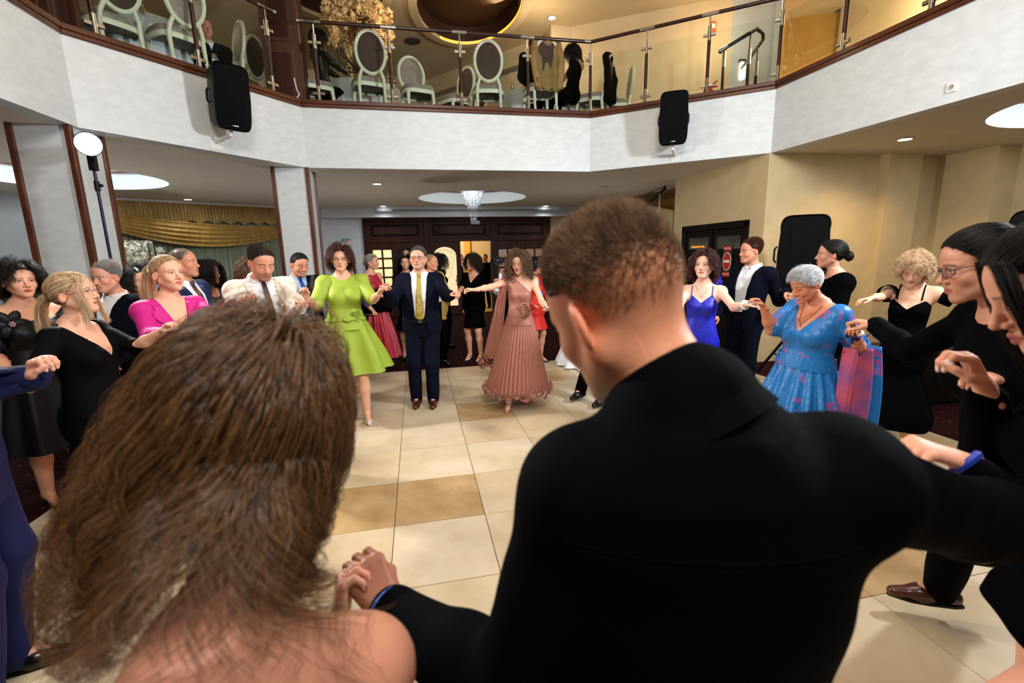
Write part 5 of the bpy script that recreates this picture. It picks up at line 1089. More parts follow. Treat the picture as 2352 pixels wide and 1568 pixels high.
def torso(F, r, off=0.0, s0=-0.3, s1=1.05, k=0.03, wmul=1.0, dmul=1.0, waist=None, lines=None, bust=True):
    S, W, Dp, Cc = TOR[r.sex]; kk = r.k; g = r.g
    W = W*kk*g*wmul+off; W = np.where(S > 0.85, TOR[r.sex][1]*kk*(0.5+0.5*g)+off, W); Dp = Dp*kk*(g**1.15)*dmul+off; Dp = np.where(S > 0.85, TOR[r.sex][2]*kk+off, Dp); Cc = Cc*kk
    b = r.belly*np.exp(-((S-0.18)/0.2)**2); Dp = Dp+b; Cc = Cc+b*0.9
    if waist: W, Dp = W*np.interp(S, *waist), Dp*np.interp(S, *waist)
    t, l, f, P, L = r.t, r.lt, r.ft, r.P, r.Lt; R = max(W.max(), Dp.max())+abs(r.belly)
    def fn(X, Y, Z):
        x, y, z = X-f32(P[0]), Y-f32(P[1]), Z-f32(P[2]); s = (x*f32(t[0])+y*f32(t[1])+z*f32(t[2]))/f32(L)
        a = x*f32(l[0])+y*f32(l[1])+z*f32(l[2]); b = x*f32(f[0])+y*f32(f[1])+z*f32(f[2])
        w, d, c = np.interp(s, S, W).astype(f32), np.interp(s, S, Dp).astype(f32), np.interp(s, S, Cc).astype(f32)
        q = (np.abs(a/w)**2.3+np.abs((b-c)/d)**2.3)**f32(1/2.3); v = (q-1)*np.minimum(w, d)
        return np.maximum(v, np.maximum((s-f32(s1))*f32(L), (f32(s0)-s)*f32(L)))
    e0, e1 = P+t*s0*L, P+t*s1*L; F.put(fn, np.minimum(e0, e1)-R, np.maximum(e0, e1)+R, k)
    if r.sex == 'f' and bust and s1 > 0.5:
        for s in (1, -1): F.ell(P+t*L*0.60+l*s*0.062*kk*g+f*(0.072*kk*g+0.01), np.array([0.062, 0.058, 0.062])*kk*g+off, np.stack([l, f, t]), k=0.035)
def shoulders(F, r, off=0.0, k=0.045, pad=0.0, sides=(1, -1)):
    m = 1.0 if r.sex == 'm' else 0.84; kk = r.k*m*(0.65+0.35*r.g)
    for s in sides:
        F.cone(r.N-r.t*0.030*r.k+r.lt*s*0.03-r.ft*0.012, r.S[s], 0.042*kk+off, 0.050*kk+off, k=k); F.cone(r.N-r.t*0.13*r.k+r.lt*s*0.06, r.S[s]-r.t*0.02, 0.07*kk+off, 0.055*kk+off, k=k)
        F.ell(r.S[s]+np.array([0, 0, pad*0.3]), np.array([0.055, 0.055, 0.055])*kk+off+pad, k=k)
def arm(F, r, s, off=0.0, t1=1.0, k=0.025, upper=True, fore=True, flare=0.0):
    m = (1.0 if r.sex == 'm' else 0.80)*r.k*(0.55+0.45*r.g); S, E, W = r.S[s], r.E[s], r.W[s]
    if upper: F.cone(S, E, 0.052*m+off, 0.042*m+off, k=k)
    if fore:
        W2 = E+(W-E)*t1; F.cone(E, E+(W-E)*0.35*min(1, t1*1.2), 0.042*m+off, 0.043*m+off, k=k); F.cone(E+(W-E)*0.35*min(1, t1), W2, 0.042*m+off, (0.042+(0.0275-0.042)*t1)*m+off+flare, k=k)
def leg(F, r, s, off=0.0, k=0.03, t1=1.0, thigh=True, ankle=None):
    m = (1.0 if r.sex == 'm' else 0.95)*r.k*(0.5+0.5*r.g); H, K, A = r.H[s], r.K[s], r.A[s]
    if thigh: F.cone(H, K, 0.088*m+off, 0.056*m+off, k=k)
    a = K+(A-K)*t1; F.cone(K, K+(A-K)*0.35-r.fd[s]*0.012, 0.055*m+off, 0.056*m+off, k=k); F.cone(K+(A-K)*0.35-r.fd[s]*0.012, a, 0.055*m+off, (ankle or 0.036*m)+off, k=k)
def local(r, P): q = P-r.P; return q @ r.lt, q @ r.ft, (q @ r.t)/r.Lt
def cutfn(r, fn):
    def g(X, Y, Z):
        x, y, z = X-f32(r.P[0]), Y-f32(r.P[1]), Z-f32(r.P[2]); dt = lambda v: x*f32(v[0])+y*f32(v[1])+z*f32(v[2]); return fn(dt(r.lt), dt(r.ft), dt(r.t)/f32(r.Lt))
    return g
def whole(F): return [a[0] for a in F.ax], [a[-1] for a in F.ax]
def cloth_obj(name, F, m, parent, wr=0.0, seed=0, sc=14, smooth=1):
    P, Q = F.mesh(smooth)
    if wr: P = wrinkle(P, Q, wr, sc, seed)
    return mesh_obj(name, P, Q.astype(np.int32), m, parent, True)
# ---------------------------------------------------------------- the person
def hand_matrix(r, s):
    E, W, sp = r.E[s], r.W[s], r.hand[s]; d = nrm(W-E)
    if 'dir' in sp:
        q = nrm(HR*sp['dir'][0]+np.array([0, 0, 1.])*sp['dir'][1]+HF*sp['dir'][2]); c = float(q @ d); lim = math.cos(math.radians(50))
        if c < lim:
            e = q-d*c; e = nrm(e) if np.linalg.norm(e) > 1e-3 else nrm(np.cross(d, HF)); q = d*lim+e*math.sin(math.radians(50))
        d = nrm(q)
    pn = sp.get('pn'); pn = (HR*pn[0]+np.array([0, 0, 1.])*pn[1]+HF*pn[2]) if pn is not None else (-r.l*s*1.0-r.f*0.3 if d[2] < -0.6 else np.array([0, 0, -1.])+r.f*0.3)
    z = -nrm(pn-d*(pn @ d)); x = np.cross(d, z)       # back of hand = -palm normal
    if s > 0: x = -x                                  # mirrored for the left hand
    M = np.zeros((3, 4)); xx = np.cross(d, z); M[:, 0], M[:, 1], M[:, 2] = xx, d, z; M[:, 3] = W-d*0.004; return M
def person(label, r, skin=(206, 150, 120), hair=(30, 20, 16), lip=None, eyes='brown', smile=0, shut=False, brow=None, stubble=0.0, scalp=0.0, hq=0.0032, nails=None, pose=('soft', 'soft'), bq=0.011, blush=0.2, stretch=(1, 1, 1), arms=(1, 1), name='person', mesh_legs=True, hairline=0.0, nape=-0.05, cat='person', hh=0.0034, eyescale=1.0, lo_body=False):
    root = empty(name, (r.P[0], r.P[1], r.z0), label, cat); r.root = root; r.skin = skin
    lip = lip or ((164, 96, 84) if r.sex == 'm' else (176, 78, 78)); P, Q = head_mesh(r.sex, hq, shut, smile)
    col = face_tint(P, skin, r.sex, hair, lip, smile, shut, brow, stubble, blush, scalp, hairline=hairline, nape=nape)
    r.HMs = r.HM*np.array(stretch)[None, :]; parts = [(P @ r.HMs.T+r.HO, Q[:, ::-1], col)]
    pts = [r.P, r.N, *r.S.values(), *r.E.values(), *r.W.values(), *r.H.values(), *r.K.values(), *r.A.values()]; lo, hi = body_bounds(r, pts, 0.16)
    F = Field(lo, hi, bq); torso(F, r, -0.004 if lo_body else 0.0); shoulders(F, r, -0.004 if lo_body else 0)
    for s in (1, -1):
        arm(F, r, s, 0.0); leg(F, r, s, -0.006 if lo_body else 0.0)
        a = r.A[s]; F.cone(a, a+r.fd[s]*0.12*r.k+np.array([0, 0, -0.055*r.k]), 0.034*r.k, 0.026*r.k, k=0.02)
    F.cone(r.N-r.t*0.05, r.HO+r.HMs @ np.array([0, -0.040, -0.13]), (0.060 if r.sex == 'm' else 0.047)*r.k, (0.056 if r.sex == 'm' else 0.045)*r.k, k=0.05)
    B, Qb = F.mesh(2); parts.append((B, Qb, np.array(srgb(skin))))
    hsz = (0.97 if r.sex == 'm' else 0.86)*r.k
    for s, po in ((1, pose[0]), (-1, pose[1])):
        M = hand_matrix(r, s); hp, hq_, hc = hand_parts(po, M, 1 if s > 0 else -1, hsz, r.hand[s].get('skin', skin), r.hand[s].get('nails', nails), hh); parts.append((hp, hq_, hc))
    V, Fc, Cc = join(parts); tint_mesh('body', V, Fc, Cc, SKIN, root)
    if not shut:
        for s in (1, -1):
            c = r.HO+r.HMs @ np.array([s*0.031, 0.0705, -0.001]); fw = nrm(r.HMs[:, 1]); rad = 0.0122*r.hs*eyescale
            e = MB().ball(c, rad, 14, 10).build('eye', EYEW, root, smooth=True, sharp=0); MB().lathe([(rad*0.50, rad*0.875), (rad*0.3, rad*0.965), (0.0002, rad*1.01)], c, 12, fw).build('iris', EYEB if eyes == 'brown' else EYEL, e, smooth=True, sharp=0)
    return root
def headpts(r, P): return P @ r.HMs.T+r.HO
def HL(r, p): return r.HO+r.HMs @ np.asarray(p, float)
def hair_cap(r, m, grow=0.008, line=0.0, low=-0.05, extra=None, h=0.004, name='hair', front=0.0, noise=0.0, ears=True, sideburn=0.0):
    """solid under-hair: cranium grown, cut along the hairline, plus style lumps; built in head-local coordinates"""
    F = Field((-0.16, -0.22, -0.34 if extra else -0.14), (0.16, 0.15, 0.18), h); F.ell(CR_C, CR_R+grow, k=0.0)
    lo, hi = whole(F)
    F.put(lambda X, Y, Z: np.maximum((Y-0.050-front)*0.75-(Z-0.058-line)*0.66+f32(0.0022)*np.sin(X*f32(230)+Z*f32(60))+f32(0.0018)*np.sin(X*f32(97)+1), f32(low)+np.clip(Y+0.055, 0, 0.05)*f32(1.4)-Z+0*X), lo, hi, op='i', pad=0)
    if extra: extra(F)
    P, Q = F.mesh(1)
    if noise: P = wrinkle(P, Q, noise, 60, 3)
    o = mesh_obj(name, headpts(r, P), Q[:, ::-1].astype(np.int32), m, r.root, True); r.hair = o; return o
def strands(r, P, rad, m): return strand_obj('hair_strand', headpts(r, P.reshape(-1, 3)).reshape(P.shape), rad, m, r.hair)
def bodycoll(r, k=1.0):
    inv = np.linalg.inv(r.HMs); L = lambda p: inv @ (p-r.HO); s = 1/r.hs
    return [(L(r.HO+r.HMs @ np.array([0, -0.03, -0.08])), L(r.N), 0.062*s), (L(r.N-r.t*0.02), L(r.S[1]), 0.062*s), (L(r.N-r.t*0.02), L(r.S[-1]), 0.062*s), (L(r.N-r.t*0.10-r.ft*0.01), L(r.N-r.t*0.42-r.ft*0.0), 0.125*s)]
# ---- clothes
def bounds_of(r, arms=True, legs=False, up=0.1):
    pts = [r.P, r.N+r.t*up]+list(r.S.values())+(list(r.E.values())+list(r.W.values()) if arms else [])+(list(r.K.values())+list(r.A.values()) if legs else []); return body_bounds(r, pts, 0.27)
def bvh(o): return BVHTree.FromPolygons([tuple(v.co) for v in o.data.vertices], [tuple(p.vertices) for p in o.data.polygons])
def patch(name, r, tree, poly_rows, off, m, parent, dirn=None, thick=0.003, cols=6, smooth=True):
    """cloth patch lying on the garment: rows of (x0, x1, s) in chest coords, projected from the front"""
    d = -r.ft if dirn is None else dirn; rows = []; last = None
    for (x0, x1, s) in poly_rows:
        row = []
        for j in range(cols):
            x = x0+(x1-x0)*j/(cols-1); o = r.P+r.t*s*r.Lt+r.lt*x-d*0.6; h = tree.ray_cast(Vector(o), Vector(d)); p = (np.array(h[0]) if h[0] is not None else (last if last is not None else o+d*0.47)); last = p; row.append(p-d*off)
        rows.append(row)
    return MB().grid(np.array(rows)).build(name, m, parent, smooth=smooth, sharp=0, solid=thick)
def trousers(r, m, h=0.012, off=0.014, top=0.14, wide=0.0, seed=1, name='trousers', brk=0.02):
    lo, hi = bounds_of(r, False, True); F = Field(lo, hi, h); torso(F, r, off-0.004, -0.3, top, k=0.04, bust=False)
    for s in (1, -1):
        mm = r.k*(0.5+0.5*r.g); H, K, A = r.H[s], r.K[s], r.A[s]; F.cone(H, K, 0.092*mm+off, 0.064*mm+off+wide, k=0.04); F.cone(K, A+np.array([0, 0, -0.02]), 0.064*mm+off+wide, 0.047*mm+off+wide, k=0.03)
    return cloth_obj(name, F, m, r.root, 0.005, seed, 13)
def shoe(r, s, m, kind='oxford', h=0.006):
    A = r.A[s]; f = nrm(np.array([r.fd[s][0], r.fd[s][1], 0])); l = np.array([-f[1], f[0], 0]); up = np.array([0, 0, 1.]); k = r.k; z = A[2]-0.085*k; b = np.array([A[0], A[1], z])
    if kind == 'oxford':
        F = Field(b+np.array([-0.3, -0.3, -0.01]), b+np.array([0.3, 0.3, 0.2]), h); W = (up, 1.0)
        F.cone(b-f*0.055*k+up*0.035, b+f*0.07*k+up*0.034, 0.036*k, 0.040*k); F.cone(b+f*0.07*k+up*0.03, b+f*0.175*k+up*0.022, 0.040*k, 0.026*k, k=0.03); F.cone(b-f*0.02*k+up*0.05, A-up*0.005, 0.038*k, 0.044*k, k=0.02)
        F.put(lambda X, Y, Z: f32(z+0.004)-Z+0*X+0*Y, *whole(F), op='i', pad=0); o = cloth_obj('shoe', F, m, r.root)
        MB().prism([tuple((b+f*x*k+l*y*k)[:2]) for x, y in ((-0.09, -0.025), (-0.05, -0.037), (0.05, -0.042), (0.12, -0.038), (0.19, -0.012), (0.2, 0), (0.19, 0.012), (0.12, 0.038), (0.05, 0.042), (-0.05, 0.037), (-0.09, 0.025))], z+0.0, z+0.012).build('sole', BLACKP, o)
    else:
        F = Field(b+np.array([-0.3, -0.3, -0.01]), b+np.array([0.3, 0.3, 0.22]), h); hh = 0.075*k
        F.cone(b-f*0.03*k+up*hh, b+f*0.09*k+up*0.022, 0.024*k, 0.030*k, k=0.02); F.cone(b+f*0.09*k+up*0.02, b+f*0.165*k+up*0.014, 0.030*k, 0.012*k, k=0.02)
        if kind == 'pump': F.cone(b-f*0.02*k+up*(hh+0.035), b+f*0.10*k+up*0.07, 0.035*k, 0.030*k, k=0.004, op='s')
        F.cone(b-f*0.035*k+up*hh, b-f*0.045*k+up*0.006, 0.014*k, 0.006*k if kind != 'block' else 0.016*k, k=0.012); F.put(lambda X, Y, Z: f32(z+0.003)-Z+0*X+0*Y, *whole(F), op='i', pad=0); o = cloth_obj('shoe', F, m, r.root)
    return o
def shoes(r, m, kind='oxford', h=0.006):
    for s in (1, -1): shoe(r, s, m, kind, h)
def neckcone(F, r, off): ax = nrm(r.HO+r.HMs @ np.array([0, -0.040, -0.12])-r.N); q = 0.061 if r.sex == 'm' else 0.049; F.cone(r.N-r.t*0.06*r.k, r.N+ax*0.012, (q+0.012)*r.k+off, q*r.k+off, k=0.035)
def shirt(r, m, h=0.008, off=0.005, collar=True, sleeves=False, top=1.0, bot=-0.12):
    lo, hi = bounds_of(r, sleeves); F = Field(lo, hi, h); torso(F, r, off, bot, top, k=0.02); shoulders(F, r, off-0.002); neckcone(F, r, off-0.004)
    if sleeves:
        for s in (1, -1): arm(F, r, s, off+0.012, 0.98)
    o = cloth_obj('shirt', F, m, r.root, 0.002, 5, 22)
    if collar:
        c0 = r.N+r.t*0.0; ax = nrm(r.HO+r.HMs @ np.array([0, -0.038, -0.12])-(r.N-r.t*0.02)); c0 = r.N-ax*0.004; x = nrm(r.lt-ax*(r.lt @ ax)); y = np.cross(ax, x); y = y if y @ r.ft > 0 else -y; R0 = (0.0745 if r.sex == 'm' else 0.062)*r.k; P = []
        for i, (rr, hh) in enumerate(((1.0, -0.012), (0.97, 0.024), (0.99, 0.031), (1.05, 0.030), (1.17, -0.004))):
            row = []
            for j in range(33):
                a = math.radians(100+340*j/32); fr = max(0, math.cos(a-math.pi/2))**6; z = hh-0.014*fr-(0.034*fr if i == 4 else 0)
                row.append(c0+ax*z*r.k*1.0+(x*math.cos(a)+y*math.sin(a))*R0*rr+y*0.004)
            P.append(row)
        MB().grid(np.array(P)).build('collar', m, o, smooth=True, sharp=0, solid=0.003)
    return o
def jacket(r, m, h=0.009, off=0.016, hem=-0.42, button=0.22, vtop=0.075, open_=0.0, seed=2, lapel=True, lapel_m=None, buttons=None, bm=None, wr=0.005, cuffs=True, peak=True, waist=None, lapel_w=0.075, bshirt=None):
    lo, hi = bounds_of(r, True); lo = lo-np.array([0, 0, 0.12]); F = Field(lo, hi, h); torso(F, r, off, hem, 0.965, k=0.03, waist=waist or ([-0.45, -0.2, 0.05, 0.25, 0.6], [1.13, 1.09, 1.03, 1.0, 1.0])); shoulders(F, r, off-0.004, pad=0.003)
    F.put(cutfn(r, lambda x, y, s: (np.maximum(np.abs(x)-np.interp(s, [-0.5, button, 0.93, 1.2], [open_, 0.004+open_*0.4, vtop, vtop*1.5]).astype(f32), -y))), *whole(F), op='s', k=0.0, pad=0)
    G = Field(lo, hi, h)
    for s in (1, -1): arm(G, r, s, 0.014, 0.985, k=0.03, flare=0.007)
    for s in (1, -1): G.ell(r.S[s]-r.t*0.005, np.array([0.054, 0.056, 0.052])*r.k*(1 if r.sex == 'm' else 0.86)+0.006, k=0.03)
    kk = 0.02; hh = np.clip(0.5+0.5*(F.d-G.d)/kk, 0, 1); F.d = F.d+(G.d-F.d)*hh-kk*hh*(1-hh)
    o = cloth_obj('jacket', F, m, r.root, wr, seed, 15); T = bvh(o); lm = lapel_m or m
    if lapel:
        for s in (1, -1):
            rows = []
            for i in range(15):
                q = i/14; sv = button+(0.93-button)*q; e = np.interp(sv, [button, 0.93], [0.004+open_*0.4, vtop]); wd = lapel_w*r.k*(0.12+0.88*min(1, q*1.5))*(1.0 if q < 0.72 else (1.25-0.25*peak if q < 0.8 else 0.80-0.2*q)); rows.append((s*(e-0.006), s*(e+wd), sv))
            patch('lapel', r, T, rows, 0.006, lm, o, thick=0.005)
    if buttons:
        for (x, sv) in buttons:
            hcast = T.ray_cast(Vector(r.P+r.t*sv*r.Lt+r.lt*x+r.ft*0.6), Vector(-r.ft))
            if hcast[0] is not None: MB().lathe([(0.011, 0), (0.011, 0.004), (0.008, 0.006), (0.001, 0.005)], np.array(hcast[0]), 12, r.ft).build('button', bm or BLACKP, o, smooth=True)
    if cuffs:
        for s in (1, -1):
            d = nrm(r.W[s]-r.E[s]); MB().tube([r.W[s]-d*0.02, r.W[s]+d*0.014], (0.0275 if r.sex == 'm' else 0.022)*r.k*(0.55+0.45*r.g)+0.010, 14, cap=False).build('shirt_cuff', bshirt or WSHIRT, o, smooth=True, solid=0.003)
    return o
def tie(r, sh, m, s_top=0.975, s_bot=0.0, w=0.032, off=0.012, knot=True, clip=None):
    T = bvh(sh); t = patch('tie', r, T, [(-w*(0.42+0.58*q)*1.0 if q < 0.95 else -0.001, w*(0.42+0.58*q) if q < 0.95 else 0.001, s_top+(s_bot-s_top)*q) for q in list(np.linspace(0.04, 0.94, 12))+[1.0]], off, m, r.root, thick=0.005)
    h_ = T.ray_cast(Vector(r.P+r.t*s_top*r.Lt+r.ft*0.5), Vector(-r.ft)); c = np.array(h_[0]) if h_[0] is not None else r.P+r.t*s_top*r.Lt+r.ft*0.1
    MB().grid(np.array([[c+r.ft*(off+0.004+0.008*math.sin(a))+r.lt*ww*math.cos(a)+r.t*zz for a in np.linspace(0, math.pi, 9)] for ww, zz in ((0.022, 0.02), (0.024, 0.012), (0.017, -0.012), (0.013, -0.022))])).build('tie_knot', m, t, smooth=True, sharp=0, solid=0.003)
    if clip:
        h_ = T.ray_cast(Vector(r.P+r.t*clip*r.Lt+r.ft*0.5), Vector(-r.ft)); c = np.array(h_[0]); MB().bar(c+r.ft*(off+0.008)-r.lt*0.03, c+r.ft*(off+0.008)+r.lt*0.03, 0.004, 0.006).build('tie_clip', CHROME, t)
    return t
def ring_at(r, s, off, n=48, a0=0, a1=2*math.pi, e=2.3):
    S, W, Dp, Cc = TOR[r.sex]; kk = r.k; w = np.interp(s, S, W)*kk*r.g+off; bb = r.belly*math.exp(-((s-0.18)/0.2)**2); d = np.interp(s, S, Dp)*kk*r.g**1.15+off+bb; c = np.interp(s, S, Cc)*kk+bb*0.9
    return [r.P+r.t*s*r.Lt+r.lt*w*math.copysign(abs(math.cos(q))**(2/e), math.cos(q))+r.ft*(c+d*math.copysign(abs(math.sin(q))**(2/e), math.sin(q))) for q in np.linspace(a0, a1, n+1)[:n if a1-a0 > 6 else n+1]]
def belt(r, s=0.08, m=None, off=0.016, front=False, hgt=0.017, buckle=True):
    P = [ring_at(r, s+dz/r.Lt, off+t, 40, *((0.9, math.pi-0.9) if front else (0, 2*math.pi))) for t, dz in ((0, -hgt), (0.005, -hgt), (0.006, 0), (0.005, hgt), (0, hgt))]
    o = MB().grid(np.array(P), wrap=not front).build('belt', m or BLACKP, r.root, smooth=True)
    if buckle:
        c = (P[2][10] if not front else P[2][20])+r.ft*0.002; MB().box((-0.02, -0.003, -0.016), (0.02, 0.003, 0.016), Matrix(((r.lt[0], r.ft[0], r.t[0], c[0]), (r.lt[1], r.ft[1], r.t[1], c[1]), (r.lt[2], r.ft[2], r.t[2], c[2]), (0, 0, 0, 1)))).build('buckle', CHROME, o, bevel=0.002)
    return o
def strap(r, m, x, s0=0.99, s1=0.76, rad=0.005):
    T = bvh([c for c in r.root.children if c.name.startswith('body')][0]); P = []
    for sv in np.linspace(s0, s1, 12):
        h_ = T.ray_cast(Vector(r.P+r.t*sv*r.Lt+r.lt*x+r.ft*0.5), Vector(-r.ft))
        if h_[0] is not None: P.append(np.array(h_[0])+r.ft*0.003)
    if len(P) > 2: MB().tube(P, rad, 6).build('strap', m, r.root, smooth=True)
def rn(s0, w=0.07, sl=10.0): return lambda x: s0+0.006*sl*(np.abs(x)/w)**3
def vn(s0, sl=3.2, x0=0.0): return lambda x: s0+sl*np.abs(x-x0)
def bodice(r, m, h=0.008, off=0.007, bot=0.1, front=None, back=None, sleeve=None, sleeve_off=0.012, wr=0.003, seed=3, name='bodice', puff=0.0, straps=False, shoulder=True, sides=(1, -1), top=1.0, flare=0.004, drape=False, waist=None, neck=False):
    """front/back: functions x -> s giving the neckline"""
    lo, hi = bounds_of(r, True); F = Field(lo, hi, h); torso(F, r, off, bot, top, k=0.03, waist=waist)
    if shoulder: shoulders(F, r, off-0.003, sides=sides)
    if neck:
        neckcone(F, r, off+0.008); F.cone(r.N-r.t*0.13*r.k, r.N-r.t*0.035, 0.092*r.k, 0.074*r.k, k=0.05)
    if sleeve is not None:
        for s in sides: 
            if sleeve <= 0.5:
                S, E = r.S[s], r.E[s]; m_ = (0.80 if r.sex == 'f' else 1)*r.k*(0.55+0.45*r.g); F.cone(S, S+(E-S)*sleeve*2, 0.055*m_+sleeve_off+puff, 0.046*m_+sleeve_off+flare, k=0.02)
                if puff: F.ell(S+np.array([0, 0, 0.02])+(E-S)*0.12, np.array([0.06, 0.06, 0.055])*m_+sleeve_off+puff, k=0.03)
            else: arm(F, r, s, sleeve_off, (sleeve-0.5)*2, flare=flare); F.ell(r.S[s]+np.array([0, 0, puff*0.6]), np.array([0.05, 0.05, 0.05])*r.k+sleeve_off+puff, k=0.03)
    if front is not None:
        bk = back or (lambda x: 0.95+0*x)
        def fn(x, y, s): return np.where(y > -0.02, (s-front(x))*f32(r.Lt*0.75), (s-bk(x))*f32(r.Lt*0.75)).astype(f32)
        g = cutfn(r, lambda x, y, s: np.where(np.abs(x) < 0.5, fn(x, y, s), f32(-1)).astype(f32)); F.put(g, *whole(F), op='i', pad=0)
    return cloth_obj(name, F, m, r.root, wr, seed, 20)
def skirt(r, m, top_s=0.12, hem_z=0.5, r_hem=0.35, folds=10, amp=0.03, rows=28, cols=160, shape=1.0, seed=0, name='skirt', ell=0.9, shift=(0, 0), sharpf=1.0, wobble=0.3, solid=0.0, off=0.012, follow=0.65):
    """gathered / pleated / sheath skirt: a lofted sheet never tighter than hips and thighs"""
    S, W, Dp, Cc = TOR[r.sex]; kk = r.k; ca = r.P+r.t*top_s*r.Lt; feet = (r.A[1]+r.A[-1])/2; hz = r.z0+hem_z; rng = np.random.default_rng(seed); ph = rng.uniform(0, 6, 6); P = []
    ch = np.array([feet[0]*follow+r.P[0]*(1-follow), feet[1]*follow+r.P[1]*(1-follow), hz])+r.l*shift[0]+r.f*shift[1]; w0 = np.interp(top_s, S, W)*kk*r.g+off; d0 = np.interp(top_s, S, Dp)*kk*r.g**1.15+off+r.belly*math.exp(-((top_s-0.18)/0.2)**2); Lz = ca[2]-hz
    for i in range(rows):
        t = i/(rows-1); c = ca+(ch-ca)*t; z = c[2]; s = (z-r.P[2])/r.Lt; sm = t**shape; row = []
        wt = np.interp(s, S, W)*kk*r.g+off; dt = np.interp(s, S, Dp)*kk*r.g**1.15+off+r.belly*math.exp(-((s-0.18)/0.2)**2); cc = (np.interp(max(s, 0), S, Cc)*kk+r.belly*0.9*math.exp(-((s-0.18)/0.2)**2))*(1-t)
        if s < -0.3: q = min(1, (-0.3-s)/0.8); wt, dt = wt*(1-0.2*q), dt*(1-0.1*q)
        w = max(wt, w0+(r_hem-w0)*sm) if r_hem > 0.26 else (wt if s > -0.25 else wt+(r_hem-wt)*min(1, (-0.25-s)/0.6)); d = max(dt, d0+(r_hem*ell-d0)*sm) if r_hem > 0.26 else (dt if s > -0.25 else dt+(r_hem*ell-dt)*min(1, (-0.25-s)/0.6))
        for j in range(cols):
            a = 2*math.pi*j/cols; u = math.sin(folds*a+ph[0]+wobble*math.sin(2*a+ph[1])+wobble*math.sin(3*a+ph[2])); u = math.copysign(abs(u)**sharpf, u); A_ = amp*min(1, t*1.5+0.05)**0.9; e = 2/(2.3-0.3*t)
            row.append(c+r.l*(math.copysign(abs(math.cos(a))**e, math.cos(a))*w+math.cos(a)*A_*u)+r.f*(cc+math.copysign(abs(math.sin(a))**e, math.sin(a))*d+math.sin(a)*A_*u))
        P.append(row)
    o = MB().grid(np.array(P), wrap=True).build(name, m, r.root, smooth=True, sharp=0, solid=solid); G = np.array(P)
    cz = G.mean(1); wz = np.abs((G-cz[:, None]) @ r.l); dz = np.abs((G-cz[:, None]) @ r.f); wz, dz = wz.max(1)-amp*0.9-0.012, dz.max(1)-amp*0.9-0.012; zz = cz[:, 2]
    b = [c for c in r.root.children if c.name.startswith('body')][0].data; n = len(b.vertices); V = np.empty(n*3, f32); b.vertices.foreach_get('co', V); V = V.reshape(-1, 3).astype(float)
    top, bot = zz[0]-0.01, zz[-1]+0.02; mk = (V[:, 2] < top) & (V[:, 2] > bot); q = V[mk]; order = np.argsort(zz); ip = lambda a: np.interp(q[:, 2], zz[order], a[order])
    c = np.stack([ip(cz[:, 0]), ip(cz[:, 1]), q[:, 2]], 1); e = q-c; a_, b_ = e @ r.l, e @ r.f; rr = (np.abs(a_/ip(wz))**2.2+np.abs(b_/ip(dz))**2.2)**(1/2.2); far = (np.abs(a_) > 0.45) | (np.abs(b_) > 0.5)
    sc = np.where((rr > 0.94) & ~far, 0.94/np.maximum(rr, 1e-6), 1.0); q[:, :2] = c[:, :2]+e[:, :2]*sc[:, None]; V[mk] = q; b.vertices.foreach_set('co', V.astype(f32).ravel()); b.update(); return o
def rosette(name, c, nrm_, R, m, parent, turns=4, seed=0, n=90):
    x, y, z = frame_of(nrm_); P = []; rng = np.random.default_rng(seed)
    for i in range(n):
        t = i/n; a = t*turns*2*math.pi; rr = R*(0.12+0.88*t); wob = 1+0.12*math.sin(5*a*0.7+seed); P.append([c+(x*math.cos(a)+y*math.sin(a))*rr*wob*0.82+z*R*(0.55-0.45*t), c+(x*math.cos(a)+y*math.sin(a))*rr*wob*1.12+z*R*(0.75-0.45*t+0.12*math.sin(a*3))])
    return MB().grid(np.array(P)).build(name, m, parent, smooth=True, sharp=0, solid=R*0.03)
def glasses(r, m, lens=True, w=0.030, hgt=0.021, rim=0.0016, full=True):
    g = None; B = MB(); Lz = MB(); c = []
    for s in (1, -1):
        pts = [HL(r, (s*(0.033+w*0.78*abs(math.cos(a))**0.8*(1 if math.cos(a) > 0 else -1)), 0.096-0.018*max(0, math.cos(a))**2, -0.003+hgt*0.85*abs(math.sin(a))**0.8*(1 if math.sin(a) > 0 else -1))) for a in np.linspace(0, 2*math.pi, 25)[:-1]]
        if full: B.tube(pts, rim, 6, closed=True)
        else: B.tube(pts[0:13], rim*0.7, 5)
        Lz.add(pts, [tuple(range(24))]); B.tube([HL(r, (s*0.056, 0.082, 0.004)), HL(r, (s*0.073, 0.06, 0.006)), HL(r, (s*0.079, 0.0, 0.004)), HL(r, (s*0.078, -0.025, -0.012))], rim, 6)
    B.tube([HL(r, (-0.010, 0.098, 0.002)), HL(r, (0, 0.104, 0.006)), HL(r, (0.010, 0.098, 0.002))], rim, 6); o = B.build('glasses', m, r.root, smooth=True)
    if lens: Lz.build('lens', glass_mat('spectacle_lens', (0.96, 0.97, 0.97), 0.5), o)
def earring(r, side, m, drop=0.02, rad=0.006):
    c = HL(r, (side*0.083, -0.012, -0.047)); MB().ball(c, rad*0.7).ball(c-np.array([0, 0, drop]), rad).tube([c, c-np.array([0, 0, drop])], 0.0012, 4).build('earring', m, r.root, smooth=True)
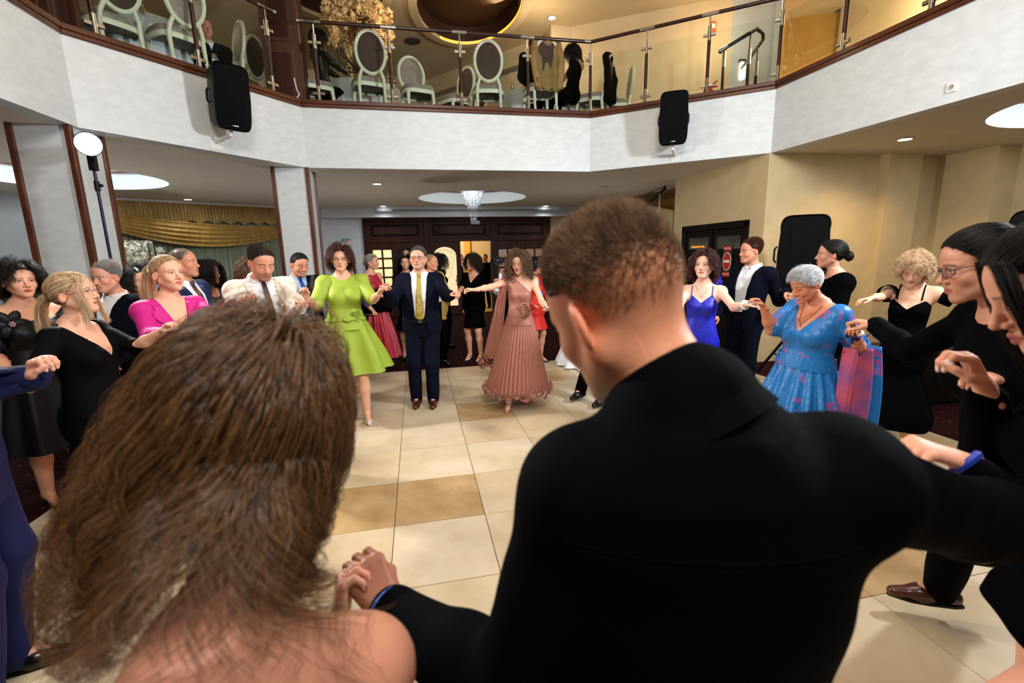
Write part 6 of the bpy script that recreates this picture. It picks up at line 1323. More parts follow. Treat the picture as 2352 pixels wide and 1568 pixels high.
def necklace(r, tree, m, s_low=0.78, w=0.07, pend=True):
    P = []
    for q in np.linspace(-1, 1, 15):
        x = w*q; s = s_low+(0.97-s_low)*abs(q)**1.5; h_ = tree.ray_cast(Vector(r.P+r.t*s*r.Lt+r.lt*x+r.ft*0.5), Vector(-r.ft)); 
        if h_[0] is not None: P.append(np.array(h_[0])+r.ft*0.003)
    if len(P) > 3:
        b = MB().tube(P, 0.0014, 4)
        if pend: b.ball(P[len(P)//2]-np.array([0, 0, 0.012]), 0.007, 8, 6)
        b.build('necklace', m, r.root, smooth=True)
def bracelet(r, s, m, t=0.93, rad=None, th=0.004):
    p = r.E[s]+(r.W[s]-r.E[s])*t; x, y, d = frame_of(r.W[s]-r.E[s]); R = rad or (0.030*r.k if r.sex == 'm' else 0.026*r.k); MB().tube([p+(x*math.cos(a)+y*math.sin(a))*R for a in np.linspace(0, 2*math.pi, 19)[:-1]], th, 6, closed=True).build('bracelet', m, r.root, smooth=True)
# ================================================================ the guests
WSHIRT = mat('white_shirt', (226, 228, 234), 0.6, bump=0.05, bscale=30); NAVY = mat('navy_wool', (9, 13, 30), 0.8, var=0.12, vscale=40, bump=0.06, bscale=220, spec=0.08); BLKC = mat('black_cloth', (5, 5, 7), 0.9, bump=0.05, bscale=160, spec=0.02); DKNAVY = mat('midnight_wool', (8, 11, 24), 0.85, bump=0.06, bscale=200, spec=0.06)
LEATHER = mat('brown_leather', (72, 30, 18), 0.28, var=0.3, vscale=12, coat=0.3); BLKL = mat('black_leather', (10, 10, 12), 0.25); GOLDM = mat('gold', (220, 176, 90), 0.2, metal=1.0); SILV = mat('silver', (225, 225, 225), 0.15, metal=1.0)
def hair_mats(n, c1, c2, **k): return hair_mat('hair_'+n, c1, c2, **k)
HBLK = hair_mats('black', (8, 6, 6), (26, 20, 17)); HDBR = hair_mats('dark_brown', (18, 11, 8), (52, 34, 24)); HAUB = hair_mats('auburn', (28, 11, 10), (78, 34, 27)); HGRY = hair_mats('grey', (86, 82, 78), (166, 162, 156)); HSLV = hair_mats('silver', (138, 138, 140), (226, 226, 228)); HBLN = hair_mats('blonde', (136, 102, 70), (236, 204, 164)); HMBR = hair_mats('mid_brown', (44, 28, 19), (108, 78, 54)); HSALT = hair_mats('salt_pepper', (30, 28, 28), (96, 94, 92))
def gdir(r): return tuple(nrm(np.linalg.inv(r.HM) @ np.array([0, 0, -1.])))
def short_hair(r, m, n=1500, L=0.02, rad=0.0012, sweep=(0, -0.9, 0.1), line=0.0, grow=0.006, low=-0.045, jit=0.22, out=0.4, seed=1, top=1.0):
    hair_cap(r, m, grow, line, low); rng = np.random.default_rng(seed); R = roots(int(n*2.2), rng, line, low); rad = rad*0.68
    strands(r, strands_short(R, rng, (lambda q: L*(0.45+top*np.clip((q[:, 2]-0.0)/0.09, 0, 1.2))), 4, sweep, out, jit, g0=grow+0.002), rad, m)
def long_hair(r, m, n=1400, L=0.4, rad=0.0016, wave=0.012, wl=0.1, part=0.0, vol=0.03, k=22, line=0.0, out=0.30, back=0.5, seed=1, low=-0.055, grow=0.012, coll=True, clump=60, Lvar=0.25, fringe=0.0, grav=0.3, gd=None, clear=True, **kw):
    q = 2.6 if n < 4000 else 1.0; grow = min(grow, 0.016)
    hair_cap(r, m, grow, line, low); rng = np.random.default_rng(seed); R = roots(int(n*q), rng, line, low); rad = rad/q**0.55
    strands(r, strands_fall(R, rng, L, k, out, wave, wl, part, back, vol, clump, coll=bodycoll(r) if coll else None, gdir=gd or gdir(r), Lvar=Lvar, fringe=fringe, grav=grav, clear=clear, g0=grow+0.001, **kw), rad, m)
def tied_hair(r, m, tail=(0, -0.125, 0.03), n=900, rad=0.0014, bun=0.0, pony=0.0, seed=1, line=0.0, pw=0.03, bands=None, grow=0.010):
    """hair combed back to a knot; a bun or a hanging pony tail grows from it"""
    n = int(n*2.2); rad = rad*0.62
    hair_cap(r, m, grow, line); rng = np.random.default_rng(seed); R = roots(n, rng, line, -0.055); tl = np.array(tail); k = 12; P = np.zeros((n, k, 3))
    for i in range(k):
        t = i/(k-1); p = R*(1-t)+tl*t; q = (p-CR_C)/(CR_R+0.013); rr = np.linalg.norm(q, axis=1); ins = (rr < 1) if t < 0.9 else np.zeros(n, bool); p[ins] = CR_C+q[ins]/rr[ins, None]*(CR_R+0.013); P[:, i] = p
    P += rng.normal(size=(n, 1, 3))*0.0015; strands(r, P, rad, m)
    if bun:
        n2 = 600; th = rng.uniform(0, 6.28, n2); ph = rng.uniform(-1, 1, n2); Q = np.zeros((n2, 14, 3))
        for i in range(14):
            a = th+i*0.33; rr = bun*(0.72+0.28*np.cos(ph*2)); Q[:, i] = tl+np.stack([rr*np.cos(a), -bun*0.55+ph*bun*0.6, rr*np.sin(a)], 1)+rng.normal(size=(n2, 3))*0.002
        strands(r, Q, rad*1.6, m); MB().ball(HL(r, tl+np.array([0, -bun*0.55, 0])), bun*0.9*r.hs, 14, 10).build('bun', m, r.hair, smooth=True, sharp=0)
    if pony:
        n2 = 1500; Q = np.zeros((n2, 20, 3)); d = np.tile(np.array([0, -0.75, 0.25]), (n2, 1))+rng.normal(size=(n2, 3))*0.11; g = np.array(gdir(r)); off = rng.normal(size=(n2, 3))*0.008; p = tl+off; L = pony*rng.uniform(0.75, 1.05, n2)
        for i in range(20):
            Q[:, i] = p; d = d+g*0.30; d /= np.linalg.norm(d, axis=1, keepdims=True); p = p+d*(L/19)[:, None]
        cen = Q.mean(0)[None]; Q = cen+(Q-cen)*(1+0.0*Q); strands(r, Q, rad*1.2, m)
        MB().tube([HL(r, tl+np.array([0, 0.002, 0])), HL(r, tl+np.array([0, -0.016, 0.004]))], 0.017, 10).build('hair_tie', m, r.hair, smooth=True)
def locks(r, m, paths, n=60, rad=0.0014, w=0.008, seed=1):
    rng = np.random.default_rng(seed); n = int(n*2.2); rad = rad*0.65
    for q in paths:
        q = np.array(q, float); t = np.linspace(0, 1, 18); s_ = np.linspace(0, 1, len(q)); c = np.stack([np.interp(t, s_, q[:, a]) for a in range(3)], 1); c[1:-1] = (c[:-2]+2*c[1:-1]+c[2:])/4; o = rng.normal(size=(n, 1, 3))*w*np.linspace(0.5, 1, 18)[None, :, None]
        strands(r, c[None]+o+0.004*np.sin(rng.uniform(0, 6, (n, 1, 1))+t[None, :, None]*5), rad, m)
def suit(r, m, tie_m=None, button=0.2, open_=0.0, shirt_m=None, shoe_m=None, trouser_m=None, tie_w=0.04, **k):
    sh_ = shirt(r, shirt_m or WSHIRT)
    if tie_m: tie(r, sh_, tie_m, s_bot=0.06, w=tie_w)
    trousers(r, trouser_m or m); j = jacket(r, m, button=button, open_=open_, **k); shoes(r, shoe_m or BLKL); return j
def hold(px, py, Y, **k): return dict(w=(px, py, Y), **k)
# ---- man in the navy suit at the centre of the circle
r = rig((957, 592, 5.05), -6, 'm', hy=-10, hp=-3, girth=1.13, L=hold(1036, 678, 4.72, dir=(0.6, 0.3, -0.4)), Rr=hold(889, 670, 4.72, dir=(0.0, 0.9, -0.4)), feet=((996, 928), (958, 928)), poles=((0.8, 0.0, -1), (0.8, -0.3, -1)), belly=0.03, lean=(0.03, 0))
person('man in navy suit and gold patterned tie stepping forward in the middle of the circle', r, (214, 160, 134), (40, 36, 36), pose=('hold', 'hold'), stubble=0.25, stretch=(1.06, 1, 1), scalp=0.8)
short_hair(r, HSALT, 2000, 0.018, sweep=(0.4, -0.5, 0.25), seed=3)
glasses(r, mat('brown_frames', (74, 34, 28), 0.3))
GT = mat('gold_plaid_tie', (196, 156, 62), 0.45, var=0.35, vscale=30, col2=(130, 130, 60)); suit(r, NAVY, GT, 0.05, 0.115, vtop=0.085, shoe_m=LEATHER, tie_w=0.05); belt(r, 0.05, front=True)
# ---- woman in the lime dress
r = rig((780, 595, 4.55), 2, 'f', hy=-4, hp=2, girth=1.14, L=hold(872, 672, 4.4, dir=(0.5, 0.6, -0.2), nails=(200, 30, 40)), Rr=hold(704, 682, 4.2, dir=(-0.1, 1, -0.1), nails=(200, 30, 40)), feet=((845, 965, 0.0), (800, 940, 0.03)), poles=((0.5, -0.2, -1), (0.3, -0.3, -1)))
person('woman in lime green belted dress and white pumps holding hands in the circle', r, (220, 168, 138), (40, 20, 18), lip=(176, 92, 84), eyes='blue', pose=('hold', 'hold'), stretch=(1.04, 1, 1))
long_hair(r, HAUB, 1600, 0.15, 0.0017, wave=0.005, wl=0.08, part=0.02, vol=0.018, k=16, out=0.14, back=0.65, seed=4, coll=False, grow=0.026, grav=0.34, clump=40)
glasses(r, GOLDM, full=False, w=0.028, hgt=0.018)
LIME = mat('lime_crepe', (146, 168, 46), 0.6, var=0.06, vscale=5, bump=0.03, bscale=200)
b_ = bodice(r, LIME, front=rn(0.90, 0.075), back=rn(0.97, 0.07), sleeve=0.45, puff=0.010, flare=0.012, bot=0.0)
skirt(r, LIME, 0.2, 0.56, r_hem=0.40, folds=7, amp=0.045, sharpf=0.8, seed=2); belt(r, 0.21, LIME, 0.018, buckle=False)
T = bvh(b_); h_ = T.ray_cast(Vector(r.P+r.t*0.27*r.Lt+r.lt*0.10+r.ft*0.5), Vector(-r.ft)); rosette('rosette', np.array(h_[0]), r.ft, 0.055, LIME, r.root, seed=1)
patch('bow', r, T, [(-0.02, 0.11, 0.24), (-0.04, 0.06, 0.20), (-0.01, 0.03, 0.16)], 0.02, LIME, r.root, thick=0.008)
shoes(r, mat('white_leather', (232, 230, 226), 0.3), 'pump')
# ---- woman in the dusty pink pleated gown
r = rig((1187, 607, 4.95), -10, 'f', hy=-14, hp=14, girth=0.92, L=hold(1257, 708, 4.7, dir=(0.6, 0.5, -0.2)), Rr=hold(1080, 668, 4.72, dir=(-0.9, 0.1, 0)), feet=((1198, 915), (1170, 938)), poles=((0.6, -0.3, -1), (0.3, -0.2, -1)))
person('woman in dusty pink one-shoulder pleated gown with ruffled hem', r, (226, 176, 148), (70, 48, 34), lip=(186, 96, 92), shut=True, pose=('relax', 'soft'), nails=None)
long_hair(r, HMBR, 1300, 0.27, 0.0016, wave=0.016, wl=0.10, part=0.01, vol=0.02, k=20, seed=7, grow=0.012, grav=0.4, back=0.35)
PINK = mat('dusty_pink_satin', (164, 106, 92), 0.42, var=0.10, vscale=14, stretch=(8, 8, 0.4), bump=0.25, bscale=26, bstretch=(6, 6, 0.25)); ROSE = mat('dusty_pink_organza', (172, 110, 100), 0.5)
b_ = bodice(r, PINK, front=lambda x: 0.86+1.6*(-x), back=lambda x: 0.86+1.6*(-x), bot=0.0, sides=(-1,))
sk_ = skirt(r, PINK, 0.2, 0.22, r_hem=0.36, folds=46, amp=0.010, sharpf=1.0, wobble=0.1, cols=420, seed=3, rows=20)
for k in range(26):
    a = 2*math.pi*k/26; feet = (r.A[1]+r.A[-1])/2; c = np.array([feet[0]*0.65+r.P[0]*0.35, feet[1]*0.65+r.P[1]*0.35, 0.22])+r.l*0.37*math.cos(a)+r.f*0.335*math.sin(a); rosette('ruffle', c+np.array([0, 0, 0.02*math.sin(k*2.3)]), r.l*math.cos(a)+r.f*math.sin(a)+np.array([0, 0, -0.15]), 0.062, ROSE, sk_, 2.2, k, 40)
T = bvh(b_)
for (x, s, R_) in ((0.06, 0.30, 0.075), (0.13, 0.31, 0.055)):
    h_ = T.ray_cast(Vector(r.P+r.t*s*r.Lt+r.lt*x+r.ft*0.5), Vector(-r.ft))
    if h_[0] is not None: rosette('rosette', np.array(h_[0]), r.ft+r.lt*0.3, R_, PINK, r.root, 3.5, int(x*100))
S_ = r.S[-1]; rosette('rosette', S_+np.array([0, 0, 0.06])+r.f*0.04+r.l*0.03, r.f+np.array([0, 0, 0.4]), 0.085, PINK, r.root, 3.5, 9)
P = []
for i in range(20):
    t = i/19; c = S_+np.array([0, 0, 0.04])+r.f*0.05+(np.array([0, 0, -1.0])*0.92*t)-r.l*(0.02+0.18*t); w = 0.035+0.07*t
    P.append([c+r.l*w*math.cos(q)+r.f*(0.02+0.012*math.sin(q*9))*math.sin(q) for q in np.linspace(0, 2*math.pi, 40)])
MB().grid(np.array(P)).build('shoulder_drape', PINK, r.root, smooth=True, sharp=0)
for k in range(6): rosette('ruffle', P[-1][k*6]+np.array([0, 0, -0.02-0.03*(k % 2)]), r.f*0.8+r.l*math.cos(k)+np.array([0, 0, -0.3]), 0.075, ROSE, r.root, 2.4, k+40, 44)
bracelet(r, 1, SILV, 0.97, th=0.008); shoes(r, mat('blush_leather', (214, 156, 132), 0.3), 'block')
# ---- man in the cream jacket
r = rig((612, 612, 3.42), 14, 'm', hy=18, hp=24, L=hold(692, 715, 3.15, dir=(0.3, 0.9, -0.2)), Rr=hold(560, 712, 3.05, dir=(0.2, 0.9, 0.1)), girth=1.02, poles=((0.5, -0.1, -1), (0.6, -0.3, -1)))
person('man in cream jacket, white shirt and brown tie looking down', r, (208, 150, 124), (36, 26, 22), shut=True, stubble=0.55, pose=('hold', 'soft'), scalp=0.5, hq=0.0028)
short_hair(r, HDBR, 3000, 0.024, 0.001, sweep=(-0.9, -0.6, 0.05), line=0.004, seed=5, out=0.16, jit=0.1, grow=0.006)
CREAM = mat('cream_linen', (226, 216, 200), 0.8, var=0.03, vscale=30, bump=0.08, bscale=140); BRT = mat('brown_tie', (56, 38, 32), 0.5, bump=0.1, bscale=200)
sh_ = shirt(r, WSHIRT); tie(r, sh_, BRT, s_bot=-0.02, w=0.034, clip=0.47); trousers(r, mat('cream_trouser', (214, 204, 188), 0.8))
j_ = jacket(r, CREAM, button=0.2, open_=0.09, vtop=0.08, lapel_w=0.07, buttons=[(-0.10, 0.16)], bm=mat('taupe_button', (120, 104, 90), 0.4), bshirt=WSHIRT); shoes(r, LEATHER)
T = bvh(j_); patch('pocket_square', r, T, [(0.10, 0.135, 0.60), (0.10, 0.135, 0.585)], 0.006, BRT, r.root)
# ---- woman in the magenta suit
r = rig((404, 626, 3.02), 22, 'f', hy=34, hp=-4, girth=0.98, L=hold(534, 700, 2.95, dir=(0.8, 0.35, 0.1), nails=(150, 170, 214)), Rr=hold(378, 766, 2.62, dir=(0.5, 0.5, -0.2), nails=(150, 170, 214)), poles=((0.3, -0.1, -1), (0.6, -0.5, -1)))
person('woman in bright magenta double-breasted suit with sleek blonde ponytail', r, (226, 172, 142), (150, 116, 80), lip=(190, 104, 100), eyes='blue', brow=(110, 80, 56), pose=('relax', 'hold'), smile=1, hq=0.0026)
tied_hair(r, HBLN, tail=(0, -0.125, 0.055), n=1300, rad=0.0011, pony=0.40, seed=2, line=0.006)
MAG = mat('magenta_crepe', (196, 14, 128), 0.7, var=0.05, vscale=5, bump=0.04, bscale=200)
trousers(r, MAG, off=0.012, wide=0.02); jacket(r, MAG, button=0.46, open_=0.0, vtop=0.075, lapel_w=0.085, cuffs=False, buttons=[(-0.06, 0.28), (0.075, 0.28), (-0.06, 0.12), (0.075, 0.12)], bm=SILV, hem=-0.45, off=0.013, waist=([-0.45, -0.1, 0.15, 0.3, 0.6], [1.16, 1.06, 1.0, 1.0, 1.02])); shoes(r, mat('magenta_leather', (170, 20, 110), 0.4), 'pump')
bracelet(r, 1, GOLDM, 0.93)
# ---- blonde woman with glasses in black
r = rig((207, 668, 2.48), 56, 'f', hy=62, hp=-8, girth=1.06, L=hold(374, 760, 2.52, dir=(0.7, 0.5, -0.1), nails=(214, 206, 216)), Rr=hold(92, 838, 1.95, dir=(0.5, 0.3, -0.3), nails=(240, 240, 240)), poles=((0.3, 0.0, -1), (0.6, -0.5, -1)))
person('woman with glasses and low blonde ponytail in black wrap dress', r, (224, 172, 144), (120, 90, 62), lip=(150, 72, 70), brow=(70, 50, 40), pose=('hold', 'soft'), hq=0.0024)
tied_hair(r, HBLN, tail=(0, -0.115, 0.0), n=1800, rad=0.0010, pony=0.26, seed=4)
locks(r, HBLN, [[(0.066, 0.045, 0.075), (0.080, 0.055, 0.02), (0.074, 0.060, -0.06), (0.070, 0.066, -0.13), (0.080, 0.07, -0.19)], [(-0.05, 0.07, 0.085), (-0.078, 0.068, 0.02), (-0.072, 0.070, -0.07), (-0.066, 0.074, -0.15)], [(-0.02, 0.078, 0.09), (-0.06, 0.075, 0.05), (-0.079, 0.055, -0.01), (-0.074, 0.055, -0.09), (-0.08, 0.05, -0.17)]], 90, 0.0011, 0.006)
glasses(r, SILV, full=False, w=0.029, hgt=0.018)
BLKS = mat('black_crepe', (6, 6, 8), 0.75, bump=0.08, bscale=120, spec=0.06)
b_ = bodice(r, BLKS, front=vn(0.60, 3.4, 0.01), back=rn(0.97), sleeve=0.98, sleeve_off=0.008, bot=-0.1, wr=0.004, puff=0.004); skirt(r, BLKS, 0.1, 0.62, r_hem=0.25, folds=6, amp=0.012, seed=4); shoes(r, BLKL, 'pump')
# ---- man off the left edge, royal blue suit
r = rig((-210, 560, 1.62), 62, 'm', hy=60, girth=1.05, L=hold(78, 868, 1.76, dir=(0.45, 0.75, -0.1)), Rr={}, poles=((0.2, 0.1, -1), None))
person('man in royal blue suit at the left edge whose raised hand enters the picture', r, (216, 160, 134), (40, 30, 26), pose=('hold', 'relax'), hq=0.004)
short_hair(r, HDBR, 900, 0.025); RBLUE = mat('royal_blue_wool', (9, 17, 62), 0.75, var=0.1, vscale=10, bump=0.06, bscale=180, spec=0.25); suit(r, RBLUE, None, 0.2); bracelet(r, 1, SILV, 0.99, rad=0.034, th=0.005)
# ---- curly dark haired woman far left
r = rig((58, 645, 3.15), 16, 'f', hy=18, girth=1.2, L={'rel': (0.05, 0.32, -0.36)}, Rr={'rel': (0.02, 0.25, -0.4)})
person('woman with short dark curls and a jewelled black bow dress at the far left', r, (222, 168, 138), (26, 18, 16), lip=(176, 40, 50), stretch=(1.08, 1, 1), pose=('soft', 'soft'))
long_hair(r, HBLK, 1500, 0.15, 0.0018, wave=0.011, wl=0.06, part=0.01, vol=0.022, k=16, out=0.2, back=0.6, grow=0.028, coll=False, grav=0.34, seed=8)
b_ = bodice(r, mat('black_satin', (8, 8, 10), 0.45, spec=0.2), front=rn(0.76, 0.10, 4), back=rn(0.9, 0.09), sleeve=0.42, puff=0.012, bot=-0.1); skirt(r, MATS['black_satin'], 0.1, 0.45, r_hem=0.3, folds=8, amp=0.02); shoes(r, BLKL, 'pump')
T = bvh(b_); h_ = T.ray_cast(Vector(r.P+r.t*0.74*r.Lt-r.lt*0.12+r.ft*0.5), Vector(-r.ft))
if h_[0] is not None:
    c = np.array(h_[0])+r.ft*0.02
    for k in range(6):
        d_ = r.lt*math.cos(k*1.05)+r.t*math.sin(k*1.05); e_ = r.t*math.cos(k*1.05)-r.lt*math.sin(k*1.05); q_ = c+d_*0.05; MB().ball((0, 0, 0), 1.0, 10, 6, (0.05, 0.032, 0.012)).xf(Matrix(((d_[0], e_[0], r.ft[0], q_[0]), (d_[1], e_[1], r.ft[1], q_[1]), (d_[2], e_[2], r.ft[2], q_[2]), (0, 0, 0, 1)))).build('bow_petal', MATS['black_satin'], r.root, smooth=True)
    for k in range(7): MB().ball(c+r.ft*0.025+r.lt*0.014*math.cos(k*1.05)*(k < 6)+r.t*0.014*math.sin(k*1.05)*(k < 6), 0.007, 6, 4).build('jewel', SILV, r.root, smooth=True)
# ---- grey haired man behind the blonde with glasses
r = rig((222, 640, 3.65), -40, 'm', hy=-45, hp=8, girth=1.1, L={'rel': (0.02, 0.3, -0.4)}, Rr={})
person('grey-haired man in dark suit half hidden behind the blonde with glasses', r, (206, 150, 124), (80, 76, 72), pose=('soft', 'relax'))
short_hair(r, HGRY, 1500, 0.03, 0.0013, sweep=(0.6, -0.6, 0.1), seed=9); suit(r, DKNAVY, None, 0.2)
# ---- dark haired woman between the blonde and the magenta suit
r = rig((330, 645, 3.95), 24, 'f', hy=24, hp=2, girth=1.0, L={'rel': (0.0, 0.25, -0.42)}, Rr={})
person('woman with black shoulder-length waves behind the magenta suit', r, (220, 166, 138), (16, 12, 12), lip=(170, 70, 76))
long_hair(r, HBLK, 1500, 0.28, 0.0018, wave=0.010, wl=0.09, part=-0.02, vol=0.014, seed=10, grow=0.012, back=0.9, grav=0.4)
bodice(r, BLKC, front=rn(0.72, 0.05, 2.4), back=rn(0.9), bot=-0.1, shoulder=False); skirt(r, BLKC, 0.1, 0.5, r_hem=0.28, folds=7, amp=0.02); shoes(r, BLKL, 'pump')
# ---- man in blue suit with patterned tie
r = rig((447, 602, 4.05), 48, 'm', hy=62, hp=-2, girth=1.06, L={'rel': (0.0, 0.3, -0.36)}, Rr={})
person('man with cropped grey hair in a blue suit and patterned tie looking right', r, (198, 138, 108), (86, 78, 70), stubble=0.2, pose=('soft', 'relax'), scalp=0.55)
short_hair(r, hair_mats('cropped_grey', (60, 50, 44), (136, 124, 112)), 1500, 0.010, 0.0013, out=0.5, seed=11, grow=0.003); suit(r, mat('blue_wool', (18, 30, 66), 0.75, spec=0.2), mat('floral_tie', (40, 40, 60), 0.5, var=0.5, vscale=30, col2=(120, 70, 40)), 0.1, 0.05)
# ---- curly dark haired woman with red and black top
r = rig((497, 626, 4.95), 50, 'f', hy=58, girth=0.98, L={'rel': (0.0, 0.3, -0.3)}, Rr={})
person('woman with long black curls and a dark red patterned top looking right', r, (204, 146, 116), (16, 12, 12), smile=1)
long_hair(r, HBLK, 1500, 0.32, 0.002, wave=0.011, wl=0.06, part=0.0, vol=0.018, seed=12, grow=0.016, out=0.15, grav=0.4); bodice(r, mat('dark_red_print', (60, 16, 20), 0.7, var=0.8, vscale=22, col2=(10, 8, 10)), front=rn(0.78, 0.06, 5), back=rn(0.95), sleeve=0.9, bot=-0.15); trousers(r, BLKC); shoes(r, BLKL)
# ---- brown haired woman hidden behind the cream jacket
r = rig((586, 628, 4.6), 30, 'f', hy=40, hp=8, L={}, Rr={})
person('brown-haired woman in black almost hidden behind the cream jacket', r, (206, 150, 120), (70, 40, 26))
long_hair(r, HMBR, 900, 0.16, 0.002, wave=0.008, vol=0.02, coll=False, seed=13, grow=0.018, grav=0.35); bodice(r, BLKC, front=rn(0.88), back=rn(0.95), sleeve=0.95, bot=-0.15); trousers(r, BLKC); shoes(r, BLKL)
# ---- smiling man in dark suit and pale blue shirt
r = rig((697, 612, 5.05), 16, 'm', hy=26, hp=16, girth=1.12, L=hold(700, 690, 4.72, dir=(0.2, 0.5, -0.3)), Rr=hold(672, 690, 4.7, dir=(0.4, 0.5, -0.2)), belly=0.02)
person('smiling man in dark suit and pale blue shirt left of the lime dress', r, (206, 146, 116), (20, 18, 20), smile=2, shut=True, stretch=(1.07, 1, 1), pose=('hold', 'hold'), scalp=0.45)
short_hair(r, HBLK, 1900, 0.02, 0.0015, sweep=(0.6, -0.8, 0.05), seed=14, out=0.15, jit=0.12, grow=0.006); suit(r, DKNAVY, mat('blue_tie', (24, 50, 110), 0.5), 0.02, 0.10, shirt_m=mat('sky_shirt', (150, 184, 226), 0.6)); belt(r, 0.04, front=True)
# ---- woman in navy lace behind the lime dress
r = rig((806, 622, 6.3), 24, 'f', hy=38, girth=1.1, L={'rel': (0.1, 0.25, -0.36)}, Rr={})
person('woman in navy lace dress behind the lime dress', r, (206, 150, 122), (66, 36, 28))
long_hair(r, HAUB, 900, 0.13, 0.002, wave=0.008, vol=0.02, coll=False, seed=15, grow=0.02, grav=0.35); LACE = mat('navy_lace', (22, 22, 50), 0.8, var=0.6, vscale=60, col2=(84, 66, 84)); bodice(r, LACE, front=rn(0.88), back=rn(0.95), sleeve=0.7, bot=-0.1); skirt(r, NAVY, 0.1, 0.35, r_hem=0.30, folds=8, amp=0.02); shoes(r, BLKL, 'pump')
# ---- woman in red with black shawl
r = rig((866, 601, 7.0), 40, 'f', hy=66, girth=0.98, L=hold(878, 668, 6.8, dir=(0.4, 0.7, 0)), Rr=hold(866, 684, 6.7, dir=(0.3, 0.8, 0)), poles=((0.4, 0, -1), (0.6, -0.2, -1)))
person('older woman with grey tied hair in a long red dress and black shawl', r, (212, 158, 130), (110, 106, 102), smile=2, brow=(90, 80, 76), pose=('hold', 'hold'))
tied_hair(r, HGRY, tail=(0, -0.11, -0.02), n=800, rad=0.0018, bun=0.035, seed=3)
REDT = mat('red_taffeta', (164, 28, 48), 0.45, var=0.12, vscale=5, bump=0.15, bscale=12, bstretch=(4, 4, 0.5)); bodice(r, REDT, front=rn(0.92, 0.07), back=rn(0.95), bot=0.0, shoulder=False); skirt(r, REDT, 0.12, 0.20, r_hem=0.34, folds=13, amp=0.035, seed=6)
SHWL = BLKC; P = []
for i in range(26):
    q = i/25; a = math.pi*(1.18*q-0.09); c = r.P+r.t*r.Lt*(0.48-0.25*abs(q-0.5))
    P.append([c+r.lt*math.cos(a)*0.26+r.ft*(math.sin(a)*0.20+0.02)+np.array([0, 0, z]) for z in (0.04, -0.04, -0.12, -0.22, -0.32)])
MB().grid(np.array(P)).build('shawl', SHWL, r.root, smooth=True, sharp=0, solid=0.008); bracelet(r, 1, SILV, 0.95); shoes(r, BLKL, 'pump')
# ---- smiling woman with long black hair
r = rig((930, 603, 7.7), -10, 'f', hy=-6, girth=0.92, L={'rel': (0.08, 0.28, -0.35)}, Rr={'rel': (0.1, 0.25, -0.3)})
person('smiling woman with very long black hair beside the navy suit', r, (222, 170, 142), (12, 10, 10), smile=2, lip=(186, 60, 66))
long_hair(r, HBLK, 1200, 0.50, 0.0022, wave=0.008, vol=0.022, seed=16, grow=0.012); bodice(r, BLKC, front=rn(0.82), back=rn(0.95), sleeve=0.4, bot=-0.1); skirt(r, BLKC, 0.1, 0.5, r_hem=0.24, folds=6, amp=0.01); shoes(r, BLKL, 'pump')
# ---- two heads glimpsed behind
for (px, py, Y, yw, lab, hm, hc) in ((933, 584, 9.0, 0, 'dark-haired woman whose crown shows above the long black hair', HBLK, (16, 12, 12)), (1017, 598, 8.6, 120, 'woman with straight black hair behind the older man in tan', HBLK, (16, 12, 12))):
    r = rig((px, py, Y), yw, 'f', L={}, Rr={}); person(lab, r, (206, 152, 124), hc, hq=0.0045, bq=0.014); long_hair(r, hm, 700, 0.36, 0.0026, vol=0.02, seed=int(px)); bodice(r, BLKC, h=0.011, front=rn(0.86), back=rn(0.95), sleeve=0.9, bot=-0.15); trousers(r, BLKC, 0.014); shoes(r, BLKL)
# ---- older man in tan jacket
r = rig((1002, 603, 7.1), 30, 'm', hy=58, hp=2, girth=1.12, L=hold(1040, 680, 6.95, dir=(0.6, 0.1, -0.2)), Rr={'rel': (0.1, 0.2, -0.4)}, belly=0.03)
person('older man with thin fair hair in an olive-tan jacket looking right', r, (212, 146, 116), (150, 120, 88), brow=(150, 126, 100), scalp=0.35, pose=('hold', 'relax'), stretch=(1.06, 1, 1))
short_hair(r, hair_mats('thin_fair', (130, 100, 74), (196, 170, 138)), 900, 0.016, 0.0014, out=0.2, seed=18, grow=0.003); suit(r, mat('olive_tan_wool', (156, 132, 66), 0.75, var=0.08, vscale=20), None, 0.1, 0.05, shirt_m=mat('lilac_shirt', (206, 190, 220), 0.6), trouser_m=BLKC)
# ---- woman in black dress with brown curls
r = rig((1076, 604, 7.45), -28, 'f', hy=-52, girth=1.12, L=hold(1128, 662, 7.25, dir=(0.1, 0.8, -0.2)), Rr=hold(1052, 676, 7.2, dir=(-0.5, 0.1, -0.2)))
person('smiling woman with brown curls in a black V-neck dress and white sandals', r, (212, 156, 126), (56, 34, 24), smile=2, lip=(180, 70, 70), pose=('hold', 'soft'))
long_hair(r, HDBR, 1300, 0.2, 0.0022, wave=0.016, wl=0.06, vol=0.035, coll=False, out=0.4, seed=19, grow=0.026, grav=0.34); bodice(r, BLKC, front=vn(0.66, 3.2), back=rn(0.95), sleeve=0.36, flare=0.014, bot=-0.1); skirt(r, BLKC, 0.1, 0.56, r_hem=0.20, folds=5, amp=0.006); shoes(r, MATS['white_leather'], 'pump')
